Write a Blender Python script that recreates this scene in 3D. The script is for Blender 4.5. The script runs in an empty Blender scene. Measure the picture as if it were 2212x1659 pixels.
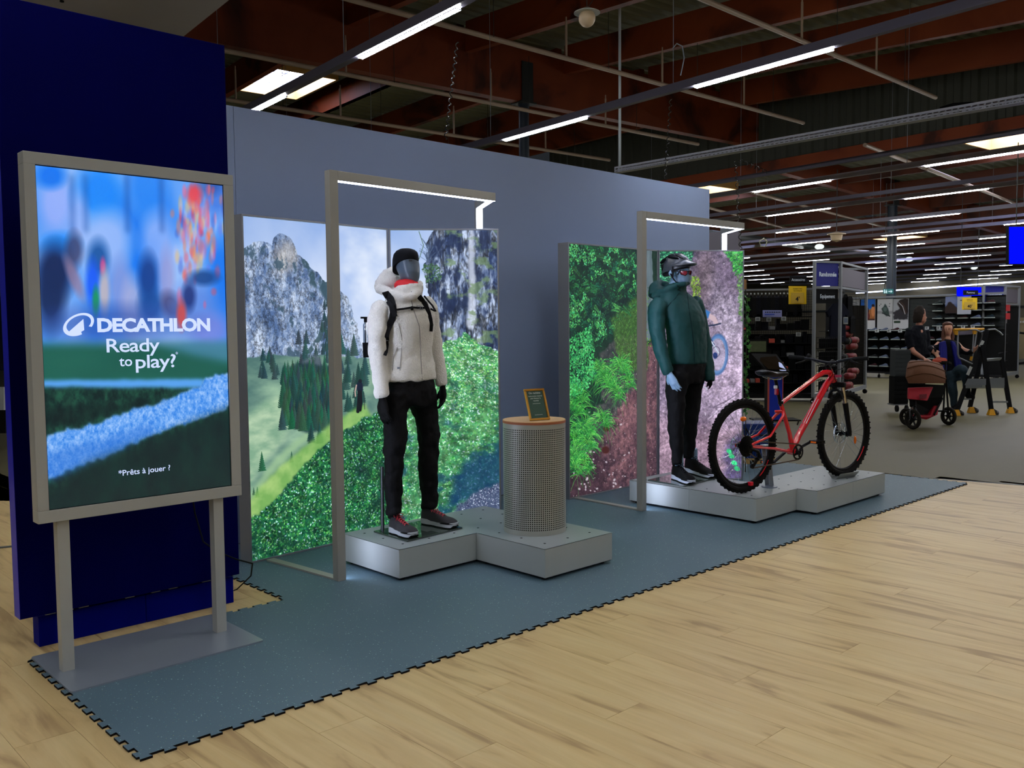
import bpy, bmesh, math, random
import numpy as np
from mathutils import Vector, Matrix
random.seed(7)
S = bpy.context.scene
COL = S.collection
PI = math.pi

# ---------------------------------------------------------------- camera, world, exposure
IW, IH, FP = 2212.0, 1659.0, 1930.0
CAM_H = 1.48
def _axes(yaw, pitch, roll):
    cy, sy, cp, sp = math.cos(yaw), math.sin(yaw), math.cos(pitch), math.sin(pitch)
    F = Vector((cy*cp, sy*cp, sp)); R = Vector((sy, -cy, 0)); U = R.cross(F)
    c, s = math.cos(roll), math.sin(roll)
    return c*R + s*U, -s*R + c*U, F
CR, CU, CF = _axes(math.radians(46.46), math.radians(-3.57), math.radians(-0.50))
CC = Vector((0, 0, CAM_H))
cam_data = bpy.data.cameras.new('camera')
cam = bpy.data.objects.new('camera', cam_data); COL.objects.link(cam)
cam_data.sensor_width = 36.0; cam_data.lens = FP/IW*36.0
cam_data.clip_start = 0.05; cam_data.clip_end = 300
cam.matrix_world = Matrix(((CR.x, CU.x, -CF.x, 0), (CR.y, CU.y, -CF.y, 0), (CR.z, CU.z, -CF.z, CAM_H), (0, 0, 0, 1)))
S.camera = cam
S.view_settings.view_transform = 'Standard'; S.view_settings.look = 'None'
S.view_settings.gamma = 1; S.view_settings.use_curve_mapping = False
S.view_settings.exposure = 0.0
S.cycles.use_denoising = True
S.cycles.max_bounces = 6; S.cycles.diffuse_bounces = 3; S.cycles.glossy_bounces = 3
S.cycles.transmission_bounces = 4; S.cycles.transparent_max_bounces = 8
S.cycles.sample_clamp_indirect = 4.0
S.cycles.caustics_reflective = False; S.cycles.caustics_refractive = False
world = bpy.data.worlds.new('world'); S.world = world; world.use_nodes = True
bg = world.node_tree.nodes['Background']
bg.inputs[0].default_value = (0.75, 0.86, 1.0, 1); bg.inputs[1].default_value = 0.02
LED_STRENGTH = 112.0          # overhead linear luminaires
FRAME_LED = 16.0             # light frames of the display
SKYLIGHT = 16.0               # daylight through the roof lights

# turning measured picture points into places: a point at depth d, on a height, on a vertical plane
def ray(x, y): return CF + CR*((x-IW/2)/FP) - CU*((y-IH/2)/FP)
def W(x, y, d): return CC + ray(x, y)*d
def onz(x, y, z=0.0):
    d = ray(x, y); return CC + d*((z-CAM_H)/d.z)
def onpl(x, y, p0, n):
    d = ray(x, y); p0 = Vector(p0); n = Vector(n); return CC + d*((p0-CC).dot(n)/d.dot(n))
BA = math.radians(-5.5)      # the building's axes are turned a little from the display's
ZU = Vector((0, 0, 1))
E1 = Vector((math.cos(BA), math.sin(BA), 0)); E2 = Vector((-math.sin(BA), math.cos(BA), 0))
def B(a, b, z=0.0): return E1*a + E2*b + Vector((0, 0, z))

# ---------------------------------------------------------------- materials
MATS = {}
def lin(c):
    return tuple(((v/255.0)/12.92 if v/255.0 <= 0.04045 else ((v/255.0+0.055)/1.055)**2.4) for v in c)
def nodes_of(m):
    m.use_nodes = True; return m.node_tree.nodes, m.node_tree.links
def mat(name, col, rough=0.5, metal=0.0, spec=0.5, noise=0.0, nscale=8.0, bump=0.0, bscale=60.0, emit=None, estr=0.0, srgb=True, coat=0.0, rand=0.0, stretch=(1,1,1), sheen=0.0, alpha=1.0, trans=0.0):
    """principled material with a little procedural colour noise and relief"""
    if name in MATS: return MATS[name]
    m = bpy.data.materials.new(name); MATS[name] = m
    if spec == 0.5 and max(col) < 45 and srgb: spec = 0.12
    N, L = nodes_of(m); bs = N['Principled BSDF']
    c = lin(col) if srgb else col
    bs.inputs['Base Color'].default_value = (*c, 1)
    bs.inputs['Roughness'].default_value = rough; bs.inputs['Metallic'].default_value = metal
    bs.inputs['Specular IOR Level'].default_value = spec
    bs.inputs['Coat Weight'].default_value = coat
    bs.inputs['Sheen Weight'].default_value = sheen
    bs.inputs['Alpha'].default_value = alpha; bs.inputs['Transmission Weight'].default_value = trans
    if emit is not None:
        bs.inputs['Emission Color'].default_value = (*(lin(emit) if srgb else emit), 1)
        bs.inputs['Emission Strength'].default_value = estr
    geo = N.new('ShaderNodeNewGeometry')
    mp = N.new('ShaderNodeMapping'); mp.inputs['Scale'].default_value = stretch
    L.new(geo.outputs['Position'], mp.inputs['Vector'])
    if noise > 0 or rand > 0:
        hs = N.new('ShaderNodeHueSaturation'); hs.inputs['Color'].default_value = (*c, 1)
        val = N.new('ShaderNodeMath'); val.operation = 'MULTIPLY_ADD'
        nz = N.new('ShaderNodeTexNoise'); nz.inputs['Scale'].default_value = nscale; nz.inputs['Detail'].default_value = 4
        L.new(mp.outputs[0], nz.inputs['Vector'])
        L.new(nz.outputs[0], val.inputs[0]); val.inputs[1].default_value = noise*2; val.inputs[2].default_value = 1-noise
        if rand > 0:
            oi = N.new('ShaderNodeObjectInfo'); v2 = N.new('ShaderNodeMath'); v2.operation = 'MULTIPLY_ADD'
            L.new(oi.outputs['Random'], v2.inputs[0]); v2.inputs[1].default_value = rand*2; L.new(val.outputs[0], v2.inputs[2])
            v3 = N.new('ShaderNodeMath'); v3.operation = 'SUBTRACT'; L.new(v2.outputs[0], v3.inputs[0]); v3.inputs[1].default_value = rand
            L.new(v3.outputs[0], hs.inputs['Value'])
        else: L.new(val.outputs[0], hs.inputs['Value'])
        L.new(hs.outputs[0], bs.inputs['Base Color'])
    if bump > 0:
        nb = N.new('ShaderNodeTexNoise'); nb.inputs['Scale'].default_value = bscale; nb.inputs['Detail'].default_value = 3
        L.new(mp.outputs[0], nb.inputs['Vector'])
        bp = N.new('ShaderNodeBump'); bp.inputs['Strength'].default_value = bump; bp.inputs['Distance'].default_value = 0.01
        L.new(nb.outputs[0], bp.inputs['Height']); L.new(bp.outputs[0], bs.inputs['Normal'])
    return m
def emat(name, col, strength):
    if name in MATS: return MATS[name]
    m = bpy.data.materials.new(name); MATS[name] = m
    N, L = nodes_of(m); N.clear()
    e = N.new('ShaderNodeEmission'); e.inputs[0].default_value = (*lin(col), 1); e.inputs[1].default_value = strength
    o = N.new('ShaderNodeOutputMaterial'); L.new(e.outputs[0], o.inputs[0]); return m

# ---------------------------------------------------------------- object helpers
def tag(o, label=None, cat=None, group=None, kind=None):
    if label: o['label'] = label
    if cat: o['category'] = cat
    if group: o['group'] = group
    if kind: o['kind'] = kind
    return o
def thing(name, label, cat, loc=(0, 0, 0), group=None, rotz=0.0):
    o = bpy.data.objects.new(name, None); COL.objects.link(o)
    o.empty_display_size = 0.1
    o.location = loc; o.rotation_euler = (0, 0, rotz)
    return tag(o, label, cat, group)
def struct(name, loc=(0, 0, 0)):
    o = bpy.data.objects.new(name, None); COL.objects.link(o); o.location = loc; o['kind'] = 'structure'; return o
def base_of(o):
    m = Matrix.Identity(4)
    while o is not None: m = o.matrix_basis @ m; o = o.parent
    return m
def copy_tree(o, parent=None):
    c = o.copy(); COL.objects.link(c); c.parent = parent
    for ch in [x for x in bpy.data.objects if x.parent == o]: copy_tree(ch, c)
    return c
def perp(d):
    d = d.normalized(); a = Vector((0, 0, 1)) if abs(d.z) < 0.9 else Vector((1, 0, 0))
    u = d.cross(a).normalized(); return u, d.cross(u).normalized()
class MB:
    def __init__(s): s.v = []; s.f = []; s.uv = None
    def add(s, vs, fs):
        n = len(s.v); s.v += [tuple(p) for p in vs]; s.f += [tuple(i+n for i in f) for f in fs]; return s
    def frame(s, o, ex, ey, ez, lx, ly, lz):   # box from corner o along three axes
        o, ex, ey, ez = Vector(o), Vector(ex), Vector(ey), Vector(ez)
        p = [o+ex*(lx*i)+ey*(ly*j)+ez*(lz*k) for k in (0, 1) for j in (0, 1) for i in (0, 1)]
        return s.add(p, [(0, 2, 3, 1), (4, 5, 7, 6), (0, 1, 5, 4), (2, 6, 7, 3), (0, 4, 6, 2), (1, 3, 7, 5)])
    def box(s, x0, x1, y0, y1, z0, z1):
        return s.frame((x0, y0, z0), (1, 0, 0), (0, 1, 0), (0, 0, 1), x1-x0, y1-y0, z1-z0)
    def beam(s, p, q, w, h, up=(0, 0, 1)):     # box bar centred on the line p-q
        p, q = Vector(p), Vector(q); d = (q-p); L = d.length; d.normalize(); up = Vector(up)
        sd = d.cross(up)
        if sd.length < 1e-4: sd = d.cross(Vector((1, 0, 0)))
        sd.normalize(); u = sd.cross(d).normalized()
        return s.frame(p - sd*w/2 - u*h/2, d, sd, u, L, w, h)
    def tube(s, pts, r, n=8, caps=True, close=False, flat=None):
        pts = [Vector(p) for p in pts]; k = len(pts)
        rs = r if isinstance(r, (list, tuple)) else [r]*k
        vs, fs = [], []; pu = None
        for i, p in enumerate(pts):
            if close: d = pts[(i+1) % k]-pts[i-1]
            else: d = pts[min(i+1, k-1)]-pts[max(i-1, 0)]
            if pu is None: u, w = perp(d)
            else:
                dn = d.normalized(); u = (pu - dn*pu.dot(dn)).normalized(); w = dn.cross(u)
            pu = u
            ri = rs[i]; ra, rb = ri if isinstance(ri, tuple) else (ri, ri)
            for j in range(n):
                a = 2*PI*j/n; vs.append(p+u*(ra*math.cos(a))+w*(rb*math.sin(a)))
        for i in range(k if close else k-1):
            for j in range(n):
                a, b = i*n+j, i*n+(j+1) % n; i2 = (i+1) % k; fs.append((a, b, i2*n+(j+1) % n, i2*n+j))
        if caps and not close: fs += [tuple(range(n-1, -1, -1)), tuple((k-1)*n+j for j in range(n))]
        return s.add(vs, fs)
    def cyl(s, p, q, r, n=12): return s.tube([p, q], r, n)
    def rings(s, rings, caps=True):            # rings: list of equal-length point loops
        n = len(rings[0]); vs = [p for r in rings for p in r]; fs = []
        for i in range(len(rings)-1):
            for j in range(n): fs.append((i*n+j, i*n+(j+1) % n, (i+1)*n+(j+1) % n, (i+1)*n+j))
        if caps: fs += [tuple(range(n-1, -1, -1)), tuple((len(rings)-1)*n+j for j in range(n))]
        return s.add(vs, fs)
    def ball(s, c, rx, ry=None, rz=None, n=16, m=10, ax=None):
        ry = rx if ry is None else ry; rz = rx if rz is None else rz; c = Vector(c)
        X, Y, Z = ax or (Vector((1, 0, 0)), Vector((0, 1, 0)), Vector((0, 0, 1)))
        vs = [c+Z*rz]; fs = []
        for i in range(1, m):
            t = PI*i/m
            for j in range(n):
                a = 2*PI*j/n; vs.append(c+X*(rx*math.sin(t)*math.cos(a))+Y*(ry*math.sin(t)*math.sin(a))+Z*(rz*math.cos(t)))
        vs.append(c-Z*rz); b = len(vs)-1
        for j in range(n):
            fs.append((0, 1+j, 1+(j+1) % n)); fs.append((b, 1+(m-2)*n+(j+1) % n, 1+(m-2)*n+j))
        for i in range(m-2):
            for j in range(n): fs.append((1+i*n+j, 1+(i+1)*n+j, 1+(i+1)*n+(j+1) % n, 1+i*n+(j+1) % n))
        return s.add(vs, fs)
    def prism(s, poly, off):                   # polygon of 3-D points pushed along off
        off = Vector(off); n = len(poly); p = [Vector(q) for q in poly]
        return s.add(p+[q+off for q in p], [tuple(range(n-1, -1, -1)), tuple(range(n, 2*n))]+[(i, (i+1) % n, n+(i+1) % n, n+i) for i in range(n)])
    def quad(s, a, b, c, d): return s.add([a, b, c, d], [(0, 1, 2, 3)])
    def lathe(s, prof, c, n=24, axis=(0, 0, 1)):
        c = Vector(c); Z = Vector(axis).normalized(); u, w = perp(Z); rings = []
        for r, z in prof: rings.append([c+Z*z+u*(r*math.cos(2*PI*j/n))+w*(r*math.sin(2*PI*j/n)) for j in range(n)])
        return s.rings(rings)
    def build(s, name, m, parent=None, smooth=False, local=False, kind=None, label=None, bevel=0.0, uvf=None, fix=True):
        me = bpy.data.meshes.new(name)
        if parent is not None and not local:
            inv = base_of(parent).inverted(); V = [inv @ Vector(p) for p in s.v]
        else: V = [Vector(p) for p in s.v]
        loc = Vector((0, 0, 0))
        if parent is None and not local:
            xs = [p.x for p in V]; ys = [p.y for p in V]; zs = [p.z for p in V]
            loc = Vector(((min(xs)+max(xs))/2, (min(ys)+max(ys))/2, min(zs))); V = [p-loc for p in V]
        me.from_pydata([tuple(p) for p in V], [], s.f)
        if uvf is not None:
            uvl = me.uv_layers.new(name='UVMap')
            for li, l in enumerate(me.loops): uvl.data[li].uv = uvf(Vector(s.v[l.vertex_index]))
        if fix:
            bm = bmesh.new(); bm.from_mesh(me); bmesh.ops.recalc_face_normals(bm, faces=bm.faces); bm.to_mesh(me); bm.free()
        if smooth:
            me.polygons.foreach_set('use_smooth', [True]*len(me.polygons))
            try: me.set_sharp_from_angle(angle=math.radians(50))
            except Exception: pass
        me.materials.append(m)
        o = bpy.data.objects.new(name, me); COL.objects.link(o); o.location = loc
        if parent is not None: o.parent = parent
        if kind: o['kind'] = kind
        if label: o['label'] = label
        if bevel > 0:
            b = o.modifiers.new('bevel', 'BEVEL'); b.width = bevel; b.segments = 2; b.limit_method = 'ANGLE'
        return o
def lettering(name, text, m, parent, origin, ex, ey, height, align='CENTER', offset=0.0, spacing=1.0, shear=0.0, depth=0.0008, width=None):
    """flat print: text as a thin mesh lying in the plane (ex, ey) with its baseline at origin"""
    cu = bpy.data.curves.new('txt', 'FONT'); cu.body = text; cu.size = height/0.73; cu.align_x = align
    cu.offset = offset*height*0.7; cu.space_character = spacing; cu.shear = shear; cu.extrude = 0; cu.resolution_u = 3
    o = bpy.data.objects.new('txt', cu); COL.objects.link(o)
    dg = bpy.context.evaluated_depsgraph_get()
    me = bpy.data.meshes.new_from_object(o.evaluated_get(dg)); bpy.data.objects.remove(o)
    ex = Vector(ex).normalized(); ey = Vector(ey).normalized(); ez = ex.cross(ey); origin = Vector(origin)
    sx = 1.0
    if width and len(me.vertices):
        xs = [v.co.x for v in me.vertices]; sx = width/(max(xs)-min(xs))
    inv = base_of(parent).inverted()
    for v in me.vertices: v.co = inv @ (origin+ex*(v.co.x*sx)+ey*v.co.y+ez*depth)
    me.materials.clear(); me.materials.append(m); me.name = name
    t = bpy.data.objects.new(name, me); COL.objects.link(t); t.parent = parent
    return t
# ================================================================ setting: floors
def wood_mat(name, c1, c2, c3, sx, sy, rough, randv):
    m = bpy.data.materials.new(name); N, L = nodes_of(m); bs = N['Principled BSDF']
    geo = N.new('ShaderNodeNewGeometry'); oi = N.new('ShaderNodeObjectInfo')
    sc = N.new('ShaderNodeVectorMath'); sc.operation = 'SCALE'; sc.inputs['Scale'].default_value = 37.0
    cx = N.new('ShaderNodeCombineXYZ'); L.new(oi.outputs['Random'], cx.inputs[0]); L.new(oi.outputs['Random'], cx.inputs[2]); L.new(cx.outputs[0], sc.inputs[0])
    ad = N.new('ShaderNodeVectorMath'); L.new(geo.outputs['Position'], ad.inputs[0]); L.new(sc.outputs[0], ad.inputs[1])
    mp = N.new('ShaderNodeMapping'); mp.inputs['Scale'].default_value = (sx, sy, sx); L.new(ad.outputs[0], mp.inputs['Vector'])
    nz = N.new('ShaderNodeTexNoise'); nz.inputs['Scale'].default_value = 1.0; nz.inputs['Detail'].default_value = 6; nz.inputs['Distortion'].default_value = 1.6
    L.new(mp.outputs[0], nz.inputs['Vector'])
    rp = N.new('ShaderNodeValToRGB'); e = rp.color_ramp.elements
    e[0].position = 0.33; e[0].color = (*lin(c3), 1); e[1].position = 0.64; e[1].color = (*lin(c1), 1)
    k = e.new(0.45); k.color = (*lin(c2), 1)
    L.new(nz.outputs[0], rp.inputs[0])
    mp2 = N.new('ShaderNodeMapping'); mp2.inputs['Scale'].default_value = (sx*7, sy*1.5, sx*7); L.new(ad.outputs[0], mp2.inputs['Vector'])
    n2 = N.new('ShaderNodeTexNoise'); n2.inputs['Scale'].default_value = 1; n2.inputs['Detail'].default_value = 4; L.new(mp2.outputs[0], n2.inputs['Vector'])
    hs = N.new('ShaderNodeHueSaturation'); L.new(rp.outputs[0], hs.inputs['Color'])
    a = N.new('ShaderNodeMath'); a.operation = 'MULTIPLY_ADD'; L.new(n2.outputs[0], a.inputs[0]); a.inputs[1].default_value = 0.26; a.inputs[2].default_value = 0.87-randv/2
    b = N.new('ShaderNodeMath'); b.operation = 'MULTIPLY_ADD'; L.new(oi.outputs['Random'], b.inputs[0]); b.inputs[1].default_value = randv; L.new(a.outputs[0], b.inputs[2])
    L.new(b.outputs[0], hs.inputs['Value']); L.new(hs.outputs[0], bs.inputs['Base Color'])
    bs.inputs['Roughness'].default_value = rough; bs.inputs['Specular IOR Level'].default_value = 0.35
    MATS[name] = m; return m
oak = wood_mat('oak_plank', (206, 182, 132), (198, 171, 120), (166, 138, 94), 7.0, 0.9, 0.42, 0.055)
vinyl = mat('vinyl_floor', (93, 88, 62), spec=0.2, rough=0.55, noise=0.10, nscale=1.2, stretch=(1, 3, 1))
concrete = mat('sub_floor', (60, 56, 50), rough=0.8, noise=0.05)

fl = struct('floor', (4, 2, 0))
MB().box(-8, 75, -25, 75, -0.2, -0.012).build('floor_slab', concrete, fl)
# vinyl of the sales floor beyond the boundary line, pale wood on this side
EDGE = [Vector((8.72, 3.75, 0)), Vector((9.55, 0.4, 0)), Vector((10.8, -5.5, 0))]
f = MB(); f.prism([(8.72, 3.75, -0.012), (9.55, 0.4, -0.012), (10.8, -5.5, -0.012), (75, -25, -0.012), (75, 75, -0.012), (-8, 75, -0.012), (-8, 30.0, -0.012), (2.0, 8.9, -0.012), (2.4, 8.4, -0.012), (8.4, 6.2, -0.012)], (0, 0, 0.012))
f.build('vinyl_floor', vinyl, fl)
trim = mat('alu_trim', (96, 104, 108), rough=0.4, metal=0.6)
MB().beam((8.72, 3.75, 0.001), (9.55, 0.4, 0.001), 0.02, 0.004).beam((9.55, 0.4, 0.001), (10.8, -5.5, 0.001), 0.02, 0.004).build('joint_strip', trim, fl)
# one object per oak plank
pl = bpy.data.meshes.new('plank'); t = MB().box(-0.5, 0.5, -0.5, 0.5, -0.012, 0.0)
pl.from_pydata(t.v, [], t.f); pl.materials.append(oak)
PWD, PLN = 0.21, 1.38
def clipx(y):                                # boundary of the oak floor on the far side
    return 8.72+(3.75-y)*(9.55-8.72)/3.35 if y > 0.4 else 9.55+(0.4-y)*(10.8-9.55)/5.9
planks = []
for i in range(-6, 52):
    x0 = i*PWD
    off = ((i*0.37) % 1.0)*PLN
    j = -5
    while True:
        y0 = j*PLN-off; j += 1
        if y0 > 9.6: break
        y1 = y0+PLN; cx = x0+PWD/2
        if cx > 2.5 and y0 > 3.09: continue
        if 1.13 < cx < 8.6 and y0 > 3.2 and y1 < 4.3: continue
        if cx > 9.0 and cx > clipx(y0)+0.2: continue
        if y1 < -1.0: continue
        d = math.hypot(cx, (y0+y1)/2)
        planks.append((d, x0, y0, y1))
planks.sort(); rest = MB()
for n, (d, x0, y0, y1) in enumerate(planks):
    x1 = x0+PWD-0.0015
    if x0+PWD/2 > 8.3: x1 = min(x1, clipx((y0+y1)/2))
    if x1-x0 < 0.03: continue
    if n < 292:
        o = bpy.data.objects.new('plank', pl); COL.objects.link(o); o.parent = fl
        o.location = Vector(((x0+x1)/2, (y0+y1)/2, 0))-Vector(fl.location); o.scale = (x1-x0, y1-y0-0.0015, 1)
    else: rest.box(x0, x1, y0, y1-0.0015, -0.012, 0)
if rest.v: rest.build('plank_field', oak, fl, kind='stuff')

# ---- interlocking rubber mat
rub = mat('rubber_mat', (80, 104, 118), rough=0.55, noise=0.05, nscale=2.0)
def speckle(m, base, dots):
    N, L = nodes_of(m); bs = N['Principled BSDF']
    geo = N.new('ShaderNodeNewGeometry'); prev = None
    src = bs.inputs['Base Color'].links[0].from_socket if bs.inputs['Base Color'].links else None
    for k, (c, sc, thr) in enumerate(dots):
        v = N.new('ShaderNodeTexVoronoi'); v.inputs['Scale'].default_value = sc; L.new(geo.outputs['Position'], v.inputs['Vector'])
        lt = N.new('ShaderNodeMath'); lt.operation = 'LESS_THAN'; lt.inputs[1].default_value = thr; L.new(v.outputs['Distance'], lt.inputs[0])
        gt = N.new('ShaderNodeSeparateColor'); L.new(v.outputs['Color'], gt.inputs[0])
        g2 = N.new('ShaderNodeMath'); g2.operation = 'GREATER_THAN'; g2.inputs[1].default_value = 0.72; L.new(gt.outputs[0], g2.inputs[0])
        mu = N.new('ShaderNodeMath'); mu.operation = 'MULTIPLY'; L.new(lt.outputs[0], mu.inputs[0]); L.new(g2.outputs[0], mu.inputs[1])
        mx = N.new('ShaderNodeMix'); mx.data_type = 'RGBA'; L.new(mu.outputs[0], mx.inputs['Factor'])
        if src is not None: L.new(src, mx.inputs[6])
        else: mx.inputs[6].default_value = (*lin(base), 1)
        mx.inputs[7].default_value = (*lin(c), 1); src = mx.outputs[2]
    L.new(src, bs.inputs['Base Color'])
speckle(rub, (80, 104, 118), [((160, 190, 190), 60, 0.16), ((110, 170, 165), 85, 0.15), ((150, 160, 110), 70, 0.12)])
def teeth(p, q, pitch, depth):
    """dovetail edge from p to q; the outline steps outwards (to the right of travel) and back"""
    p, q = Vector(p), Vector(q); d = q-p; L = d.length; d.normalize(); nrm = Vector((d.y, -d.x, 0))
    n = max(1, round(L/pitch)); s = L/n; out = []
    for i in range(n):
        a = p+d*(i*s)
        out += [a+d*(s*0.12), a+d*(s*0.04)+nrm*depth, a+d*(s*0.56)+nrm*depth, a+d*(s*0.48)]
        out.append(a+d*(s*0.98))
    return out
edge_dark = mat('rubber_edge', (14, 12, 14), rough=0.7)
poly = []
poly += teeth((1.12, 4.36, 0), (1.12, 3.08, 0), 0.085, -0.022)[::1]
poly += teeth((1.12, 3.08, 0), (8.72, 3.06, 0), 0.085, 0.022)
poly += teeth((8.72, 3.06, 0), (8.72, 5.72, 0), 0.085, 0.022)
poly += [Vector((2.40, 5.72, 0))]
poly += teeth((2.40, 5.70, 0), (2.40, 4.37, 0), 0.085, -0.022)
poly += teeth((2.40, 4.37, 0), (1.14, 4.37, 0), 0.085, -0.022)
# left edge teeth must point outwards
mt = thing('rubber_mat', 'large dark grey-green rubber mat with interlocking toothed edges under the display', 'floor mat', (4.9, 4.4, 0))
bm = bmesh.new()
def dedupe(ps):
    o = []
    for p in ps:
        if not o or (p-o[-1]).length > 1e-4: o.append(p)
    return o
poly = dedupe(poly)
m_ = MB(); m_.prism([(p.x, p.y, 0.0025) for p in poly], (0, 0, 0.0065)); mo = m_.build('mat_top', rub, mt)
m_ = MB(); m_.prism([(p.x, p.y, 0.0005) for p in poly], (0, 0, 0.0019)); ed = m_.build('mat_underside', edge_dark, mt)
mo.data.materials.append(edge_dark)
for p in mo.data.polygons:
    if abs(p.normal.z) < 0.5: p.material_index = 1
bm.free()

# ================================================================ display walls
blue3 = mat('plinth_blue', (0, 10, 118), rough=0.6, spec=0.05)
blue = mat('blue_laminate', (0, 2, 70), rough=0.6, spec=0.03, noise=0.02)
blue_lit = mat('blue_laminate_lit', (10, 20, 190), rough=0.4)  # laminate blue brightened: light from the left is put into the colour
wl = struct('wall_left', (1.7, 4.5, 0))
MB().box(1.13, 2.205, 4.475, 4.56, 0.165, 2.965).build('panel', blue, wl, bevel=0.002)
MB().box(1.22, 1.72, 4.53, 4.62, 0.0, 0.142).build('plinth_board', blue3, wl, bevel=0.002)
MB().box(1.7225, 2.195, 4.53, 4.62, 0.0, 0.142).build('plinth_board', blue3, wl, bevel=0.002)
MB().box(1.1285, 1.1298, 4.475, 4.56, 0.165, 2.965).build('lit_side_face', blue_lit, wl)  # thin sheet over the panel's side face, carrying the painted side light
mb = MB().box(1.26, 2.16, 4.562, 4.64, 0.03, 0.9)
mb.build('back_rail', mat('dark_gap', (6, 7, 12), rough=0.8), wl)
clipm = mat('white_clip', (190, 190, 180), rough=0.5)
for x in (1.25, 1.33, 1.40, 1.62, 1.75, 1.84, 2.02): MB().box(x, x+0.045, 4.525, 4.545, 0.147, 0.153).build('levelling_clip', clipm, wl)
greyw = mat('grey_wall_paint', (150, 169, 208), rough=0.5, noise=0.02, nscale=1.5, spec=0.3)
wb = struct('wall_back', (5.2, 5.8, 0))
MB().box(2.9, 8.56, 5.78, 5.9, 0.0, 3.005).build('wall_panel', greyw, wb)
MB().box(1.75, 2.897, 5.78, 5.9, 0.0, 3.005).build('wall_panel', greyw, wb)
wr = struct('wall_rear_return', (9.5, 6.2, 0))
MB().frame((9.62, 6.08, 0), (1, 0.02, 0), (0, 1, 0), (0, 0, 1), 0.06, 0.62, 2.66).build('return_panel', mat('return_grey', (120, 116, 128), rough=0.6), wr)

# ================================================================ hall: walls, roof
cream = mat('cream_wall', (150, 142, 120), rough=0.7, noise=0.03, nscale=0.6)
corr = mat('dark_cladding', (58, 60, 50), rough=0.6, noise=0.06)
deckm = mat('roof_deck', (136, 138, 116), rough=0.55, noise=0.12, nscale=0.7)
glulam2 = wood_mat('glulam_dark', (86, 40, 18), (78, 34, 15), (44, 20, 9), 0.5, 0.5, 0.6, 0.1)
glulam = wood_mat('glulam', (136, 62, 26), (126, 54, 22), (66, 28, 12), 0.5, 0.5, 0.55, 0.12)
def deckz(b):
    return 7.32-0.07*max(0.0, 14.0-b)
RF = struct('ceiling', (10, 10, 4))
def ridges(mb, a0, a1, b0, b1, zf, holes=()):
    p = 0.28; b = b0
    prof = ((0.0, 0), (0.10, 0), (0.14, 0.06), (0.24, 0.06), (0.28, 0.0))
    while b < b1:
        for (u0, h0), (u1, h1) in zip(prof[:-1], prof[1:]):
            segs = [(a0, a1)]
            for (ha0, ha1, hb0, hb1) in holes:
                if b+u0 < hb1 and b+u1 > hb0: segs = [(x, y) for s0, s1 in segs for x, y in ((s0, min(s1, ha0)), (max(s0, ha1), s1)) if y > x]
            for s0, s1 in segs:
                z00, z01 = zf(s0, b+u0)+h0, zf(s0, b+u1)+h1; z10, z11 = zf(s1, b+u0)+h0, zf(s1, b+u1)+h1
                mb.quad(B(s0, b+u0, z00), B(s1, b+u0, z10), B(s1, b+u1, z11), B(s0, b+u1, z01))
        b += p
SKYL = (8.15, 9.60, 18.55, 20.72)
mb = MB(); ridges(mb, -6, 19.0, -8, 30, lambda a, b: deckz(b), [SKYL]); mb.build('roof_deck', deckm, RF, kind='stuff', fix=False)
def lowz(a): return 6.02-0.058*min(max(a-19.0, 0), 30)
SKL2 = [(20.5, 22.45, 8.1, 10.0), (20.45, 22.4, 17.4, 18.7), (32.9, 34.7, 17.8, 19.5)]
mb = MB(); ridges(mb, 19.0, 58, -8, 40, lambda a, b: lowz(a), SKL2); mb.build('roof_deck', deckm, RF, kind='stuff', fix=False)
# main beams and purlins
def bbeam(name, p, q, w, h, m=None):
    """beam whose underside runs from p to q"""
    d = Vector((0, 0, h/2)); return MB().beam(Vector(p)+d, Vector(q)+d, w, h).build(name, m or glulam, RF)
bbeam('main_beam', B(-6, 14.2, 5.98), B(19.0, 14.2, 5.98), 0.22, 1.12)
bbeam('main_beam', B(-6, -3.0, 5.1), B(19.0, -3.0, 5.1), 0.22, 1.12)
bbeam('main_beam', B(-6, 30.0, 5.98), B(19.0, 30.0, 5.98), 0.22, 1.12)
for k in range(-3, 4):
    a = 12.52+2.48*k
    if a > 19: continue
    bbeam('purlin', B(a, 14.08, 6.70), B(a, -3.0, 6.70-0.07*17), 0.14, 0.56)
    if not (a > 7.9 and a < 9.7): bbeam('purlin', B(a, 14.32, 6.72), B(a, 30, 6.72), 0.14, 0.56)
bbeam('purlin', B(10.04, 14.32, 6.72), B(10.04, 30, 6.72), 0.14, 0.56)
bbeam('main_beam', B(19.2, 14.2, 5.50), B(33.0, 14.2, 4.60), 0.22, 0.7)
bbeam('main_beam', B(33.0, 14.2, 4.60), B(50.0, 14.2, 4.3), 0.22, 0.5)
bbeam('main_beam', B(19.2, 3.0, 5.30), B(50.0, 3.0, 4.4), 0.22, 0.7)
bbeam('main_beam', B(19.2, 25.5, 5.40), B(50.0, 25.5, 4.3), 0.22, 0.7)
for k in range(0, 11):
    a = 20.18+2.48*k
    bbeam('purlin', B(a, -3, lowz(a)-0.42), B(a, 35, lowz(a)-0.42), 0.12, 0.38, glulam2)
bbeam('edge_beam', B(18.95, -3, 5.30), B(18.95, 24, 5.30), 0.16, 0.26)
bbeam('edge_beam', B(18.75, -3.0, 6.02), B(18.75, 9.0, 6.62+0.06), 0.12, 0.2)
bbeam('edge_beam', B(18.75, 9.0, 6.68), B(18.75, 14.05, 7.0), 0.12, 0.2)
for k in range(12):                          # knee braces under the purlins
    a = 12.52+2.48*((k % 6)-2)
    b0 = 14.05 if k < 6 else 14.35; s = -1 if k < 6 else 1
    MB().box(0, 0, 0, 0, 0, 0)
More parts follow.
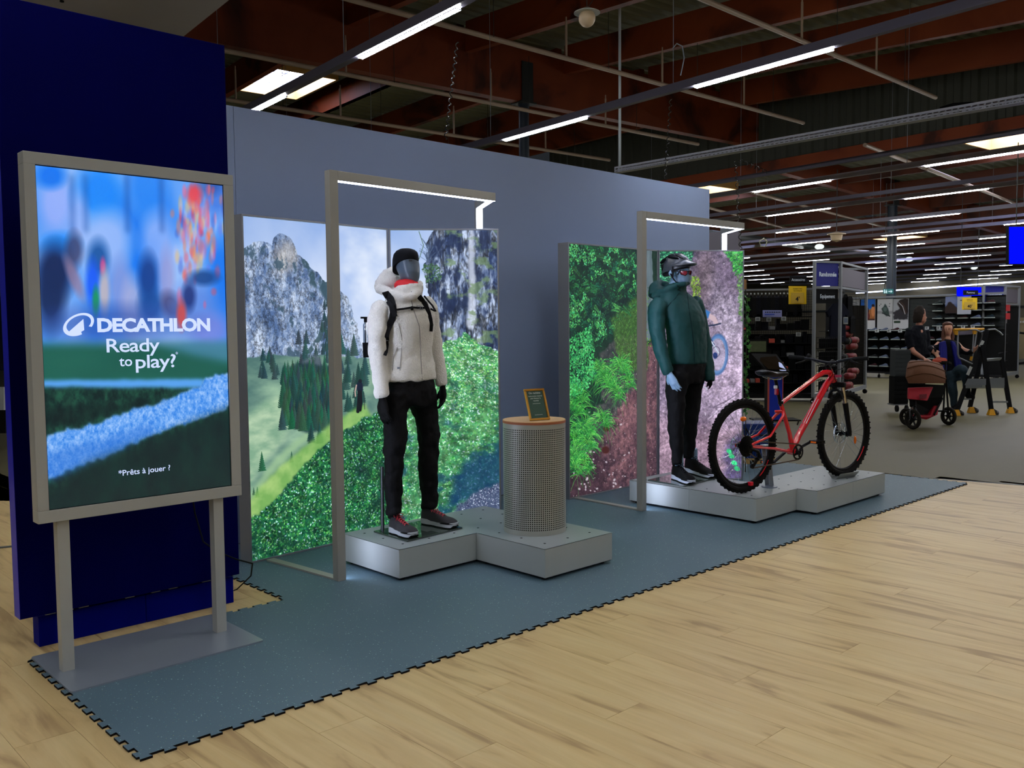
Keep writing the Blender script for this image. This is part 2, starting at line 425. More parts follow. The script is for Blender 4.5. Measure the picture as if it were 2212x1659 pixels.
# corrugated gable above the lower hall
mb = MB(); b = -3.0
while b < 22:
    z1 = deckz(b)+0.04; z0 = 5.52
    for (u0, h0), (u1, h1) in zip(((0, 0), (0.14, 0), (0.18, 0.05), (0.31, 0.05), (0.35, 0))[:-1], ((0, 0), (0.14, 0), (0.18, 0.05), (0.31, 0.05), (0.35, 0))[1:]):
        mb.quad(B(19.0-h0, b+u0, z0), B(19.0-h1, b+u1, z0), B(19.0-h1, b+u1, z1), B(19.0-h0, b+u0, z1))
    b += 0.35
mb.build('gable_cladding', corr, RF, kind='stuff', fix=False)
# far walls
wf = struct('wall_far', B(45, 15, 0))
mb = MB(); mb.frame(B(52, -10, 0), E1, E2, (0, 0, 1), 0.2, 60, 5.0); mb.build('wall_surface', cream, wf)
MB().frame(B(51.8, -10, 2.35), E1, E2, (0, 0, 1), 0.2, 60, 0.12).build('wall_band', mat('dark_band', (50, 54, 50), rough=0.6), wf)
# roof lights: timber shaft and glowing dome
liner = mat('pale_pine', (232, 182, 108), rough=0.55, noise=0.06, nscale=3, stretch=(1, 1, 6))
dome = emat('daylight_dome', (205, 215, 255), SKYLIGHT)
def roof_light(a0, a1, b0, b1, z0, z1, nm):
    w = struct(nm, B((a0+a1)/2, (b0+b1)/2, z0))
    hi = 0.16
    t = 0.05
    for (p, q) in ((B(a0, b0, 0), B(a1, b0, 0)), (B(a0, b1, 0), B(a1, b1, 0)), (B(a0, b0, 0), B(a0, b1, 0)), (B(a1, b0, 0), B(a1, b1, 0))):
        z = Vector((0, 0, (z0+z1)/2)); MB().beam(p+z, q+z, t, z1-z0).build('shaft_board', liner, w)
    MB().quad(B(a0, b0, z1+hi), B(a1, b0, z1+hi), B(a1, b1, z1+hi), B(a0, b1, z1+hi)).build('dome_glazing', dome, w)
    wm = mat('white_upstand', (235, 238, 245), rough=0.5)
    for (p, q) in ((B(a0, b0, 0), B(a1, b0, 0)), (B(a0, b1, 0), B(a1, b1, 0)), (B(a0, b0, 0), B(a0, b1, 0)), (B(a1, b0, 0), B(a1, b1, 0))):
        z = Vector((0, 0, z1+hi/2)); MB().beam(p+z, q+z, 0.03, hi).build('upstand', wm, w)
    return w
w1 = roof_light(8.15, 9.60, 18.55, 20.72, 7.10, 7.32, 'window_1')
MB().beam(B(8.15, 19.7, 7.38), B(9.6, 19.7, 7.38), 0.03, 0.03).beam(B(8.9, 18.6, 7.40), B(8.9, 20.7, 7.40), 0.02, 0.02).build('vent_rod', mat('grey_steel', (120, 122, 128), rough=0.4, metal=0.7), w1)
MB().frame(B(8.75, 20.35, 7.02), E1, E2, (0, 0, 1), 0.45, 0.4, 0.06).build('vent_grille', mat('dark_steel', (38, 40, 40), rough=0.5, metal=0.4), w1)
for i, (a0, a1, b0, b1) in enumerate(SKL2):
    z = lowz(a0); roof_light(a0, a1, b0, b1, z-0.3, z+0.02, 'window_%d' % (i+2))

# columns
colm = mat('column_paint', (34, 46, 58), rough=0.4)
steel_d = mat('plate_steel', (44, 48, 46), rough=0.6, metal=0.3)
for nm, a, b, r, z in (('column', 11.47, 14.2, 0.105, 5.98), ('column', 25.6, 14.2, 0.14, 5.05), ('column', 38.5, 14.2, 0.14, 4.4)):
    c = struct('trim_column', B(a, b, 0)); MB().cyl(B(a, b, 0), B(a, b, z), r, 20).build('shaft', colm, c, smooth=True)
    MB().frame(B(a-0.2, b-0.17, z-0.02), E1, E2, (0, 0, 1), 0.4, 0.34, 0.03).build('cap_plate', steel_d, c)
    MB().frame(B(a-0.14, b-0.135, z+0.01), E1, E2, (0, 0, 1), 0.28, 0.02, 0.78).build('side_plate', steel_d, c)

# ================================================================ suspended lighting
railm = mat('rail_alu', (98, 95, 112), rough=0.42, metal=0.25)
raild = mat('rail_side', (66, 64, 70), rough=0.5, metal=0.2)
ledm = emat('led_lens', (255, 255, 255), LED_STRENGTH*1.36)
louv = mat('louvre_white', (210, 215, 225), rough=0.5)
ZT = 4.0; LLEN = 1.62; PER = 3.3
housing = None; lens_me = None; louvre_me = None; cable_me = None
ORD = ['nearest', 'second', 'third', 'fourth', 'fifth', 'sixth', 'seventh', 'eighth', 'ninth', 'tenth', 'eleventh', 'twelfth', 'thirteenth', 'fourteenth', 'fifteenth', 'sixteenth', 'seventeenth']
def shared(name, mb, m):
    me = bpy.data.meshes.new(name); me.from_pydata([tuple(p) for p in mb.v], [], mb.f)
    bm = bmesh.new(); bm.from_mesh(me); bmesh.ops.recalc_face_normals(bm, faces=bm.faces); bm.to_mesh(me); bm.free()
    me.materials.append(m); return me
lens_me = shared('light_lens', MB().box(-0.019, 0.019, 0, LLEN, 0.0, 0.008), ledm)
lens_far = shared('light_lens', MB().box(-0.017, 0.017, 0, LLEN, 0.0, 0.008), emat('led_lens_far', (235, 240, 255), 26.0))
lv = MB()
for i in range(46): lv.box(-0.03, 0.03, i*LLEN/46, i*LLEN/46+0.004, -0.007, 0.0)
for s in (-1, 1): lv.box(s*0.031-0.0015, s*0.031+0.0015, 0, LLEN, -0.007, 0)
louvre_me = shared('louvre', lv, louv)
cable_me = shared('suspension_cable', MB().cyl((0, 0, 0), (0, 0, 1), 0.0035, 5), mat('steel_wire', (150, 160, 170), rough=0.35, metal=0.8))
def put(me, name, parent, loc, rotz=BA, scale=(1, 1, 1)):
    o = bpy.data.objects.new(name, me); COL.objects.link(o); o.parent = parent
    o.location = Vector(loc)-Vector(parent.location); o.rotation_euler = (0, 0, rotz); o.scale = scale; return o
rows = []
for k in list(range(-4, 13))+[-5, -6]:
    a = 14.12+3.33*k if k < 9 else 14.12+3.4*k
    if k == -1: continue
    rows.append((k, a))
for idx, (k, a) in enumerate(rows):
    b0, b1 = (-9.0, 24.0) if a < 22 else (2.0, 34.0)
    if a < 5: b0, b1 = -9, 12.0
    rl = thing('light_rail', '%s suspended grey rail of linear lights, counted from the camera' % ORD[idx] if k > -5 else 'suspended grey rail of linear lights %s behind the camera' % ('just' if k == -5 else 'farther'), 'ceiling light', B(a, (b0+b1)/2, ZT), 'suspended rails of linear lights')
    MB().beam(B(a, b0, ZT+0.055), B(a, b1, ZT+0.055), 0.075, 0.085).build('rail', railm if a < 13 else mat('rail_spill_lit', (190, 190, 214), rough=0.5), rl)  # farther rails: spill from the lenses is put into a paler colour
    ph = (8.98+2.12*k) % PER
    n0 = int(math.floor((b0-ph)/PER)); b = ph+n0*PER
    while b < b1-LLEN:
        if b > b0:
            put(lens_me if a < 30 else lens_far, 'light_lens', rl, B(a, b, ZT-0.002))
            if a < 16: put(louvre_me, 'louvre', rl, B(a, b, ZT-0.002))
            if a < 26:
                zt = (deckz(b+LLEN) if a < 19 else lowz(a))
                put(cable_me, 'suspension_cable', rl, B(a, b+LLEN+0.3, ZT+0.09), scale=(1, 1, zt-ZT-0.09))
        b += PER
# plain rails between the light rails
for n, (a, b0, b1) in enumerate(((12.75, -2, 16), (16.4, 0, 20), (22.5, 2, 26), (29.2, 4, 30))):
    r = MB().beam(B(a, b0, 4.03), B(a, b1, 4.03), 0.07, 0.07).build('ceiling_rail', railm)
    tag(r, 'plain unlit grey rail hanging between the %s pair of light rails' % ['nearest lower', 'second', 'third', 'fourth'][n], 'rail', 'unlit suspended rails')
# slotted cable tray with its vertical conduit
ct = thing('cable_tray', 'long slotted galvanised cable tray hanging above the grey display wall', 'cable tray', B(10.75, 6, 4.02))
TA = (lambda b: 10.62+(10.7-b)*0.09)
p, q = B(TA(10.7), 10.7, 4.06), B(TA(-2), -2, 4.06); sd = (q-p).normalized().cross(Vector((0, 0, 1)))
galv = mat('galvanised', (196, 202, 220), rough=0.5, metal=0.15)
MB().beam(p-Vector((0, 0, 0.03)), q-Vector((0, 0, 0.03)), 0.14, 0.004).build('tray_bed', galv, ct)
for s in (-1, 1):
    o = sd*0.07*s
    for z, h in ((0.045, 0.03), (0.0, 0.022), (-0.025, 0.01)): MB().beam(p+o+Vector((0, 0, z)), q+o+Vector((0, 0, z)), 0.003, h).build('side_strip', galv, ct)
    st = MB(); L_ = (q-p).length; d_ = (q-p).normalized()
    for i in range(int(L_/0.075)):
        for z in (0.02, -0.015): st.beam(p+o+d_*(i*0.075)+Vector((0, 0, z)), p+o+d_*(i*0.075+0.022)+Vector((0, 0, z)), 0.003, 0.03)
    st.build('slot_web', galv, ct, kind='stuff')
cpt = onz(1339, 372, 4.05)
tag(MB().cyl(cpt, Vector((cpt.x, cpt.y, 7.0)), 0.022, 10).build('conduit', mat('white_pvc', (215, 228, 235), rough=0.4), None, smooth=True), 'white vertical plastic conduit dropping from the roof to the cable tray', 'conduit')
for u in range(0): pass
cb = MB()
q0 = onz(2030, 245, 4.12); q1 = onz(2130, 235, 4.12)
for k in range(4): cb.tube([q0+Vector((0, 0, 0.02*k)), (q0*0.7+q1*0.3)+Vector((0, 0, 0.05+0.015*k)), (q0*0.3+q1*0.7)+Vector((0, 0, 0.05+0.012*k)), q1+Vector((0, 0, 0.01*k))], 0.018, 6)
tag(cb.build('cable_bundle', mat('black_cable', (16, 16, 18), rough=0.5), None, smooth=True), 'bundle of black cables tied on top of the cable tray', 'cable')
# sprinkler pipes
pipem = mat('pipe_enamel', (172, 150, 128), rough=0.45)
def sprinkler(n, a0, a1, b0, b1, z0, z1, r, label, ups):
    t = thing('sprinkler_pipe', label, 'pipe', B((a0+a1)/2, (b0+b1)/2, (z0+z1)/2), 'sprinkler pipes under the roof')
    MB().cyl(B(a0, b0, z0), B(a1, b1, z1), r, 10).build('pipe', pipem, t, smooth=True)
    for a in ups:
        f_ = (a-a0)/(a1-a0); p = B(a, b0+(b1-b0)*f_, z0+(z1-z0)*f_)
        MB().cyl(p, p+Vector((0, 0, 0.55)), 0.018, 8).cyl(p+Vector((0, 0, 0.55)), p+Vector((0, 0, 0.62)), 0.012, 6).build('sprinkler_head', pipem, t, smooth=True)
        MB().cyl(p+B(0.9, 0), p+B(0.9, 0, 1.0), 0.005, 5).build('hanger', steel_d, t)
sprinkler(0, 1.5, 16.1, 10.0, 10.87, 5.6, 5.6, 0.036, 'cream sprinkler pipe passing behind the white conduit and the hanging dome lamp', (6.9, 9.3, 11.6, 14.0))
sprinkler(1, 6.5, 16.3, 7.35, 8.25, 5.6, 5.6, 0.036, 'cream sprinkler pipe in the top right, nearest the camera', (11.5, 13.9))
sprinkler(2, 3, 16.0, 13.1, 13.53, 5.6, 5.6, 0.036, 'cream sprinkler pipe running across the face of the big roof beam', (7, 10, 13))
sprinkler(3, 3, 15.7, 15.85, 16.08, 5.6, 5.6, 0.036, 'cream sprinkler pipe beyond the beam, below the bright roof light', (6.2, 8.3, 11, 13.6))
for n, (pa, pb) in enumerate((((1868, 313), (2142, 420)), ((2002, 363), (2198, 442)), ((1625, 416), (1941, 498)), ((1535, 450), (1760, 510)))):
    P0, P1 = onz(*pa, 4.6), onz(*pb, 4.6)
    tag(MB().cyl(P0, P1, 0.035, 8).build('sprinkler_pipe', pipem, None, smooth=True), 'thin cream pipe crossing the far lower roof, %s' % ['farthest right of four', 'just left of the farthest right one', 'beside the dark round column', 'nearest the end of the grey wall'][n], 'pipe', 'pipes under the lower roof')
# round duct with spot lamps in the lower hall
P0, P1 = onz(1535, 505, 4.26), onz(2145, 582, 4.26)
du = thing('service_duct', 'long round service duct crossing the far hall with small spots on it', 'duct', (P0+P1)/2)
MB().cyl(P0, P1, 0.12, 12).build('duct_tube', mat('duct_grey', (76, 82, 82), rough=0.5, metal=0.3), du, smooth=True)
for x, y in ((1770, 533), (1964, 560), (2104, 578)):
    c_ = onz(x, y, 4.2); MB().ball(c_, 0.16, 0.16, 0.1, 10, 6).build('spot', emat('spot_glow', (230, 240, 235), 1.2), du)
# big ventilation duct, upper left
vd = thing('ventilation_duct', 'wide pale sheet-metal ventilation duct high above the blue panel', 'duct', B(2.8, 8, 5))
MB().frame(B(1.75, -3, 5.0), E1, E2, (0, 0, 1), 1.92, 18, 0.7).build('duct_body', mat('duct_sheet', (150, 142, 134), rough=0.6, noise=0.06, nscale=2), vd)
hb = MB()
for i in range(3):
    for j in range(9): hb.cyl(B(2.0+0.13*i+0.05*(j % 2), 10.6-0.22*j, 4.999), B(2.0+0.13*i+0.05*(j % 2), 10.6-0.22*j, 4.985), 0.022, 8)
hb.build('air_nozzle', mat('black_hole', (4, 4, 4), rough=0.9), vd)
# dome lamp on a chain
dl = thing('dome_lamp', 'cream globe lamp under a flat white disc, hanging by a thin chain', 'lamp', W(1268, 25, 7.2))
c_ = W(1268, 27, 7.2)
MB().lathe([(0.0, 0.035), (0.03, 0.034), (0.105, 0.0), (0.106, -0.006), (0.03, 0.0), (0.0, 0.0)], c_, 28).build('disc', mat('disc_white', (190, 196, 190), rough=0.4), dl, smooth=True)
MB().ball(c_-Vector((0, 0, 0.045)), 0.068, 0.068, 0.072, 20, 12).build('globe', mat('globe_cream', (206, 184, 150), rough=0.35), dl, smooth=True)
MB().cyl(c_+Vector((0, 0, 0.03)), c_+Vector((0.02, 0.02, 0.45)), 0.004, 6).tube([c_+Vector((0, 0, .03)), c_+Vector((.05, -.04, .12)), c_+Vector((.11, -.07, .3))], 0.003, 5).build('chain', steel_d, dl)
c2 = W(1807, 505, 22); MB().cyl(c2+Vector((0, 0, .05)), Vector((c2.x, c2.y, 5.3)), .012, 6).build('hanger', steel_d, RF); l2 = tag(MB().lathe([(0.0, 0.06), (0.22, 0.0), (0.22, -0.02), (0.15, -0.02), (0.12, -0.16), (0.0, -0.2)], c2, 16).build('dome_lamp', mat('globe_cream', (206, 184, 150)), None, smooth=True), 'small far cream dome lamp hanging in the lower hall', 'lamp')
# spiral cords
def spiral(name, p, q, r, pitch, label, m):
    p, q = Vector(p), Vector(q); d = q-p; L = d.length; u, w = perp(d); n = int(L/pitch*8); pts = []
    for i in range(n+1):
        t = i/n; a = 2*PI*t*L/pitch; pts.append(p+d*t+u*(r*math.cos(a))+w*(r*math.sin(a)))
    tag(MB().tube(pts, 0.005, 5).build(name, m, None, smooth=True), label, 'cord')
cord = mat('spiral_black', (12, 12, 12), rough=0.25, spec=0.8)
_p = onz(988, 92, 4.02); spiral('spiral_cord', _p, W(962, 302, (_p-CC).dot(CF)), 0.013, 0.062, 'black spiral cord hanging from the nearest light rail down behind the grey wall', cord)
_p = onz(1449, 215, 4.02); spiral('spiral_cord', _p, W(1437, 388, (_p-CC).dot(CF)), 0.014, 0.07, 'black spiral cord hanging in the middle, from the second light rail', cord)
spiral('spiral_cord', W(1589, 345, 10.2), W(1601, 560, 10.2), 0.016, 0.085, 'black spiral cord hanging beside the end of the right light frame', cord)
spiral('spiral_cord', W(1596, 345, 10.2), W(1655, 372, 10.4), 0.02, 0.06, 'black spiral cord draped towards the plain rail', cord)
MB_ = MB().tube([W(1453, 104, 8.6), W(1462, 94, 8.6), W(1474, 100, 8.6), W(1478, 125, 8.6), W(1470, 163, 8.6)], 0.006, 6)
tag(MB_.build('loose_wire', mat('steel_wire', (150, 160, 170), rough=0.35, metal=0.8), None), 'loose curled end of suspension wire below the roof', 'wire')
tag(MB().tube([W(1657, 520, 17), W(1650, 515, 17), W(1640, 522, 17), W(1643, 532, 17), W(1653, 533, 17), W(1657, 522, 17), W(1650, 516, 17)], 0.012, 6).build('cable_coil', mat('beige_cable', (130, 130, 110)), None), 'coil of pale cable hung on the round duct', 'cable')
# long bright line of the rear shop front
lp = [onz(1850, 633, 3.0), onz(2260, 604, 3.0)]
tag(MB().beam(lp[0], lp[1], 0.06, 0.05).build('light_line', emat('line_glow', (205, 215, 255), 5.0)), 'continuous bright light line along the rear of the hall', 'light')
# green exit sign on the rear
def flat_sign(name, x0, y0, x1, y1, d, m, label, cat, thick=0.03, group=None, d2=None):
    d2 = d if d2 is None else d2
    a, b, c, e = W(x0, y1, d), W(x1, y1, d2), W(x1, y0, d2), W(x0, y0, d)
    t = thing(name, label, cat, a, group)
    n = (b-a).cross(e-a).normalized()
    if n.dot(CF) > 0: n = -n
    MB().prism([a, b, c, e], -n*thick).build('board', m, t)
    return t, a, (b-a).normalized(), (e-a).normalized(), n, (b-a).length, (e-a).length
# ================================================================ printed pictures, painted pixel by pixel
class Canvas:
    """raster in the plane (o, ex*w, ey*h); every pixel knows where the measured picture saw it"""
    def __init__(s, o, ex, ey, w, h, res, seed=1):
        s.o, s.ex, s.ey, s.w, s.h = Vector(o), Vector(ex).normalized(), Vector(ey).normalized(), w, h
        s.W = int(w*res); s.H = int(h*res); s.res = res; s.rng = np.random.RandomState(seed)
        u = (np.arange(s.W)+0.5)/s.W*w; v = (np.arange(s.H)+0.5)/s.H*h
        U, V = np.meshgrid(u, v)
        P = [s.o[i]+s.ex[i]*U+s.ey[i]*V-CC[i] for i in range(3)]
        dot = lambda A: P[0]*A[0]+P[1]*A[1]+P[2]*A[2]
        z = dot(CF); s.X = IW/2+FP*dot(CR)/z; s.Y = IH/2-FP*dot(CU)/z; s.U = U; s.V = V
        s.img = np.zeros((s.H, s.W, 3)); s.jx = s.jy = 0
    def noise(s, sx, sy=None, octv=4, seed=0, rough=0.55):
        """value noise, feature size in metres"""
        sy = sx if sy is None else sy; r = np.random.RandomState(seed+11); out = np.zeros((s.H, s.W)); amp = 1; tot = 0
        for o in range(octv):
            gx, gy = max(2, int(s.w/sx*2**o)+2), max(2, int(s.h/sy*2**o)+2)
            g = r.rand(gy+1, gx+1)
            x = np.linspace(0, gx-1e-3, s.W); y = np.linspace(0, gy-1e-3, s.H)
            xi, yi = x.astype(int), y.astype(int); fx, fy = x-xi, y-yi
            fx = fx*fx*(3-2*fx); fy = fy*fy*(3-2*fy)
            a = g[yi][:, xi]; b = g[yi][:, np.minimum(xi+1, gx)]; c = g[np.minimum(yi+1, gy)][:, xi]; d = g[np.minimum(yi+1, gy)][:, np.minimum(xi+1, gx)]
            n = (a*(1-fx)+b*fx)*(1-fy)[:, None]+(c*(1-fx)+d*fx)*fy[:, None]
            out += n*amp; tot += amp; amp *= rough
        out /= tot; return out
    def mask(s, poly, soft=0.0, jag=0.0, seed=3, js=0.06):
        X, Y = s.X, s.Y
        if jag: X = X+(s.noise(js, octv=3, seed=seed)-0.5)*jag*2; Y = Y+(s.noise(js, octv=3, seed=seed+5)-0.5)*jag*2
        m = np.zeros(X.shape, bool); n = len(poly)
        for i in range(n):
            x0, y0 = poly[i]; x1, y1 = poly[(i+1) % n]
            if y0 == y1: continue
            c = ((Y >= min(y0, y1)) & (Y < max(y0, y1))) & (X < x0+(Y-y0)*(x1-x0)/(y1-y0)); m ^= c
        m = m.astype(float)
        return s.blur(m, soft) if soft else m
    def blur(s, a, r):
        k = max(1, int(r))
        for ax in (0, 1):
            for _ in range(2):
                c = np.cumsum(np.concatenate([np.repeat(np.take(a, [0], ax), k+1, ax), a, np.repeat(np.take(a, [-1], ax), k, ax)], ax), ax)
                n = a.shape[ax]; a = (np.take(c, range(2*k+1, 2*k+1+n), ax)-np.take(c, range(0, n), ax))/(2*k+1) if c.shape[ax] >= 2*k+1+n else a
        return a
    def fill(s, col, m=None, a=1.0):
        col = np.array(col, float); m = (np.ones(s.X.shape) if m is None else m)*a
        s.img = s.img*(1-m[..., None])+(col if col.ndim == 3 else col[None, None])*m[..., None]
    def mix(s, c0, c1, t): t = np.clip(t, 0, 1)[..., None]; return np.array(c0, float)*(1-t)+np.array(c1, float)*t
    def ell(s, cx, cy, rx, ry, ang=0.0, soft=0.25):
        c, n = math.cos(ang), math.sin(ang); x, y = s.X-cx, s.Y-cy
        d = np.sqrt(((x*c+y*n)/rx)**2+((-x*n+y*c)/ry)**2); return np.clip((1-d)/soft+0.5, 0, 1)
    def line(s, pts, w, soft=0.6):
        best = np.full(s.X.shape, 1e9)
        for (x0, y0), (x1, y1) in zip(pts[:-1], pts[1:]):
            dx, dy = x1-x0, y1-y0; L2 = dx*dx+dy*dy+1e-9; t = np.clip(((s.X-x0)*dx+(s.Y-y0)*dy)/L2, 0, 1)
            best = np.minimum(best, np.hypot(s.X-x0-t*dx, s.Y-y0-t*dy))
        return np.clip((w/2-best)/soft+0.5, 0, 1)
    def pix(s, x, y):
        """canvas pixel under a measured picture point"""
        P = onpl(x, y, s.o, s.ex.cross(s.ey)); d = P-s.o; return d.dot(s.ex)/s.w*s.W, d.dot(s.ey)/s.h*s.H
    def stamp(s, i, j, half, fn):
        i0, i1, j0, j1 = max(0, int(i-half)), min(s.W, int(i+half)+1), max(0, int(j-half)), min(s.H, int(j+half)+1)
        if i0 >= i1 or j0 >= j1: return
        X, Y = np.meshgrid(np.arange(i0, i1)-i, np.arange(j0, j1)-j); m, col = fn(X, Y)
        s.img[j0:j1, i0:i1] = s.img[j0:j1, i0:i1]*(1-m[..., None])+np.array(col, float)*m[..., None]
    def leaves(s, m, n, size, cols, asp=0.5, seed=5, ang=None, jit=18):
        r = np.random.RandomState(seed); ys, xs = np.nonzero(m > 0.5)
        if len(ys) == 0: return
        for k in r.randint(0, len(ys), n):
            sz = size*s.res*r.uniform(0.5, 1.3); a = r.uniform(0, PI) if ang is None else ang+r.normal()*0.35
            c = np.array(cols[r.randint(len(cols))], float)+r.normal()*jit*np.array([.8, 1, .8]); ca, sa = math.cos(a), math.sin(a)
            def fn(X, Y): return np.clip((1-np.hypot((X*ca+Y*sa)/sz, (-X*sa+Y*ca)/(sz*asp)))*2.5, 0, 1), np.clip(c, 0, 255)
            s.stamp(xs[k], ys[k], sz+1, fn)
    def fir(s, x, y, h, col, wd=0.32, seed=0):
        """conifer with its foot at picture point (x, y), h picture pixels tall"""
        i, j = s.pix(x, y); i2, j2 = s.pix(x, y-h); H = abs(j2-j)
        r = np.random.RandomState(seed); ph = r.rand()*9
        def fn(X, Y):
            t = Y/H; w = np.clip(1-t, 0, 1)*H*wd*(0.62+0.38*np.abs(np.sin(t*H*0.55+ph+X*0.25)))
            m = ((t >= 0) & (t <= 1) & (np.abs(X) < w)).astype(float)*np.clip(0.75+0.5*r.rand(*X.shape), 0, 1)
            sh = (X/(np.maximum(w, 1))*0.18+0.92)+(r.rand(*X.shape)-0.5)*0.35
            return m, np.array(col, float)[None, None]*sh[..., None]
        s.stamp(i, j+H/2, H, lambda X, Y: fn(X, Y+H/2))
    def blades(s, x, y, n, ln, cols, spread=1.2, seed=0, wd=1.6, lean=0.0):
        """a tuft of grass arching out from picture point (x, y)"""
        r = np.random.RandomState(seed); i0, j0 = s.pix(x, y); k = s.res/400.0
        for _ in range(n):
            a = PI/2+r.normal()*spread*0.5+lean; L = ln*k*r.uniform(0.5, 1.15); c = np.array(cols[r.randint(len(cols))], float)+r.normal()*15
            droop = r.uniform(0.2, 0.9)*L; px, py = i0+r.normal()*ln*0.12*k, j0+r.normal()*ln*0.06*k; q = None
            for t in np.linspace(0, 1, int(L/1.2)+3):
                X_ = px+math.cos(a)*L*t*1.1; Y_ = py+math.sin(a)*L*t-droop*t*t; w = wd*k*(1-t*0.8)
                ii, jj = int(X_), int(Y_); ww = max(1, int(round(w)))
                if 0 <= ii < s.W-ww and 0 <= jj < s.H-1: s.img[jj:jj+max(1, ww-1)+1, ii:ii+ww] = np.clip(c*(0.7+0.4*t), 0, 255)
    def material(s, name, strength, gloss=False):
        im = bpy.data.images.new(name, s.W, s.H, alpha=False); im.colorspace_settings.name = 'sRGB'
        a = np.ones((s.H, s.W, 4), np.float32); a[..., :3] = np.clip(s.img/255.0, 0, 1); im.pixels.foreach_set(a.ravel()); im.update()
        m = bpy.data.materials.new(name); N, L = nodes_of(m); bs = N['Principled BSDF']
        tx = N.new('ShaderNodeTexImage'); tx.image = im; uv = N.new('ShaderNodeUVMap'); L.new(uv.outputs[0], tx.inputs[0])
        bs.inputs['Roughness'].default_value = 0.25 if gloss else 0.6; bs.inputs['Specular IOR Level'].default_value = 0.3 if gloss else 0.15
        if strength > 0:
            bs.inputs['Base Color'].default_value = (0.02, 0.02, 0.02, 1); L.new(tx.outputs[0], bs.inputs['Emission Color']); bs.inputs['Emission Strength'].default_value = strength
        else: L.new(tx.outputs[0], bs.inputs['Base Color'])
        return m
    def uvf(s): return lambda p: (((p-s.o).dot(s.ex))/s.w, ((p-s.o).dot(s.ey))/s.h)
    def face(s, name, m, parent, off=0.0, label=None):
        n = s.ex.cross(s.ey)*off; a = s.o+n; mb = MB().quad(a, a+s.ex*s.w, a+s.ex*s.w+s.ey*s.h, a+s.ey*s.h)
        o = mb.build(name, m, parent, uvf=lambda p: (((p-a).dot(s.ex))/s.w, ((p-a).dot(s.ey))/s.h), fix=False)
        if label: o['label'] = label
        return o
ZU = Vector((0, 0, 1))
GREEN_D = [(12, 62, 42), (20, 90, 52), (34, 112, 58), (16, 76, 60)]
GREEN_B = [(60, 150, 70), (96, 178, 90), (130, 205, 130), (48, 136, 84), (160, 215, 185), (200, 230, 235)]
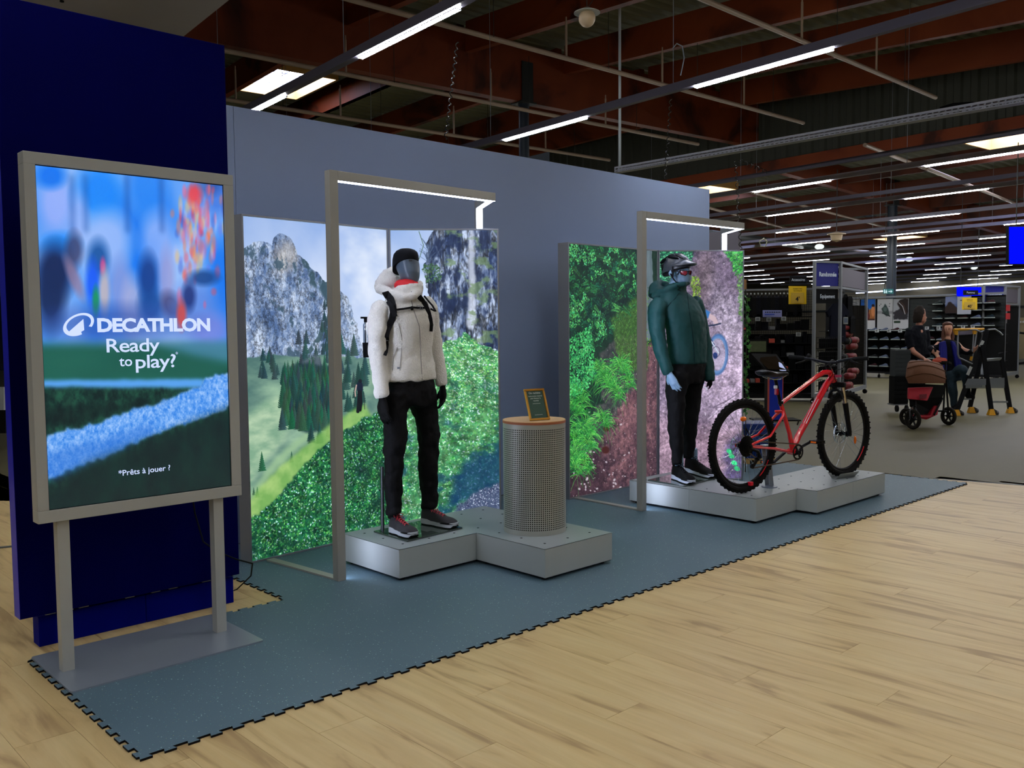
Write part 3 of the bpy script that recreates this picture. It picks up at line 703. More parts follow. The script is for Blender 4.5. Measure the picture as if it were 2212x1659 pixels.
def paint_mountain(c):
    n1 = c.noise(0.5, octv=5, seed=1)
    c.fill(c.mix((150, 180, 232), (214, 226, 250), (c.Y-440)/260+(n1-.5)*1.1))
    cl = np.clip((c.noise(0.45, 0.3, 5, seed=8)-0.5)*4, 0, 1)*c.mask([(735, 480), (930, 480), (930, 800), (735, 800)], 12); c.fill((232, 240, 254), cl, .8)
    if c.o.x < 3.0:
        rk = [(500, 560), (523, 545), (532, 530), (545, 523), (562, 520), (580, 524), (588, 530), (592, 515), (600, 508), (612, 507), (626, 514), (634, 528), (640, 548), (655, 558), (668, 570), (684, 590), (702, 604), (712, 622), (735, 628), (748, 640), (756, 655), (764, 690), (772, 708), (780, 745), (792, 775), (800, 860), (500, 860)]
        m = c.mask(rk, 0, 5, 4, 0.05)
        r1 = c.noise(0.10, 0.18, 7, seed=21, rough=.85); r2 = np.abs(c.noise(0.13, 0.2, 6, seed=22, rough=.75)-.5)*2; r3 = np.abs(c.noise(0.05, 0.09, 5, seed=23, rough=.8)-.5)*2
        rock = c.mix((84, 112, 160), (206, 222, 248), (r1-.33)*3.0)
        rock = rock*(1-0.42*np.clip(1-r2*12, 0, 1)[..., None])*(1-0.34*np.clip(1-r3*9, 0, 1)[..., None])
        c.fill(rock, m)
        c.fill((196, 184, 170), m*c.ell(618, 555, 26, 36, .2, .7), .5); c.fill((120, 125, 140), m*np.clip((c.noise(.03, .3, 4, seed=31)-.56)*8, 0, 1)*c.ell(618, 560, 34, 45, 0, .6), .6)
        c.fill((58, 84, 104), m*np.clip((c.noise(0.07, 0.1, 5, seed=40, rough=.7)-.60)*14, 0, 1), .85)
        c.fill((50, 78, 92), m*c.mask([(640, 548), (664, 556), (700, 604), (735, 626), (742, 650), (712, 660), (690, 625), (662, 610)], 3, 5, 6)*np.clip((c.noise(.05, .07, 4, seed=41)-.42)*8, 0, 1), .9)
        # lower slope and forest
        lo = c.mask([(500, 776), (545, 772), (600, 766), (650, 772), (700, 765), (760, 770), (800, 775), (900, 800), (900, 1300), (500, 1300)], 1, 5, 9)
        g = c.noise(.25, .12, 5, seed=50); c.fill(c.mix((78, 116, 112), (150, 186, 158), (g-.3)*2+(c.Y-780)/700), lo)
        br = c.mask([(520, 900), (600, 850), (640, 900), (610, 960), (560, 1010), (530, 1100), (520, 1100)], 8, 8, 12); c.fill(c.mix((128, 170, 140), (190, 216, 180), (c.noise(.12, .05, 5, seed=51)-.3)*2), br, .9)
        path = c.mask([(700, 900), (715, 905), (600, 1010), (560, 1060), (540, 1080), (530, 1075), (600, 985)], 6, 5, 14); c.fill((158, 196, 150), path, .8)
        c.fill((60, 86, 96), c.line([(700, 700), (690, 730), (668, 760), (655, 800)], 10)*np.clip((c.noise(.04, seed=60)-.35)*8, 0, 1), .9)
        r = np.random.RandomState(3)
        spots = []
        for k in range(26): spots.append((r.uniform(700, 712) if k % 3 else r.uniform(690, 715), r.uniform(660, 800), r.uniform(14, 26)))
        for k in range(16): spots.append((r.uniform(560, 602), r.uniform(770, 822), r.uniform(18, 34)))
        for k in range(14): spots.append((r.uniform(642, 700), r.uniform(740, 800), r.uniform(22, 36)))
        for k in range(10): spots.append((r.uniform(735, 790), r.uniform(760, 860), r.uniform(30, 55)))
        spots.sort(key=lambda q: q[1])
        for k, (x, y, h) in enumerate(spots): c.fir(x, y, h, (34+r.randint(20), 66+r.randint(20), 80), .3, k)
        c.fill((84, 100, 112), c.ell(672, 795, 22, 30, .4, .3)*np.clip((c.noise(.04, seed=62)-.2)*3, 0, 1))
        c.fill((20, 50, 58), c.mask([(614, 800), (640, 785), (716, 790), (716, 925), (660, 935), (612, 910)], 3, 6, 72), .8)
        sp = [(r.uniform(606, 716), r.uniform(810, 930), r.uniform(34, 62)) for _ in range(80)]+[(r.uniform(612, 716), r.uniform(830, 935), r.uniform(40, 70)) for _ in range(60)]+[(r.uniform(660, 716), r.uniform(900, 960), r.uniform(30, 50)) for _ in range(14)]
        sp += [(566, 1018, 44), (556, 1075, 24), (630, 1000, 26), (548, 1070, 18)]
        sp.sort(key=lambda q: q[1])
        for k, (x, y, h) in enumerate(sp): c.fir(x, y, h, (22+r.randint(34), 60+r.randint(44), 62+r.randint(20)), .24, 100+k)
        for k in range(12): c.fir(r.uniform(735, 795), r.uniform(820, 900), r.uniform(30, 50), (30, 74, 70), .28, 300+k)
        fg = c.mask([(500, 1140), (545, 1092), (600, 1040), (650, 985), (713, 930), (740, 910), (790, 885), (900, 850), (900, 1300), (500, 1300)], 2, 6, 15)
        c.fill(c.mix((120, 178, 84), (176, 214, 120), (c.noise(.1, seed=81)-.3)*2), c.mask([(500, 1150), (545, 1070), (600, 1015), (713, 915), (790, 870), (800, 900), (713, 960), (620, 1060), (540, 1150)], 5, 5, 16), .85)
        fg2 = c.mask([(500, 1180), (545, 1120), (600, 1075), (650, 1010), (713, 955), (790, 900), (900, 860), (900, 1300), (500, 1300)], 3, 7, 17)
        c.fill(c.mix((10, 56, 48), (36, 110, 62), c.noise(.12, octv=4, seed=82)), fg2)
        c.leaves(fg2, 5200, .011, GREEN_D+[(44, 124, 60), (62, 150, 72), (30, 104, 74)], .55, 7)
        c.leaves(fg2, 2000, .008, [(110, 184, 92), (150, 205, 150), (84, 168, 84), (170, 210, 215)], .5, 8)
        c.img *= (1-fg2*(1-np.clip(.42+1.15*c.noise(.055, .04, 4, seed=88, rough=.7), .4, 1.25)))[..., None]
        dk = fg2*np.clip((c.noise(.16, .12, 4, seed=83)-.5)*5, 0, 1); c.fill((8, 42, 46), dk, .45)
        # hiker with rucksack
        c.fill((16, 26, 52), c.ell(777, 836, 7, 13)); c.fill((14, 16, 28), c.ell(778, 823, 4, 4)); c.fill((12, 14, 24), c.line([(776, 846), (775, 868), (773, 889)], 7)); c.fill((12, 14, 24), c.line([(779, 846), (780, 868), (778, 886)], 6)); c.fill((200, 170, 160), c.line([(770, 832), (767, 846), (768, 856)], 2.6)); c.fill((30, 30, 40), c.line([(786, 848), (788, 884)], 1.2))
    else:
        cf = c.mask([(905, 480), (935, 500), (925, 515), (920, 545), (922, 560), (914, 585), (918, 610), (925, 640), (932, 672), (944, 700), (950, 742), (1005, 735), (1075, 760), (1100, 760), (1100, 480)], 0, 6, 24, .05)
        r1 = c.noise(0.05, 0.22, 6, seed=121, rough=.7); r2 = np.abs(c.noise(0.10, 0.34, 5, seed=122, rough=.66)-.5)*2; r3 = np.abs(c.noise(0.05, 0.12, 4, seed=123, rough=.7)-.5)*2
        rock = c.mix((40, 60, 104), (206, 222, 250), (r1-.3)*2.6); rock = rock*(1-0.6*np.clip(1-r2*7, 0, 1)[..., None])*(1-0.45*np.clip(1-r3*6, 0, 1)[..., None]); c.fill(rock, cf)
        c.fill((26, 40, 74), cf*np.clip((c.noise(.12, .2, 5, seed=130, rough=.7)-.54)*9, 0, 1), .85)
        for x, y, a, b in ((985, 520, 16, 40), (945, 540, 14, 30), (1040, 520, 20, 26), (985, 600, 9, 24), (975, 655, 10, 22), (1062, 640, 14, 50), (955, 690, 9, 20)): c.fill((24, 40, 78), cf*c.ell(x, y, a, b, .3, .5)*np.clip((c.noise(.04, .08, 4, seed=int(x))-.38)*6, 0, 1), .85)
        c.fill((224, 232, 250), c.mask([(1014, 490), (1024, 490), (1026, 600), (1030, 690), (1020, 715), (1008, 700), (1012, 600)], 3, 4, 25), .75)
        c.fill((110, 140, 96), cf*np.clip((c.noise(.10, .06, 4, seed=140)-.58)*9, 0, 1), .7)
        c.leaves(cf*c.ell(930, 590, 25, 22, 0, .4), 160, .008, [(40, 80, 60), (70, 110, 70)], .6, 3)
        gr = c.mask([(840, 800), (905, 790), (945, 748), (985, 730), (1008, 718), (1030, 740), (1075, 762), (1110, 765), (1110, 1200), (780, 1200), (780, 830)], 1, 7, 26)
        c.fill(c.mix((40, 110, 76), (110, 176, 110), c.noise(.12, octv=4, seed=141)), gr)
        c.leaves(gr, 5200, .010, GREEN_B+[(40, 120, 90), (70, 150, 100), (150, 200, 150)], .5, 17)
        c.leaves(gr*(c.Y < 880), 900, .009, [(190, 225, 190), (140, 205, 110)], .45, 18, ang=-.5)
        c.img *= (1-gr*(1-np.clip(.40+1.2*c.noise(.05, .035, 4, seed=89, rough=.7), .4, 1.25)))[..., None]
        c.fill((16, 66, 96), gr*np.clip((c.noise(.14, .08, 5, seed=143)-.55)*7, 0, 1)*np.clip((c.Y-760)/200, 0, 1), .7)
        c.fill((10, 50, 104), c.mask([(1000, 1000), (1040, 990), (1100, 960), (1100, 1075), (1010, 1080), (960, 1100)], 8, 12, 28), .72)
        st = c.mask([(1010, 1075), (1050, 1055), (1100, 1030), (1100, 1160), (950, 1160), (985, 1095)], 4, 8, 29); c.fill((74, 88, 120), st); c.leaves(st, 700, .006, [(190, 200, 225), (120, 130, 160), (60, 70, 100)], .7, 19)
        c.fill((66, 100, 60), c.line([(905, 500), (915, 530), (905, 560)], 1.2)); r = np.random.RandomState(5)
        for k in range(26):
            a = r.uniform(-2.6, -.6); x, y = 925, 575-r.uniform(0, 45); c.fill((80, 100, 130), c.line([(x, y), (x+math.cos(a)*22, y+math.sin(a)*22)], 1.0), .7)
def paint_trail(c):
    if c.o.x < 6.0:
        c.fill(c.mix((14, 38, 34), (30, 62, 44), c.noise(.2, octv=5, seed=201)))
        dirt = c.mask([(1180, 1100), (1232, 1030), (1262, 990), (1300, 940), (1340, 870), (1375, 800), (1400, 740), (1440, 700), (1440, 1150), (1180, 1150)], 3, 10, 30)
        n = c.noise(.05, octv=5, seed=202, rough=.75); n2 = c.noise(.35, octv=3, seed=203)
        c.fill(c.mix((62, 44, 56), (156, 110, 116), (n-.3)*1.5+(n2-.5)*1.0+(1000-c.Y)/900), dirt)
        c.fill((52, 36, 46), c.mask([(1220, 1090), (1232, 1000), (1270, 960), (1300, 1010), (1330, 1060), (1300, 1090)], 20, 20, 32), .45)
        bank = c.mask([(1290, 770), (1330, 730), (1400, 720), (1400, 800), (1345, 870), (1310, 930), (1270, 985), (1240, 1010), (1240, 960), (1300, 860)], 3, 10, 33); c.fill(c.mix((44, 50, 56), (96, 92, 92), (c.noise(.05, octv=5, seed=205, rough=.75)-.25)*1.8), bank, .85)
        ms = c.mask([(1320, 690), (1372, 640), (1400, 660), (1400, 800), (1350, 800), (1330, 760)], 5, 8, 34); c.fill((66, 104, 48), ms, .7); c.leaves(ms, 1800, .012, [(70, 120, 46), (90, 140, 60), (50, 90, 44)], .22, 31, ang=1.2)
        fir = c.mask([(1200, 500), (1380, 500), (1380, 650), (1340, 690), (1310, 740), (1270, 760), (1290, 800), (1250, 850), (1200, 850)], 2, 12, 35)
        r = np.random.RandomState(9); ys, xs = np.nonzero(fir > .5)
        for k in range(150):                      # fir twigs: a stem with needles on both sides
            q = r.randint(len(ys)); i, j = xs[q], ys[q]; a = r.uniform(-.9, .5)+(PI if r.rand() < .5 else 0); L = r.uniform(18, 44)*c.res/400; d = (1 if r.rand() > .3 else .6)
            tip = np.array([(40, 128, 74), (60, 160, 84), (24, 100, 74), (96, 190, 96), (30, 116, 92)][r.randint(5)], float)*(1.0 if c.H-j < 900 else 1)
            for t in np.linspace(0, 1, int(L/1.6)):
                X_, Y_ = i+math.cos(a)*L*t, j+math.sin(a)*L*t-6*t*t; nl = (1-t*.7)*9*c.res/400
                for sg in (-1, 1):
                    for u in np.linspace(0, 1, int(nl)+2):
                        ii, jj = int(X_+math.cos(a+sg*1.0)*nl*u), int(Y_+math.sin(a+sg*1.0)*nl*u)
                        if 0 <= ii < c.W and 0 <= jj < c.H: c.img[jj, ii] = np.clip(tip*(.55+.55*u)*d, 0, 255)
        c.leaves(fir, 1500, .013, [(18, 84, 58), (30, 110, 66), (44, 140, 76), (20, 70, 64)], .3, 35)
        tipz = fir*np.clip((c.noise(.12, octv=3, seed=210)-.52)*8, 0, 1)*((c.X < 1310) | (c.Y < 620)); c.leaves(tipz, 1500, .010, [(92, 196, 96), (120, 214, 120), (64, 170, 88), (80, 200, 140)], .5, 36)
        dk = fir*np.clip((c.noise(.18, octv=4, seed=211)-.55)*6, 0, 1); c.fill((8, 26, 34), dk, .6)
        c.leaves(bank, 900, .006, [(150, 140, 140), (70, 60, 62), (110, 90, 80), (40, 44, 40)], .35, 61); c.img *= np.clip(.6+.8*c.noise(.02, octv=4, seed=290, rough=.8), .55, 1.3)[..., None]
        tk = c.mask([(1384, 520), (1408, 520), (1412, 700), (1404, 735), (1386, 740), (1380, 640)], 1, 2, 36); c.fill(c.mix((70, 88, 96), (130, 146, 156), c.noise(.02, .2, 4, seed=212)), tk)
        c.leaves(c.mask([(1375, 620), (1420, 620), (1424, 740), (1375, 760)], 4, 8, 37), 300, .01, [(90, 150, 40), (60, 120, 50), (130, 180, 60)], .5, 37)
        c.leaves(dirt, 500, .005, [(200, 190, 200), (160, 130, 130), (90, 70, 80)], .7, 39)
        for x, y, a in ((1310, 925, 7), (1308, 972, 8)): c.fill((70, 30, 28), c.ell(x, y, a, a, 0, .4))
        r = np.random.RandomState(2)
        for k in range(46): c.fill((214, 204, 214), c.ell(1240+abs(r.normal())*60, 1062-abs(r.normal())*75, r.uniform(1, 3.5), r.uniform(1, 3), r.rand()*3, .6), .8)
        G = [(60, 170, 70), (90, 200, 80), (40, 140, 66), (120, 216, 96), (30, 110, 60)]
        for k, (x, y, n_, l_) in enumerate(((1262, 925, 90, 62), (1240, 880, 70, 60), (1300, 905, 70, 46), (1240, 945, 60, 55), (1268, 955, 70, 42), (1240, 985, 80, 60), (1262, 1000, 50, 40), (1240, 1010, 40, 40), (1310, 820, 90, 58), (1340, 790, 80, 52), (1330, 845, 50, 40), (1355, 820, 50, 36), (1295, 795, 60, 44), (1250, 850, 60, 50))):
            c.blades(x, y, int(n_*1.3), l_*1.45, G, 1.9, 50+k, 2.6); c.blades(x+8, y+14, int(n_*.8), l_*1.1, G[:3], 1.9, 90+k, 2.2)
        c.leaves(c.mask([(1225, 740), (1270, 700), (1290, 800), (1260, 850), (1225, 860)], 3, 8, 38), 900, .012, [(60, 180, 90), (90, 210, 120), (40, 140, 80)], .55, 44)
    else:
        n = c.noise(.04, octv=5, seed=302, rough=.75); n2 = c.noise(.4, octv=3, seed=303)
        t = (n-.5)*1.1+(n2-.5)*.9+np.clip((c.X-1500)/140, 0, 1)*.38+.20+np.clip((c.Y-640)/400, 0, .38)
        c.fill(c.mix((70, 62, 84), (204, 182, 210), t))
        c.fill((222, 210, 232), c.ell(1570, 690, 30, 90, -.3, .9)*np.clip(n*1.6, 0, 1), .5); c.fill((120, 100, 96), c.ell(1520, 600, 22, 60, .1, .9), .35); c.fill((100, 84, 108), c.ell(1575, 590, 26, 46, .2, .9), .35)
        c.fill((148, 110, 120), c.mask([(1420, 900), (1620, 930), (1620, 1060), (1420, 1060)], 40), .4)
        tg = c.mask([(1420, 535), (1500, 535), (1490, 570), (1450, 590), (1430, 700), (1418, 740)], 4, 9, 40); c.fill((24, 70, 64), tg); c.leaves(tg, 900, .012, [(60, 160, 100), (30, 110, 80), (110, 196, 150)], .35, 51, ang=.2)
        c.leaves(c.mask([(1560, 535), (1612, 535), (1612, 590), (1590, 600), (1575, 560)], 3, 8, 41), 500, .014, [(50, 150, 70), (90, 190, 80), (30, 110, 60)], .3, 52, ang=.4)
        c.leaves(c.mask([(1590, 590), (1612, 590), (1612, 760), (1600, 700)], 3, 8, 42), 240, .010, [(90, 130, 90), (110, 160, 80)], .4, 53)
        c.leaves(c.mask([(1488, 600), (1512, 600), (1515, 660), (1495, 650)], 4, 8, 43), 300, .009, [(100, 140, 50), (140, 170, 70)], .5, 54)
        dk = c.mask([(1568, 960), (1612, 930), (1612, 1060), (1560, 1060)], 10, 14, 44); c.fill((44, 44, 92), dk, .65)
        for x, y in ((1580, 985), (1586, 1000), (1592, 1012), (1576, 975)): c.fill((60, 200, 130), c.ell(x, y, 7, 5, .5, .3))
        c.fill((60, 50, 70), c.line([(1540, 880), (1570, 866), (1600, 846)], 2), .5); c.fill((230, 215, 240), c.line([(1530, 905), (1560, 878), (1585, 858)], 3), .5); c.fill((110, 96, 120), c.line([(1535, 880), (1568, 880), (1590, 870)], 2), .6)
        c.img *= np.clip(.62+.8*c.noise(.018, octv=3, seed=390, rough=.8), .6, 1.3)[..., None]; c.img *= np.clip(.80+.42*c.noise(.10, .05, 4, seed=391), .7, 1.2)[..., None]
        # rider: wheel, fork, sleeve, arm, bar
        for rx, ry, col in ((21, 42, (70, 110, 170)), (18, 38, (96, 140, 196))):
            d = np.hypot((c.X-1550)*.98/rx+(c.Y-766)*.004, (c.Y-766)/ry-(c.X-1550)*.004); c.fill(col, np.clip(1.1-np.abs(d-1)*8, 0, 1))
        c.fill((186, 180, 210), c.ell(1550, 766, 15, 34, -.1, .1), .55); c.fill((40, 60, 110), c.line([(1523, 722), (1536, 736), (1541, 745)], 6)); c.fill((196, 206, 226), c.line([(1537, 738), (1552, 762)], 3)); c.fill((40, 60, 120), c.ell(1545, 768, 5, 7)); c.fill((30, 34, 60), c.ell(1547, 760, 9, 12, 0, .1)*(1-c.ell(1547, 760, 7.5, 10.5, 0, .1)), .6)
        c.fill((56, 120, 190), c.mask([(1500, 655), (1516, 664), (1534, 674), (1530, 688), (1512, 684), (1500, 680)], 1)); c.fill((206, 180, 190), c.mask([(1533, 677), (1546, 684), (1552, 698), (1546, 704), (1540, 694), (1530, 688)], 1))
        c.fill((40, 50, 80), c.line([(1516, 712), (1528, 704), (1544, 702), (1556, 699)], 3.2)); c.fill((30, 70, 140), c.mask([(1505, 780), (1521, 784), (1521, 830), (1508, 828)], 1)); c.fill((190, 196, 216), c.line([(1516, 834), (1526, 838), (1527, 842)], 2))
        for k in range(40):
            r = np.random.RandomState(k); c.fill((236, 230, 246), c.ell(r.uniform(1425, 1605), r.uniform(560, 1030), r.uniform(.8, 2), r.uniform(.8, 1.6), 0, .8), .7)
def paint_screen(c):
    Y = c.Y; blurn = c.noise(.3, .5, 3, seed=401)
    c.fill(c.mix((24, 120, 240), (150, 190, 250), (blurn-.35)*2.2+.15))
    def blob(col, x, y, rx, ry, a=1.0, ang=0.0): c.fill(col, c.ell(x, y, rx, ry, ang, .9), a)
    blob((150, 175, 250), 120, 440, 34, 60, .9); blob((10, 130, 250), 215, 420, 50, 60, .9); blob((0, 110, 240), 110, 380, 30, 26, .9); blob((150, 180, 250), 170, 470, 20, 50, .8); blob((150, 185, 250), 230, 520, 50, 60, .9); blob((30, 130, 245), 320, 410, 40, 60, .9)
    blob((150, 180, 250), 340, 520, 34, 60, .7); blob((30, 140, 250), 130, 530, 40, 26, .9)
    for x in (155, 184, 274, 348): c.fill((10, 60, 150), c.blur(c.line([(x, 380), (x+2, 500)], 6), 6), .7)
    blob((14, 34, 84), 118, 590, 36, 60, .95); blob((16, 40, 90), 110, 640, 30, 70, .95); blob((60, 60, 100), 160, 540, 18, 36, .8); blob((16, 80, 160), 212, 560, 22, 40, .9); blob((20, 90, 250), 200, 610, 14, 46, .9); blob((200, 80, 150), 222, 575, 6, 18, .9); blob((190, 180, 190), 226, 630, 11, 46, .9); blob((20, 150, 90), 207, 650, 7, 30, .9)
    blob((150, 120, 150), 160, 600, 12, 46, .7, -.4); blob((130, 150, 220), 260, 620, 22, 60, .8); blob((170, 175, 220), 285, 660, 22, 60, .8); blob((16, 60, 140), 320, 600, 20, 50, .9); blob((16, 70, 150), 326, 660, 26, 36, .8); blob((150, 150, 210), 360, 600, 16, 60, .7); blob((60, 60, 110), 370, 660, 20, 30, .8, -.4); blob((90, 130, 220), 425, 670, 50, 60, .7); blob((120, 130, 220), 455, 715, 40, 36, .7); blob((40, 70, 160), 250, 700, 150, 40, .55)
    blob((50, 110, 220), 470, 420, 26, 46, .8); blob((20, 60, 140), 450, 400, 30, 22, .5)
    r = np.random.RandomState(12)
    for k in range(150):
        x, y = 430+r.normal()*26, 500+r.normal()*60
        if y < 405 or x < 372: continue
        blob([(240, 70, 80), (250, 120, 70), (200, 150, 200), (240, 90, 130), (110, 120, 230), (250, 190, 90), (180, 190, 240), (60, 90, 200)][r.randint(8)], x, y, r.uniform(2.5, 6), r.uniform(7, 18), .42)
    blob((236, 60, 70), 420, 420, 16, 20, .8); blob((14, 60, 130), 440, 600, 30, 16, .8); blob((20, 40, 110), 408, 640, 14, 30, .8); blob((220, 70, 60), 392, 680, 10, 30, .8)
    g0 = c.mask([(60, 742), (500, 742), (520, 1110), (60, 1120)], 10)
    c.fill(c.mix((22, 84, 74), (34, 104, 90), c.noise(.4, .2, 3, seed=402)), g0)
    c.fill((90, 150, 200), c.mask([(340, 745), (495, 735), (495, 782), (420, 768)], 10), .6)
    g1 = c.mask([(60, 830), (420, 834), (500, 800), (520, 1110), (60, 1120)], 5); c.fill(c.mix((8, 34, 36), (30, 84, 66), (c.noise(.03, .05, 4, seed=403, rough=.8)-.25)*2), g1)
    c.fill((90, 165, 245), c.mask([(60, 822), (440, 818), (440, 838), (60, 836)], 4, 2, 60), .95)
    ln = c.mask([(100, 938), (180, 922), (270, 890), (380, 858), (420, 836), (460, 812), (500, 800), (500, 880), (440, 902), (340, 935), (230, 985), (160, 1010), (112, 1032), (100, 1034)], 1, 9, 61, .03); ln = c.blur(ln, 2)
    c.fill(c.mix((50, 130, 230), (160, 200, 255), (c.noise(.012, .018, 4, seed=404, rough=.8)-.25)*2.0), ln)
    c.fill((40, 110, 210), c.mask([(100, 980), (230, 945), (330, 915), (330, 935), (240, 985), (160, 1020), (105, 1042)], 8, 4, 62), .55)
    lo = c.mask([(100, 1060), (200, 1000), (330, 950), (500, 880), (520, 1110), (90, 1120)], 14); c.fill(c.mix((8, 28, 34), (14, 48, 46), c.noise(.06, .12, 3, seed=405)), lo, .9)
    c.fill((6, 26, 30), c.mask([(98, 875), (250, 872), (370, 860), (270, 885), (180, 912), (100, 925)], 6, 5, 63), .6)
# ================================================================ the display: platforms, light boxes, light frames
alu = mat('brushed_grey', (150, 158, 160), rough=0.42, metal=0.15, spec=0.4, noise=0.015)
alu_side = mat('box_grey', (166, 172, 170), rough=0.5, noise=0.015)
gap = mat('dark_gap', (6, 7, 12))
def drilled_top(mb, x0, y0, nx, ny, z, cell=0.2, r=0.0085, depth=0.014, n=8):
    """top sheet with a drilled hole in the middle of each cell"""
    holes = MB()
    for i in range(nx):
        for j in range(ny):
            cx, cy = x0+cell*(i+.5), y0+cell*(j+.5); h = cell/2
            sq = []; ci = []
            for k in range(n):
                a = 2*PI*k/n+PI/4; c_, s_ = math.cos(a), math.sin(a); m_ = max(abs(c_), abs(s_))
                sq.append((cx+h*c_/m_, cy+h*s_/m_, z)); ci.append((cx+r*c_, cy+r*s_, z))
            lo = [(x, y, z-depth) for x, y, _ in ci]; b = len(mb.v)
            mb.v += sq+ci
            for k in range(n): mb.f.append((b+k, b+(k+1) % n, b+n+(k+1) % n, b+n+k))
            q = len(holes.v); holes.v += ci+lo
            for k in range(n): holes.f.append((q+k, q+(k+1) % n, q+n+(k+1) % n, q+n+k))
            holes.f.append(tuple(q+n+k for k in range(n)))
    return holes
def platform(label, x0, x1, y0, y1, seam=None):
    zt, zb = 0.2, 0.03
    t = thing('platform', label, 'platform', ((x0+x1)/2, (y0+y1)/2, 0.009), 'low grey display platforms')
    mb = MB(); g = 0.0015; nx, ny = round((x1-x0)/.2), round((y1-y0)/.2)
    h = drilled_top(mb, x0, y0, nx, ny, zt)
    for v in range(len(mb.v)):
        pass
    mb.build('top_sheet', alu, t); h.build('drill_hole', gap, t, kind='stuff')
    s = MB()
    # side sheets, each one its own part; long sides are split at the joint
    def side(p, q):
        p, q = Vector((*p, 0)), Vector((*q, 0)); d = (q-p); L = d.length; d.normalize(); nrm = Vector((d.y, -d.x, 0))
        cuts = [0, L] if L < 0.7 else [0, L/2, L]
        for a, b in zip(cuts[:-1], cuts[1:]):
            MB().frame(p+d*(a+.001)+Vector((0, 0, zb))-nrm*0.004, d, nrm, (0, 0, 1), (b-a)-.002, 0.004, zt-zb-0.0035).build('side_sheet', alu_side, t)
    side((x0, y0), (x1, y0)); side((x1, y0), (x1, y1)); side((x1, y1), (x0, y1)); side((x0, y1), (x0, y0))
    MB().box(x0+.006, x1-.006, y0+.006, y1-.006, 0.025, zt-0.018).build('core', gap, t)
    for fx in (x0+.05, x1-.05):
        for fy in (y0+.05, y1-.05): MB().cyl((fx, fy, 0.009), (fx, fy, 0.03), 0.02, 10).build('foot', gap, t)
    return t
platform('low grey drilled platform carrying the mannequin in the white fleece jacket', 3.05, 4.25, 4.175, 4.775)
platform('square grey drilled platform under the perforated round pedestal', 3.65, 4.25, 3.575, 4.175)
platform('grey drilled platform under the mannequin in green and the rear bicycle wheel', 5.83, 6.43, 3.515, 4.715)
platform('grey drilled platform under the front wheel of the red bicycle', 6.43, 7.63, 3.345, 3.945)
# ---- light boxes
boxside = mat('lightbox_frame', (140, 142, 146), rough=0.4, metal=0.3)
tent = mat('lightbox_edge', (150, 165, 180), rough=0.35, metal=0.4)
def lightbox(label, p, q, painter, seed, th=0.12, z0=0.009, z1=2.2):
    p, q = Vector((p[0], p[1], 0)), Vector((q[0], q[1], 0)); d = (q-p); L = d.length; d.normalize(); back = Vector((-d.y, d.x, 0))
    t = thing('light_box', label, 'light box', (p+q)/2+back*th/2+ZU*z0, 'tall backlit picture panels')
    e = 0.012
    f_ = MB()
    f_.frame(p+ZU*z0, d, back, ZU, L, th, e); f_.frame(p+ZU*(z1-e), d, back, ZU, L, th, e)
    f_.frame(p+ZU*(z0+e), d, back, ZU, e, th, z1-z0-2*e); f_.frame(p+d*(L-e)+ZU*(z0+e), d, back, ZU, e, th, z1-z0-2*e)
    f_.build('frame', boxside, t, bevel=0.0015)
    MB().frame(p+d*e+back*(th-.012)+ZU*(z0+e), d, back, ZU, L-2*e, 0.008, z1-z0-2*e).build('back_board', gap, t)
    c = Canvas(p+d*e+back*0.006+ZU*(z0+e), d, ZU, L-2*e, z1-z0-2*e, 420, seed)
    painter(c); m = c.material('print_'+str(seed), LB_GAIN)
    c.face('printed_fabric', m, t)
    return t, c
LB_GAIN = 1.0
lightbox('tall backlit picture of a pale rocky mountain above a green slope, beside the screen', (2.632, 5.18), (3.803, 5.275), paint_mountain, 1)
lightbox('narrow backlit picture of a cliff above bright leaves, behind the fleece mannequin', (3.808, 5.275), (4.425, 4.783), paint_mountain, 2, th=0.10)
lightbox('tall backlit picture of dark fir branches and grass tufts beside red earth', (5.575, 5.165), (6.817, 5.168), paint_trail, 3)
lightbox('narrow backlit picture of a dusty trail with a blue bicycle wheel', (6.822, 5.165), (7.467, 4.65), paint_trail, 4, th=0.10)
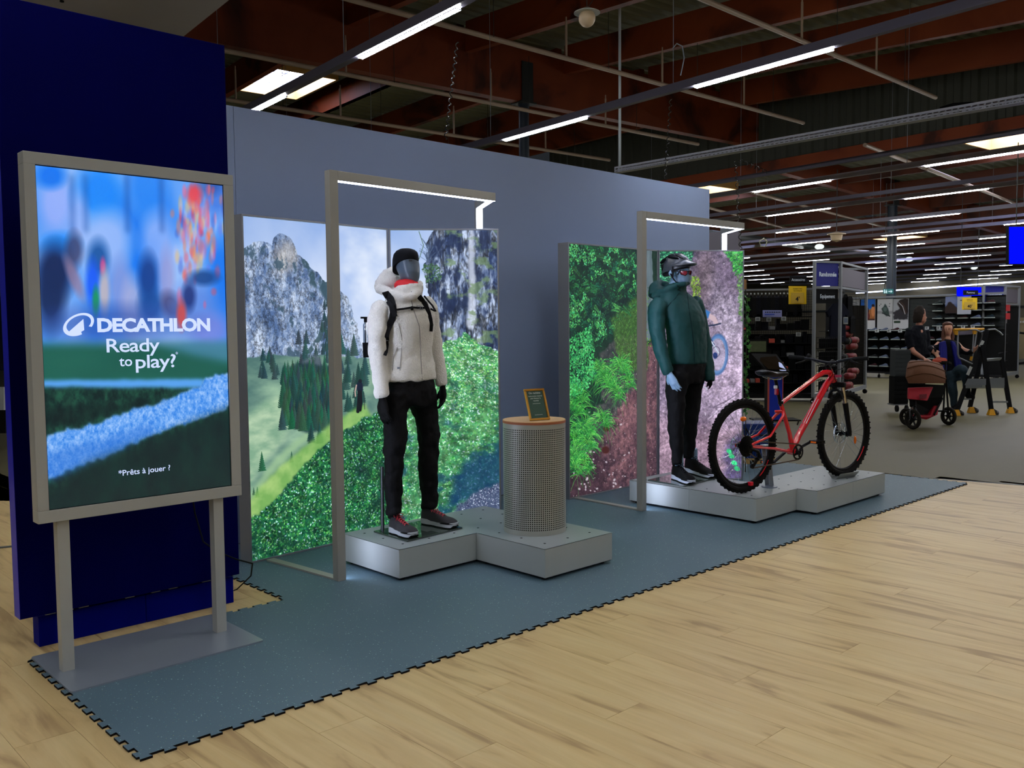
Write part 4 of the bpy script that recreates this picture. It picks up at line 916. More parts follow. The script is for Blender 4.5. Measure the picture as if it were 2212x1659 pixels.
# ---- light frames: post, top bar, short return bar, rear post, floor bar
frm = mat('frame_grey', (158, 157, 150), rough=0.45, metal=0.1)
strip = emat('led_strip', (215, 225, 255), FRAME_LED)
def light_frame(label, A, Bp, Cp, fb, zt=2.39, z2=2.405, zc=2.425):
    w = 0.055
    t = thing('light_portal', label, 'light frame', (A[0], A[1], 0.009), 'tall portal light frames')
    a, b, c = Vector((*A, 0)), Vector((*Bp, 0)), Vector((*Cp, 0))
    # post near, its lit strip on the inner face
    MB().beam(a+ZU*0.009, a+ZU*zt, w, w, up=(0, 1, 0)).build('front_post', frm, t, bevel=0.0015)
    d = (b-a).normalized(); n = Vector((-d.y, d.x, 0))
    p0, p1 = a+d*(w/2)+ZU*(zt-w/2), b+d*(w/2)+ZU*(z2-w/2)
    MB().beam(p0, p1, w, w).build('top_bar', frm, t, bevel=0.0015)
    e = (c-b).normalized(); p2, p3 = b+e*(w/2)+ZU*(z2-w/2), c+e*(w/2)+ZU*(zc-w/2)
    MB().beam(p2, p3, w, w).build('return_bar', frm, t, bevel=0.0015)
    c2 = c+Vector((0, 0, 0)); m = -e
    MB().frame(c2-Vector((e.y, -e.x, 0))*w/2-e*w/2+ZU*0.009, e, Vector((e.y, -e.x, 0)), ZU, w, w, zc-w-0.009).build('rear_post', frm, t, bevel=0.0015)
    # lit strips facing the inside of the portal
    s = 0.044
    MB().beam(p0+d*0.0-ZU*(w/2+.001), p1-ZU*(w/2+.001), s, 0.002).build('light_strip', strip, t)
    MB().beam(p2-ZU*(w/2+.001), p3-e*w-ZU*(w/2+.001), s, 0.002).build('light_strip', strip, t)
    sd = Vector((e.y, -e.x, 0)); o = c2-e*(w/2+.0015)
    MB().frame(o-sd*s/2+ZU*0.05, e, sd, ZU, 0.0015, s, zc-w-0.055).build('light_strip', strip, t)
    MB().frame(a+d*(w/2)-n*s/2+ZU*0.015, d, n, ZU, 0.0015, s, zt-w-0.02).build('light_strip', strip, t)
    g = Vector((*fb, 0)); MB().beam(a+Vector((0, w/2, 0))+ZU*0.014, g+ZU*0.014, w, 0.010).build('floor_bar', frm, t)
    return t
light_frame('left light frame, its grey post in front of the mountain picture', (2.828, 4.465), (4.155, 4.575), (4.455, 5.03), (2.76, 5.17))
light_frame('right light frame, its grey post in front of the fir picture', (5.645, 4.44), (7.06, 4.44), (7.47, 4.88), (5.66, 5.16))
# ---- perforated pedestal
pc = Vector((3.972, 3.98, 0.2))
pd = thing('pedestal', 'round perforated grey metal pedestal with a pale wooden top', 'pedestal', pc)
PR, ZP0, ZP1 = 0.198, 0.2, 0.888
mb = MB(); NC, NR = 92, 49; hr = 0.30
zb_, zt_ = ZP0+0.03, ZP1-0.028; ch = (zt_-zb_)/NR
def cp(a, z, r=PR): return (pc.x+r*math.cos(a), pc.y+r*math.sin(a), z)
seamA = {math.floor(((math.radians(-62))/(2*PI)*NC) % NC)}
inner = MB()
for i in range(NC):
    a0, a1 = 2*PI*i/NC, 2*PI*(i+1)/NC; am = (a0+a1)/2
    mb.quad(cp(a0, ZP0), cp(a1, ZP0), cp(a1, zb_), cp(a0, zb_)); mb.quad(cp(a0, zt_), cp(a1, zt_), cp(a1, ZP1), cp(a0, ZP1))
    if i in seamA: mb.quad(cp(a0, zb_), cp(a1, zb_), cp(a1, zt_), cp(a0, zt_)); continue
    q0, q1 = a0+(a1-a0)*.23, a0+(a1-a0)*.77
    b = len(mb.v)
    for j in range(NR+1):
        pass
    for j in range(NR):
        z0, z1 = zb_+ch*j, zb_+ch*(j+1); h0, h1 = z0+ch*.23, z0+ch*.77
        b = len(mb.v); mb.v += [cp(a0, z0), cp(a1, z0), cp(a1, z1), cp(a0, z1), cp(q0, h0), cp(q1, h0), cp(q1, h1), cp(q0, h1)]
        mb.f += [(b, b+1, b+5, b+4), (b+1, b+2, b+6, b+5), (b+2, b+3, b+7, b+6), (b+3, b, b+4, b+7)]
ped_m = mat('pedestal_grey', (170, 172, 164), rough=0.38, metal=0.25)
o = mb.build('perforated_shell', ped_m, pd, kind='stuff', fix=False)
MB().cyl(pc, (pc.x, pc.y, ZP1-.004), PR-0.008, 40).build('inner_drum', mat('drum_dark', (4, 4, 5), rough=0.9), pd)
wt = mat('pale_ply', (205, 168, 122), rough=0.45, noise=0.05, nscale=6, stretch=(1, 6, 1)); wedge = mat('ply_edge', (160, 92, 60), rough=0.5)
MB().cyl((pc.x, pc.y, ZP1), (pc.x, pc.y, ZP1+0.014), PR+0.002, 48).build('wooden_rim', wedge, pd, smooth=True)
MB().cyl((pc.x, pc.y, ZP1+0.0142), (pc.x, pc.y, ZP1+0.018), PR, 48).build('wooden_top', wt, pd, smooth=True)
# ---- gold picture frame standing on it
FT = ZP1+0.018
fo = Vector((3.935, 3.895, FT))
fr = thing('picture_frame', 'small gold frame with a green card standing on the round pedestal', 'picture frame', fo)
fex = Vector((0.972, -0.234, 0)).normalized(); fn = Vector((fex.y, -fex.x, 0))*1.0   # fn points to the viewer
fn = -Vector((-fex.y, fex.x, 0)); tilt = math.radians(21)
fey = (ZU*math.cos(tilt)-fn*math.sin(tilt)).normalized()
gold = mat('gold_frame', (206, 150, 62), rough=0.28, metal=0.85)
FW, FHh, BW = 0.148, 0.205, 0.014
o0 = fo-fex*FW/2
fb = MB(); nn = fex.cross(fey).normalized()
if nn.dot(fn) < 0: nn = -nn
fb.frame(o0, fex, fey, nn, FW, BW, .012); fb.frame(o0+fey*(FHh-BW), fex, fey, nn, FW, BW, .012); fb.frame(o0+fey*BW, fex, fey, nn, BW, FHh-2*BW, .012); fb.frame(o0+fex*(FW-BW)+fey*BW, fex, fey, nn, BW, FHh-2*BW, .012)
fb.build('gold_moulding', gold, fr, bevel=0.003)
MB().frame(o0+fex*.004+fey*.004, fex, fey, nn, FW-.008, FHh-.008, .005).build('green_card', mat('green_card', (42, 72, 58), rough=0.3), fr)
MB().prism([o0+fex*FW*.42+fey*.12-nn*.001, o0+fex*FW*.58+fey*.12-nn*.001, fo+fex*.012-fn*.10, fo-fex*.012-fn*.10], -nn*.003).build('easel_back', mat('kraft_board', (150, 84, 42), rough=0.7), fr)
wh = mat('print_white', (225, 228, 220), rough=0.6)
for s_, yy, hh in (('On rachète', .172, .0135), ('votre ancien matériel', .154, .0085), ('pour financer le', .139, .0085), ('nouveau', .124, .0085)):
    lettering('card_text', s_, wh, fr, fo+fey*yy+nn*.0052, fex, fey, hh)
MB().frame(fo-fex*.028+fey*.035+nn*.005, fex, fey, nn, .056, .0012, .0006).frame(fo-fex*.028+fey*.108+nn*.005, fex, fey, nn, .056, .0012, .0006).build('card_line', wh, fr)
# ---- glass base plates of the mannequins are built with them
# ---- digital screen on a stand
scr = thing('digital_screen', 'large portrait advertising screen in a grey frame on two legs', 'screen', (1.565, 4.1, 0.009))
sf = mat('screen_frame_grey', (176, 178, 174), rough=0.42, metal=0.1)
X0, X1, Z0, Z1, YF = 1.106, 2.020, 0.677, 2.222, 4.05
bx0, bx1, bz0, bz1 = 1.151, 1.971, 0.729, 2.172
fr_ = MB(); fr_.box(X0, X1, YF, YF+.075, Z0, bz0).box(X0, X1, YF, YF+.075, bz1, Z1).box(X0, bx0, YF, YF+.075, bz0, bz1).box(bx1, X1, YF, YF+.075, bz0, bz1)
fr_.build('frame', sf, scr, bevel=0.002)
MB().box(bx0, bx1, YF+.012, YF+.07, bz0, bz1).build('back_cover', gap, scr)
c = Canvas((bx0, YF+.008, bz0), (1, 0, 0), (0, 0, 1), bx1-bx0, bz1-bz0, 520, 9)
paint_screen(c); sm = c.material('screen_picture', 1.0, True); c.face('display', sm, scr)
MB().box(bx0-.001, bx1+.001, YF+.0075, YF+.012, bz0-.001, bz0+.003).box(bx0-.001, bx1+.001, YF+.0075, YF+.012, bz1-.004, bz1).box(bx0, bx0+.003, YF+.0075, YF+.012, bz0, bz1).box(bx1-.003, bx1, YF+.0075, YF+.012, bz0, bz1).build('black_gasket', gap, scr)
ey = Vector((0, 0, 1)); exx = Vector((1, 0, 0)); glow = emat('screen_letter', (200, 214, 255), 1.15)
def SP(x, y): p = onpl(x, y, (0, YF+.0075, 0), (0, 1, 0)); return p
lettering('screen_lettering', 'DECATHLON', glow, scr, (SP(209, 716)), exx, ey, (SP(209, 686)-SP(209, 716)).z*.97, 'LEFT', offset=0.085, spacing=0.94, width=(SP(453, 700)-SP(209, 700)).x)
lettering('screen_lettering', 'Ready', glow, scr, SP(227, 761), exx, ey, .062, 'LEFT', offset=0.02, spacing=.94, width=(SP(342, 750)-SP(227, 750)).x)
lettering('screen_lettering', 'to', glow, scr, SP(258, 791), exx, ey, .046, 'LEFT', offset=0.02, width=(SP(286, 790)-SP(258, 790)).x)
lettering('screen_lettering', 'play?', glow, scr, SP(291, 795.5), exx, ey, .062, 'LEFT', offset=0.02, spacing=.95, width=(SP(378, 790)-SP(291, 790)).x)
lettering('screen_lettering', '*', glow, scr, SP(379, 770), exx, ey, .022, 'LEFT')
lettering('screen_lettering', '*Prêts à jouer ?', glow, scr, SP(256, 1028.5), exx, ey, .026, 'LEFT', offset=0.015, width=(SP(368, 1020)-SP(256, 1024)).x)
# the emblem: open tilted ring with a peak inside
lg = MB(); cx_, cz_ = (SP(170, 701)).x, SP(170, 701).z; RX, RY, TL = .068, .043, math.radians(28)
ringp = []
def ep(a, k, kk=0.0): 
    x, y = RX*k*math.cos(a), RY*k*math.sin(a)-kk
    return Vector((cx_+x*math.cos(TL)-y*math.sin(TL), YF+.0072, cz_+x*math.sin(TL)+y*math.cos(TL)))
n_ = 40; a_s, a_e = math.radians(-52), math.radians(262)
for i in range(n_):
    a, b = a_s+(a_e-a_s)*i/n_, a_s+(a_e-a_s)*(i+1)/n_
    def kin(t): return .80-.10*max(0, math.sin(t-math.radians(150)))
    lg.quad(ep(a, 1), ep(b, 1), ep(b, kin(b)), ep(a, kin(a)))
lg.add([SP(148, 717)+Vector((0, -.0004, 0)), SP(180, 689)+Vector((0, -.0004, 0)), SP(182, 713)+Vector((0, -.0004, 0)), SP(166, 722)+Vector((0, -.0004, 0))], [(0, 1, 2, 3)])
lg.build('screen_emblem', glow, scr, fix=False)
for xx in (1.185, 1.885):
    MB().box(xx, xx+.05, 4.075, 4.125, 0.015, Z0+.02).build('leg', sf, scr, bevel=0.0015)
bp = MB(); cs = []
for (x, y, a0) in ((1.985, 4.36, 0), (1.155, 4.36, 90), (1.155, 3.84, 180), (1.985, 3.84, 270)):
    for k in range(5):
        a = math.radians(a0+22.5*k); cs.append((x+.015*math.cos(a), y+.015*math.sin(a), 0.009))
bp.prism(cs, (0, 0, 0.007)); bp.build('base_plate', mat('plate_grey', (142, 152, 164), rough=0.3, metal=0.35), scr)
tag(MB().tube([(1.80, 4.12, .72), (1.83, 4.16, .60), (1.93, 4.30, .42), (2.05, 4.42, .33), (2.17, 4.44, .26), (2.28, 4.47, .21), (2.31, 4.55, .12), (2.26, 4.62, .04), (2.28, 4.70, .012)], 0.004, 6).build('power_cable', mat('black_cable', (16, 16, 18)), None, smooth=True), 'thin black power cable hanging behind the screen down to the floor', 'cable')
# ================================================================ mannequins
def apply_mods(o):
    dg = bpy.context.evaluated_depsgraph_get(); dg.update()
    me = bpy.data.meshes.new_from_object(o.evaluated_get(dg)); old = o.data; o.modifiers.clear(); o.data = me; bpy.data.meshes.remove(old)
    me.polygons.foreach_set('use_smooth', [True]*len(me.polygons)); return o
TEX = {}
def ctex(scale, depth=2):
    k = (scale, depth)
    if k not in TEX:
        t = bpy.data.textures.new('folds', 'CLOUDS'); t.noise_scale = scale; t.noise_depth = depth; TEX[k] = t
    return TEX[k]
def cloth(mb, name, m, parent, voxel=0.012, smooth=3, folds=0.0, fscale=0.08, inflate=0.0, label=None, fine=0.0):
    """one continuous garment: the lofted pieces are fused, relaxed and creased"""
    o = mb.build(name, m, parent, label=label)
    r = o.modifiers.new('fuse', 'REMESH'); r.mode = 'VOXEL'; r.voxel_size = voxel
    if smooth: s_ = o.modifiers.new('relax', 'SMOOTH'); s_.iterations = smooth; s_.factor = 0.6
    if folds:
        d = o.modifiers.new('folds', 'DISPLACE'); d.texture = ctex(fscale, 1); d.strength = folds; d.mid_level = 0.5; d.texture_coords = 'LOCAL'
    if fine:
        d = o.modifiers.new('fine', 'DISPLACE'); d.texture = ctex(fscale*.35, 2); d.strength = fine; d.mid_level = 0.5; d.texture_coords = 'LOCAL'
    return apply_mods(o)
class Body:
    """places measured outline points around a base depth; s = body's side axis, f = the way it faces"""
    def __init__(b, d0, az): b.d0 = d0; b.f = Vector((math.cos(az), math.sin(az), 0)); b.s = Vector((-math.sin(az), math.cos(az), 0))
    def P(b, x, y, dd=0.0): return W(x, y, b.d0+dd)
    def ring(b, x, y, dd, a, c, n=20, tilt=0.0, pw=1.0):
        o = b.P(x, y, dd); out = []
        for k in range(n):
            t = 2*PI*k/n; cs, sn = math.cos(t), math.sin(t)
            cs = math.copysign(abs(cs)**pw, cs); sn = math.copysign(abs(sn)**pw, sn)
            out.append(o+b.s*(a*cs)+b.f*(c*sn)+ZU*(tilt*c*sn))
        return out
    def loft(b, mb, rows, n=20, pw=1.0): return mb.rings([b.ring(*(list(r[:5])+[n]+[r[5] if len(r) > 5 else 0.0, pw])) for r in rows])
    def limb(b, mb, pts, n=14):
        """pts: (x, y, dd, radius)"""
        P = [b.P(*p[:3]) for p in pts]; R = [p[3] for p in pts]
        # resample smoothly
        Q, RR = [], []
        for i in range(len(P)-1):
            p0 = P[max(0, i-1)]; p1 = P[i]; p2 = P[i+1]; p3 = P[min(len(P)-1, i+2)]
            for t in (0, .25, .5, .75):
                Q.append(0.5*((2*p1)+(p2-p0)*t+(2*p0-5*p1+4*p2-p3)*t*t+(-p0+3*p1-3*p2+p3)*t**3)); RR.append(R[i]*(1-t)+R[i+1]*t)
        Q.append(P[-1]); RR.append(R[-1]); return mb.tube(Q, RR, n)
def hand(mb, wrist, direction, palm_n, size=0.18, curl=0.5, side=1):
    """palm, four unequal bent fingers and a thumb leaving the side of the palm"""
    d = direction.normalized(); n = palm_n.normalized(); sd = d.cross(n).normalized()*side; k = size/0.18
    def P(a, b_, c_=0.0): return wrist+d*(a*k)+sd*(b_*k)+n*(c_*k)
    mb.rings([[P(a, w_*math.cos(t), th*math.sin(t)+off) for t in [2*PI*i/14 for i in range(14)]] for a, w_, th, off in ((-.02, .026, .019, 0), (.0, .027, .019, 0), (.03, .036, .020, .001), (.06, .041, .019, .002), (.085, .041, .016, .003), (.095, .036, .012, .004))])
    for i, (b0, L, r) in enumerate(((-.030, .072, .0088), (-.010, .082, .0092), (.011, .076, .0090), (.030, .060, .0080))):
        c1, c2, c3 = curl*.35, curl*.9, curl*1.4; a = .085; pts = [P(a-.03, b0, .002), P(a, b0, .003)]; x, z = a, .003
        for L_, ang in ((L*.45, c1), (L*.30, c2), (L*.25, c3)):
            x += L_*math.cos(ang); z += L_*math.sin(ang); pts.append(P(x, b0*(1+.18*(x-a)/.08), z))
        mb.tube(pts, [r*k, r*k, r*.98*k, r*.88*k, r*.62*k], 8)
    mb.tube([P(.012, -.024, .004), P(.038, -.048, .012), P(.062, -.058, .020), P(.084, -.058, .026)], [.013*k, .0115*k, .010*k, .0065*k], 8)
    return mb
def shoe(parent, heel, toe, up_z, mats, name='shoe', laces=None, sole_h=0.026, high=0.105, label=None):
    """trainer from heel to toe on the ground at up_z: outsole, midsole, upper, collar, laces"""
    heel, toe = Vector(heel), Vector(toe); heel.z = toe.z = up_z; d = (toe-heel); L = d.length; d.normalize(); sd = Vector((-d.y, d.x, 0))
    def wdt(t): return (0.034+0.016*math.sin(PI*min(1, t*1.0)*.55)-(0.006 if .3 < t < .55 else 0))*(math.sqrt(max(0, 1-((t-.80)/.205)**2)) if t > .80 else 1)*(math.sqrt(max(0.05, 1-((.07-t)/.075)**2)) if t < .07 else 1)
    T = [0.0, .02, .07, .15, .25, .35, .45, .55, .65, .75, .82, .88, .93, .97, 1.0]
    def ring(t, z0, z1, k, n=4):
        w = wdt(t)*k; c = heel+d*(L*t)
        return [c-sd*w+ZU*z0, c+sd*w+ZU*z0, c+sd*w*.97+ZU*z1, c-sd*w*.97+ZU*z1]
    root = None
    mb = MB(); mb.rings([ring(t, 0.002+(.012 if t > .95 else 0)+(0.006 if t < .03 else 0), sole_h*(1.35 if t < .3 else 1.0)+(.006 if t > .9 else 0), 1.0) for t in T])
    # upper: half-ellipse sections that climb to the ankle
    up = MB(); rows = []
    for t in T:
        hz = high if t < .22 else high*(1-(t-.22)/.45*.42) if t < .67 else high*.58*math.sqrt(max(.05, 1-((t-.67)/.345)**2))
        w = wdt(t)*.97; c = heel+d*(L*t); z0 = sole_h*.8; row = []
        for j in range(11):
            a = PI*j/10; sq = abs(math.cos(a))**.75*math.copysign(1, math.cos(a)); row.append(c+sd*(w*sq*(1-.25*math.sin(a)*(t < .5)))+ZU*(z0+(hz-z0)*math.sin(a)**.8))
        rows.append(row)
    up.rings(rows)
    u = up.build(name, mats[0], parent, smooth=True, label=label)
    s_ = mb.build('midsole', mats[1], parent, smooth=True); s_.parent = u if False else parent
    ms = MB(); ms.rings([ring(t, -.001+(.010 if t > .95 else 0), 0.006+(.012 if t > .95 else 0), 1.01) for t in T]); ms.build('outsole', mats[2], parent, smooth=True)
    tc = MB(); rows = []
    for t in T[8:]:
        w = wdt(t)*1.0; c = heel+d*(L*t); hz = high*.62*math.sqrt(max(.05, 1-((t-.67)/.345)**2))*(.55+.45*(t-.65)/.35)
        rows.append([c+sd*(w*1.01*math.copysign(abs(math.cos(PI*j/8))**.75, math.cos(PI*j/8)))+ZU*(sole_h*.8+(hz-sole_h*.8)*math.sin(PI*j/8)**.8) for j in range(9)])
    tc.rings(rows).build('toe_cap', mats[2], parent, smooth=True)
    lm = MB()
    for i in range(5):
        t = .30+.075*i; hz = high*(1-(t-.22)/.45*.42)+.003; c = heel+d*(L*t); w = .017
        lm.tube([c-sd*w+ZU*(hz-.012), c-sd*w*.5+ZU*(hz+.001), c+d*.010+sd*w*.5+ZU*(hz+.001), c+d*.012+sd*w+ZU*(hz-.012)], .0026, 5)
        lm.tube([c+sd*w+ZU*(hz-.012), c+sd*w*.5+ZU*(hz+.002), c+d*.010-sd*w*.5+ZU*(hz+.002), c+d*.012-sd*w+ZU*(hz-.012)], .0026, 5)
    t = .27; c = heel+d*(L*t)+ZU*(high+.004)
    for sg in (-1, 1):
        lm.tube([c, c+sd*sg*.018+ZU*.010+d*.004, c+sd*sg*.036+ZU*.004+d*.01, c+sd*sg*.030-ZU*.008+d*.012, c+sd*sg*.006-ZU*.002+d*.006], .0024, 5)
        lm.tube([c, c+sd*sg*.020-ZU*.006+d*.024, c+sd*sg*.034-ZU*.024+d*.030], .0024, 5)
    lm.build('laces', laces, parent, smooth=True)
    col = MB(); c = heel+d*(L*.13)+ZU*(high-.004)
    col.tube([c+d*(.034*math.cos(2*PI*i/16))+sd*(.027*math.sin(2*PI*i/16))+ZU*(.006*math.cos(2*PI*i/16)) for i in range(16)], .007, 8, close=True).build('collar', mats[2], parent, smooth=True)
def glass_plate(label, pts, z, rod, mname='smoked_glass'):
    g = mat(mname, (52, 60, 56), rough=0.05, spec=0.8, coat=0.5)
    return g

# ---------- mannequin one: white fleece, red neck tube, rucksack
fleece = mat('sherpa_fleece', (232, 228, 220), rough=0.95, spec=0.05, noise=0.13, nscale=85, bump=1.0, bscale=150, sheen=0.4)
blackc = mat('black_trousers', (9, 9, 12), rough=0.75, spec=0.15, bump=0.3, bscale=40)
gloss_grey = mat('mannequin_grey', (78, 92, 108), rough=0.28, spec=0.5)
beanie_m = mat('beanie_black', (12, 13, 17), rough=0.85, bump=0.3, bscale=200)
red_m = mat('red_tube', (206, 22, 34), rough=0.7); glove_m = mat('glove_black', (9, 9, 11), rough=0.7)
smoked = mat('smoked_glass', (52, 62, 58), rough=0.04, spec=0.9)
b1 = Body(5.62, math.radians(-95))
m1 = thing('mannequin', 'female mannequin in white fleece jacket, black beanie and black trousers', 'mannequin', (3.45, 4.5, 0.2))
h = MB(); hb = Body(5.62, math.radians(-108))
hb.loft(h, [(889, 613, -.01, .028, .030), (888, 608, 0, .045, .052), (886, 600, 0, .058, .072), (883, 588, 0, .068, .086), (880, 574, .01, .075, .094), (877, 560, .01, .075, .094), (875, 549, .01, .066, .082), (875, 542, .01, .045, .058), (875, 539, .01, .02, .025)], 28)
hb.loft(h, [(876, 640, .02, .05, .05), (878, 615, .02, .045, .048), (881, 600, .02, .045, .05)], 20)
cloth(h, 'head', gloss_grey, m1, .008, 4)
h = MB()   # beanie: a cap whose front edge rises over the brow and drops to the nape
rows = []
hb2 = hb
for v, (y, a, c_) in enumerate(((0, .080, .100), (1, .081, .1005), (2, .080, .098), (3, .074, .090), (4, .058, .070), (5, .034, .040), (6, .008, .01))):
    ring_ = []
    for k in range(32):
        t = 2*PI*k/32; fr_ = math.sin(t)
        z_edge = 563+(-2 if fr_ > 0 else 0)+(1-fr_)*15
        yy = z_edge+(536.5-z_edge)*(math.sin(v/6*PI/2))
        o = hb.P(876, yy, .01); ring_.append(o+hb.s*(a*math.cos(t))+hb.f*(c_*math.sin(t)))
    rows.append(ring_)
h.rings(rows).build('beanie', beanie_m, m1, smooth=True)
p_ = hb.P(883, 564.5, -.085); MB().frame(p_, hb.s, -hb.f, ZU, .022, .002, .009).build('beanie_label', mat('label_grey', (60, 62, 66)), m1)
h = MB()
for i, (y, a) in enumerate(((628, .060), (622, .064), (616, .062), (611, .066), (606, .058))):
    pass
hb.loft(h, [(876, 642, .0, .070, .074), (877, 632, 0, .074, .080), (878, 626, 0, .080, .088), (877, 621, 0, .072, .080), (878, 615, 0, .078, .088, -.1), (878, 608, .01, .068, .074, .15), (878, 604, .01, .052, .058)], 24)
cloth(h, 'neck_tube', red_m, m1, .008, 1, .012, .03)
# jacket
j = MB()
b1.loft(j, [(885, 822, 0, .178, .118), (884, 818, 0, .184, .122), (884, 800, 0, .180, .120), (883, 775, 0, .166, .108), (883, 752, 0, .160, .104), (883, 725, 0, .164, .112), (883, 700, 0, .172, .125), (882, 680, 0, .178, .120), (880, 662, 0, .174, .102), (878, 648, 0, .150, .088), (877, 640, 0, .095, .078), (877, 634, 0, .080, .076)], 28, .9)
b1.limb(j, [(828, 662, -.08, .060), (819, 676, -.12, .062), (815, 705, -.14, .062), (815, 735, -.15, .058), (816, 765, -.15, .056), (819, 800, -.16, .050), (824, 835, -.18, .046), (825, 853, -.19, .048), (826, 858, -.19, .044)])
b1.limb(j, [(915, 655, .08, .058), (926, 665, .12, .058), (931, 690, .14, .056), (935, 720, .15, .053), (941, 755, .16, .050), (947, 785, .16, .047), (952, 815, .15, .043), (954, 829, .14, .044), (954.5, 832, .14, .040)])
# collar and hood
j2 = MB()
hdc = [(878, 640, .02)]
b1.loft(j, [(879, 640, .0, .098, .092), (880, 630, 0, .100, .098), (882, 622, 0, .094, .096, .1), (884, 618, .0, .086, .088, .2)], 24)
j.ball(b1.P(842, 615, .09), .105, .085, .062, 18, 12); j.ball(b1.P(829, 618, .05), .062, .065, .05, 16, 10)
j.tube([b1.P(820, 622, .03), b1.P(828, 606, .06), b1.P(838, 592, .12), b1.P(849, 586, .18), b1.P(866, 590, .20), b1.P(884, 606, .14)], [.036, .040, .036, .030, .03, .03], 12)
j.tube([b1.P(818, 622, .0), b1.P(836, 629, -.06), b1.P(856, 638, -.10), b1.P(874, 643, -.12), b1.P(890, 640, -.11), b1.P(904, 630, -.04), b1.P(906, 612, .05)], [.034, .034, .028, .024, .022, .026, .024], 12)
jk = cloth(j, 'fleece_jacket', fleece, m1, .0085, 5, .016, .075, fine=.006)
# zip, seams, hem cord
zp = [(889, 629), (889, 650), (893, 668), (899, 685), (906, 705), (908, 735), (909, 770), (911, 800), (912, 822)]
def front(x, y, k=0.0): # point just in front of the jacket seen at (x, y)
    o = CC; d = ray(x, y).normalized(); dg = bpy.context.evaluated_depsgraph_get()
    inv = base_of(m1).inverted(); ok, loc, n, idx = jk.ray_cast(inv @ o, d)
    return (base_of(m1) @ loc)-d*(.004+k) if ok else W(x, y, 5.5)
zip_m = mat('zip_grey', (150, 146, 140), rough=0.6)
MB().tube([front(*p) for p in zp], .0028, 5).build('zip', zip_m, m1)
for pts in (((861, 700), (868, 730), (867, 760), (864, 800)), ((858, 750), (850, 775), (848, 800))):
    MB().tube([front(*p, -.004) for p in pts], .0025, 5).build('pocket_seam', zip_m, m1)
p_ = front(858, 797); MB().frame(p_, hb.s, hb.f, ZU, .016, .001, .012).build('small_badge', mat('badge_grey', (120, 130, 140)), m1)
# trousers
t_ = MB()
b1.loft(t_, [(887, 808, 0, .150, .105), (887, 822, 0, .158, .110), (887, 845, 0, .166, .115), (886, 866, 0, .165, .112), (885, 878, 0, .15, .10)], 26, .92)
b1.limb(t_, [(858, 850, -.07, .088), (855, 880, -.08, .086), (853, 915, -.09, .074), (854, 950, -.10, .072), (851, 985, -.10, .064), (850, 1020, -.10, .063), (850, 1060, -.10, .056), (852, 1090, -.10, .050), (853, 1110, -.10, .052)], 18)
b1.limb(t_, [(912, 850, .07, .090), (917, 880, .09, .084), (923, 915, .10, .074), (926, 945, .10, .072), (926, 980, .10, .065), (926, 1020, .10, .063), (927, 1060, .10, .055), (928, 1085, .10, .050), (928, 1098, .10, .051)], 18)
cloth(t_, 'trousers', blackc, m1, .011, 3, .026, .07, fine=.008)
# gloves
gl = MB()
hand(gl, b1.P(826, 862, -.19), b1.P(829, 899, -.21)-b1.P(826, 862, -.19), b1.s*0.8-b1.f*0.2, .185, .7, 1)
cloth(gl, 'glove', glove_m, m1, .006, 1)
gl = MB(); hand(gl, b1.P(956, 838, .14), b1.P(959, 880, .08)-b1.P(956, 838, .14), -b1.s, .17, .8, -1); cloth(gl, 'glove', glove_m, m1, .006, 1)
# ankles, shoes
MB().cyl((3.275, 4.535, .30), (3.27, 4.53, .42), .036, 14).build('sock', mat('sock_black', (16, 16, 22)), m1, smooth=True)
MB().cyl((3.60, 4.615, .30), (3.60, 4.605, .42), .036, 14).build('sock', mat('sock_black', (16, 16, 22)), m1, smooth=True)
s1m = (mat('shoe_charcoal', (44, 42, 48), rough=0.8), mat('midsole_pale', (178, 182, 190), rough=0.6), mat('sole_black', (14, 14, 16), rough=0.7))
lace_r = mat('coral_lace', (206, 62, 78), rough=0.6)
sh1 = thing('walking_shoe', 'charcoal walking shoe with coral laces, nearer the left, toe to camera', 'shoe', (3.29, 4.45, .21), 'pair of charcoal shoes')
shoe(sh1, onz(846, 1147, .216), onz(897, 1161, .216), .2165, s1m, 'upper', lace_r)
sh2 = thing('walking_shoe', 'charcoal walking shoe with coral laces, pointing to the pedestal', 'shoe', (3.62, 4.5, .21), 'pair of charcoal shoes')
shoe(sh2, onz(913, 1128, .216), onz(987, 1140, .216), .2165, s1m, 'upper', lace_r)
g1 = [onz(807, 1148, .207), onz(880, 1169, .207), onz(999, 1140, .207)]; g1.append(g1[0]+g1[2]-g1[1])
gp = thing('glass_base', 'smoked glass plate under the shoes of the fleece mannequin', 'base plate', (sum(g1, Vector())/4))
MB().prism([p-ZU*.006 for p in g1], (0, 0, .010)).build('plate', smoked, gp, bevel=.002)
MB().cyl((3.235, 4.60, .212), (3.24, 4.60, .62), .012, 10).build('support_rod', mat('rod_steel', (90, 96, 100), rough=0.3, metal=0.8), gp, smooth=True)
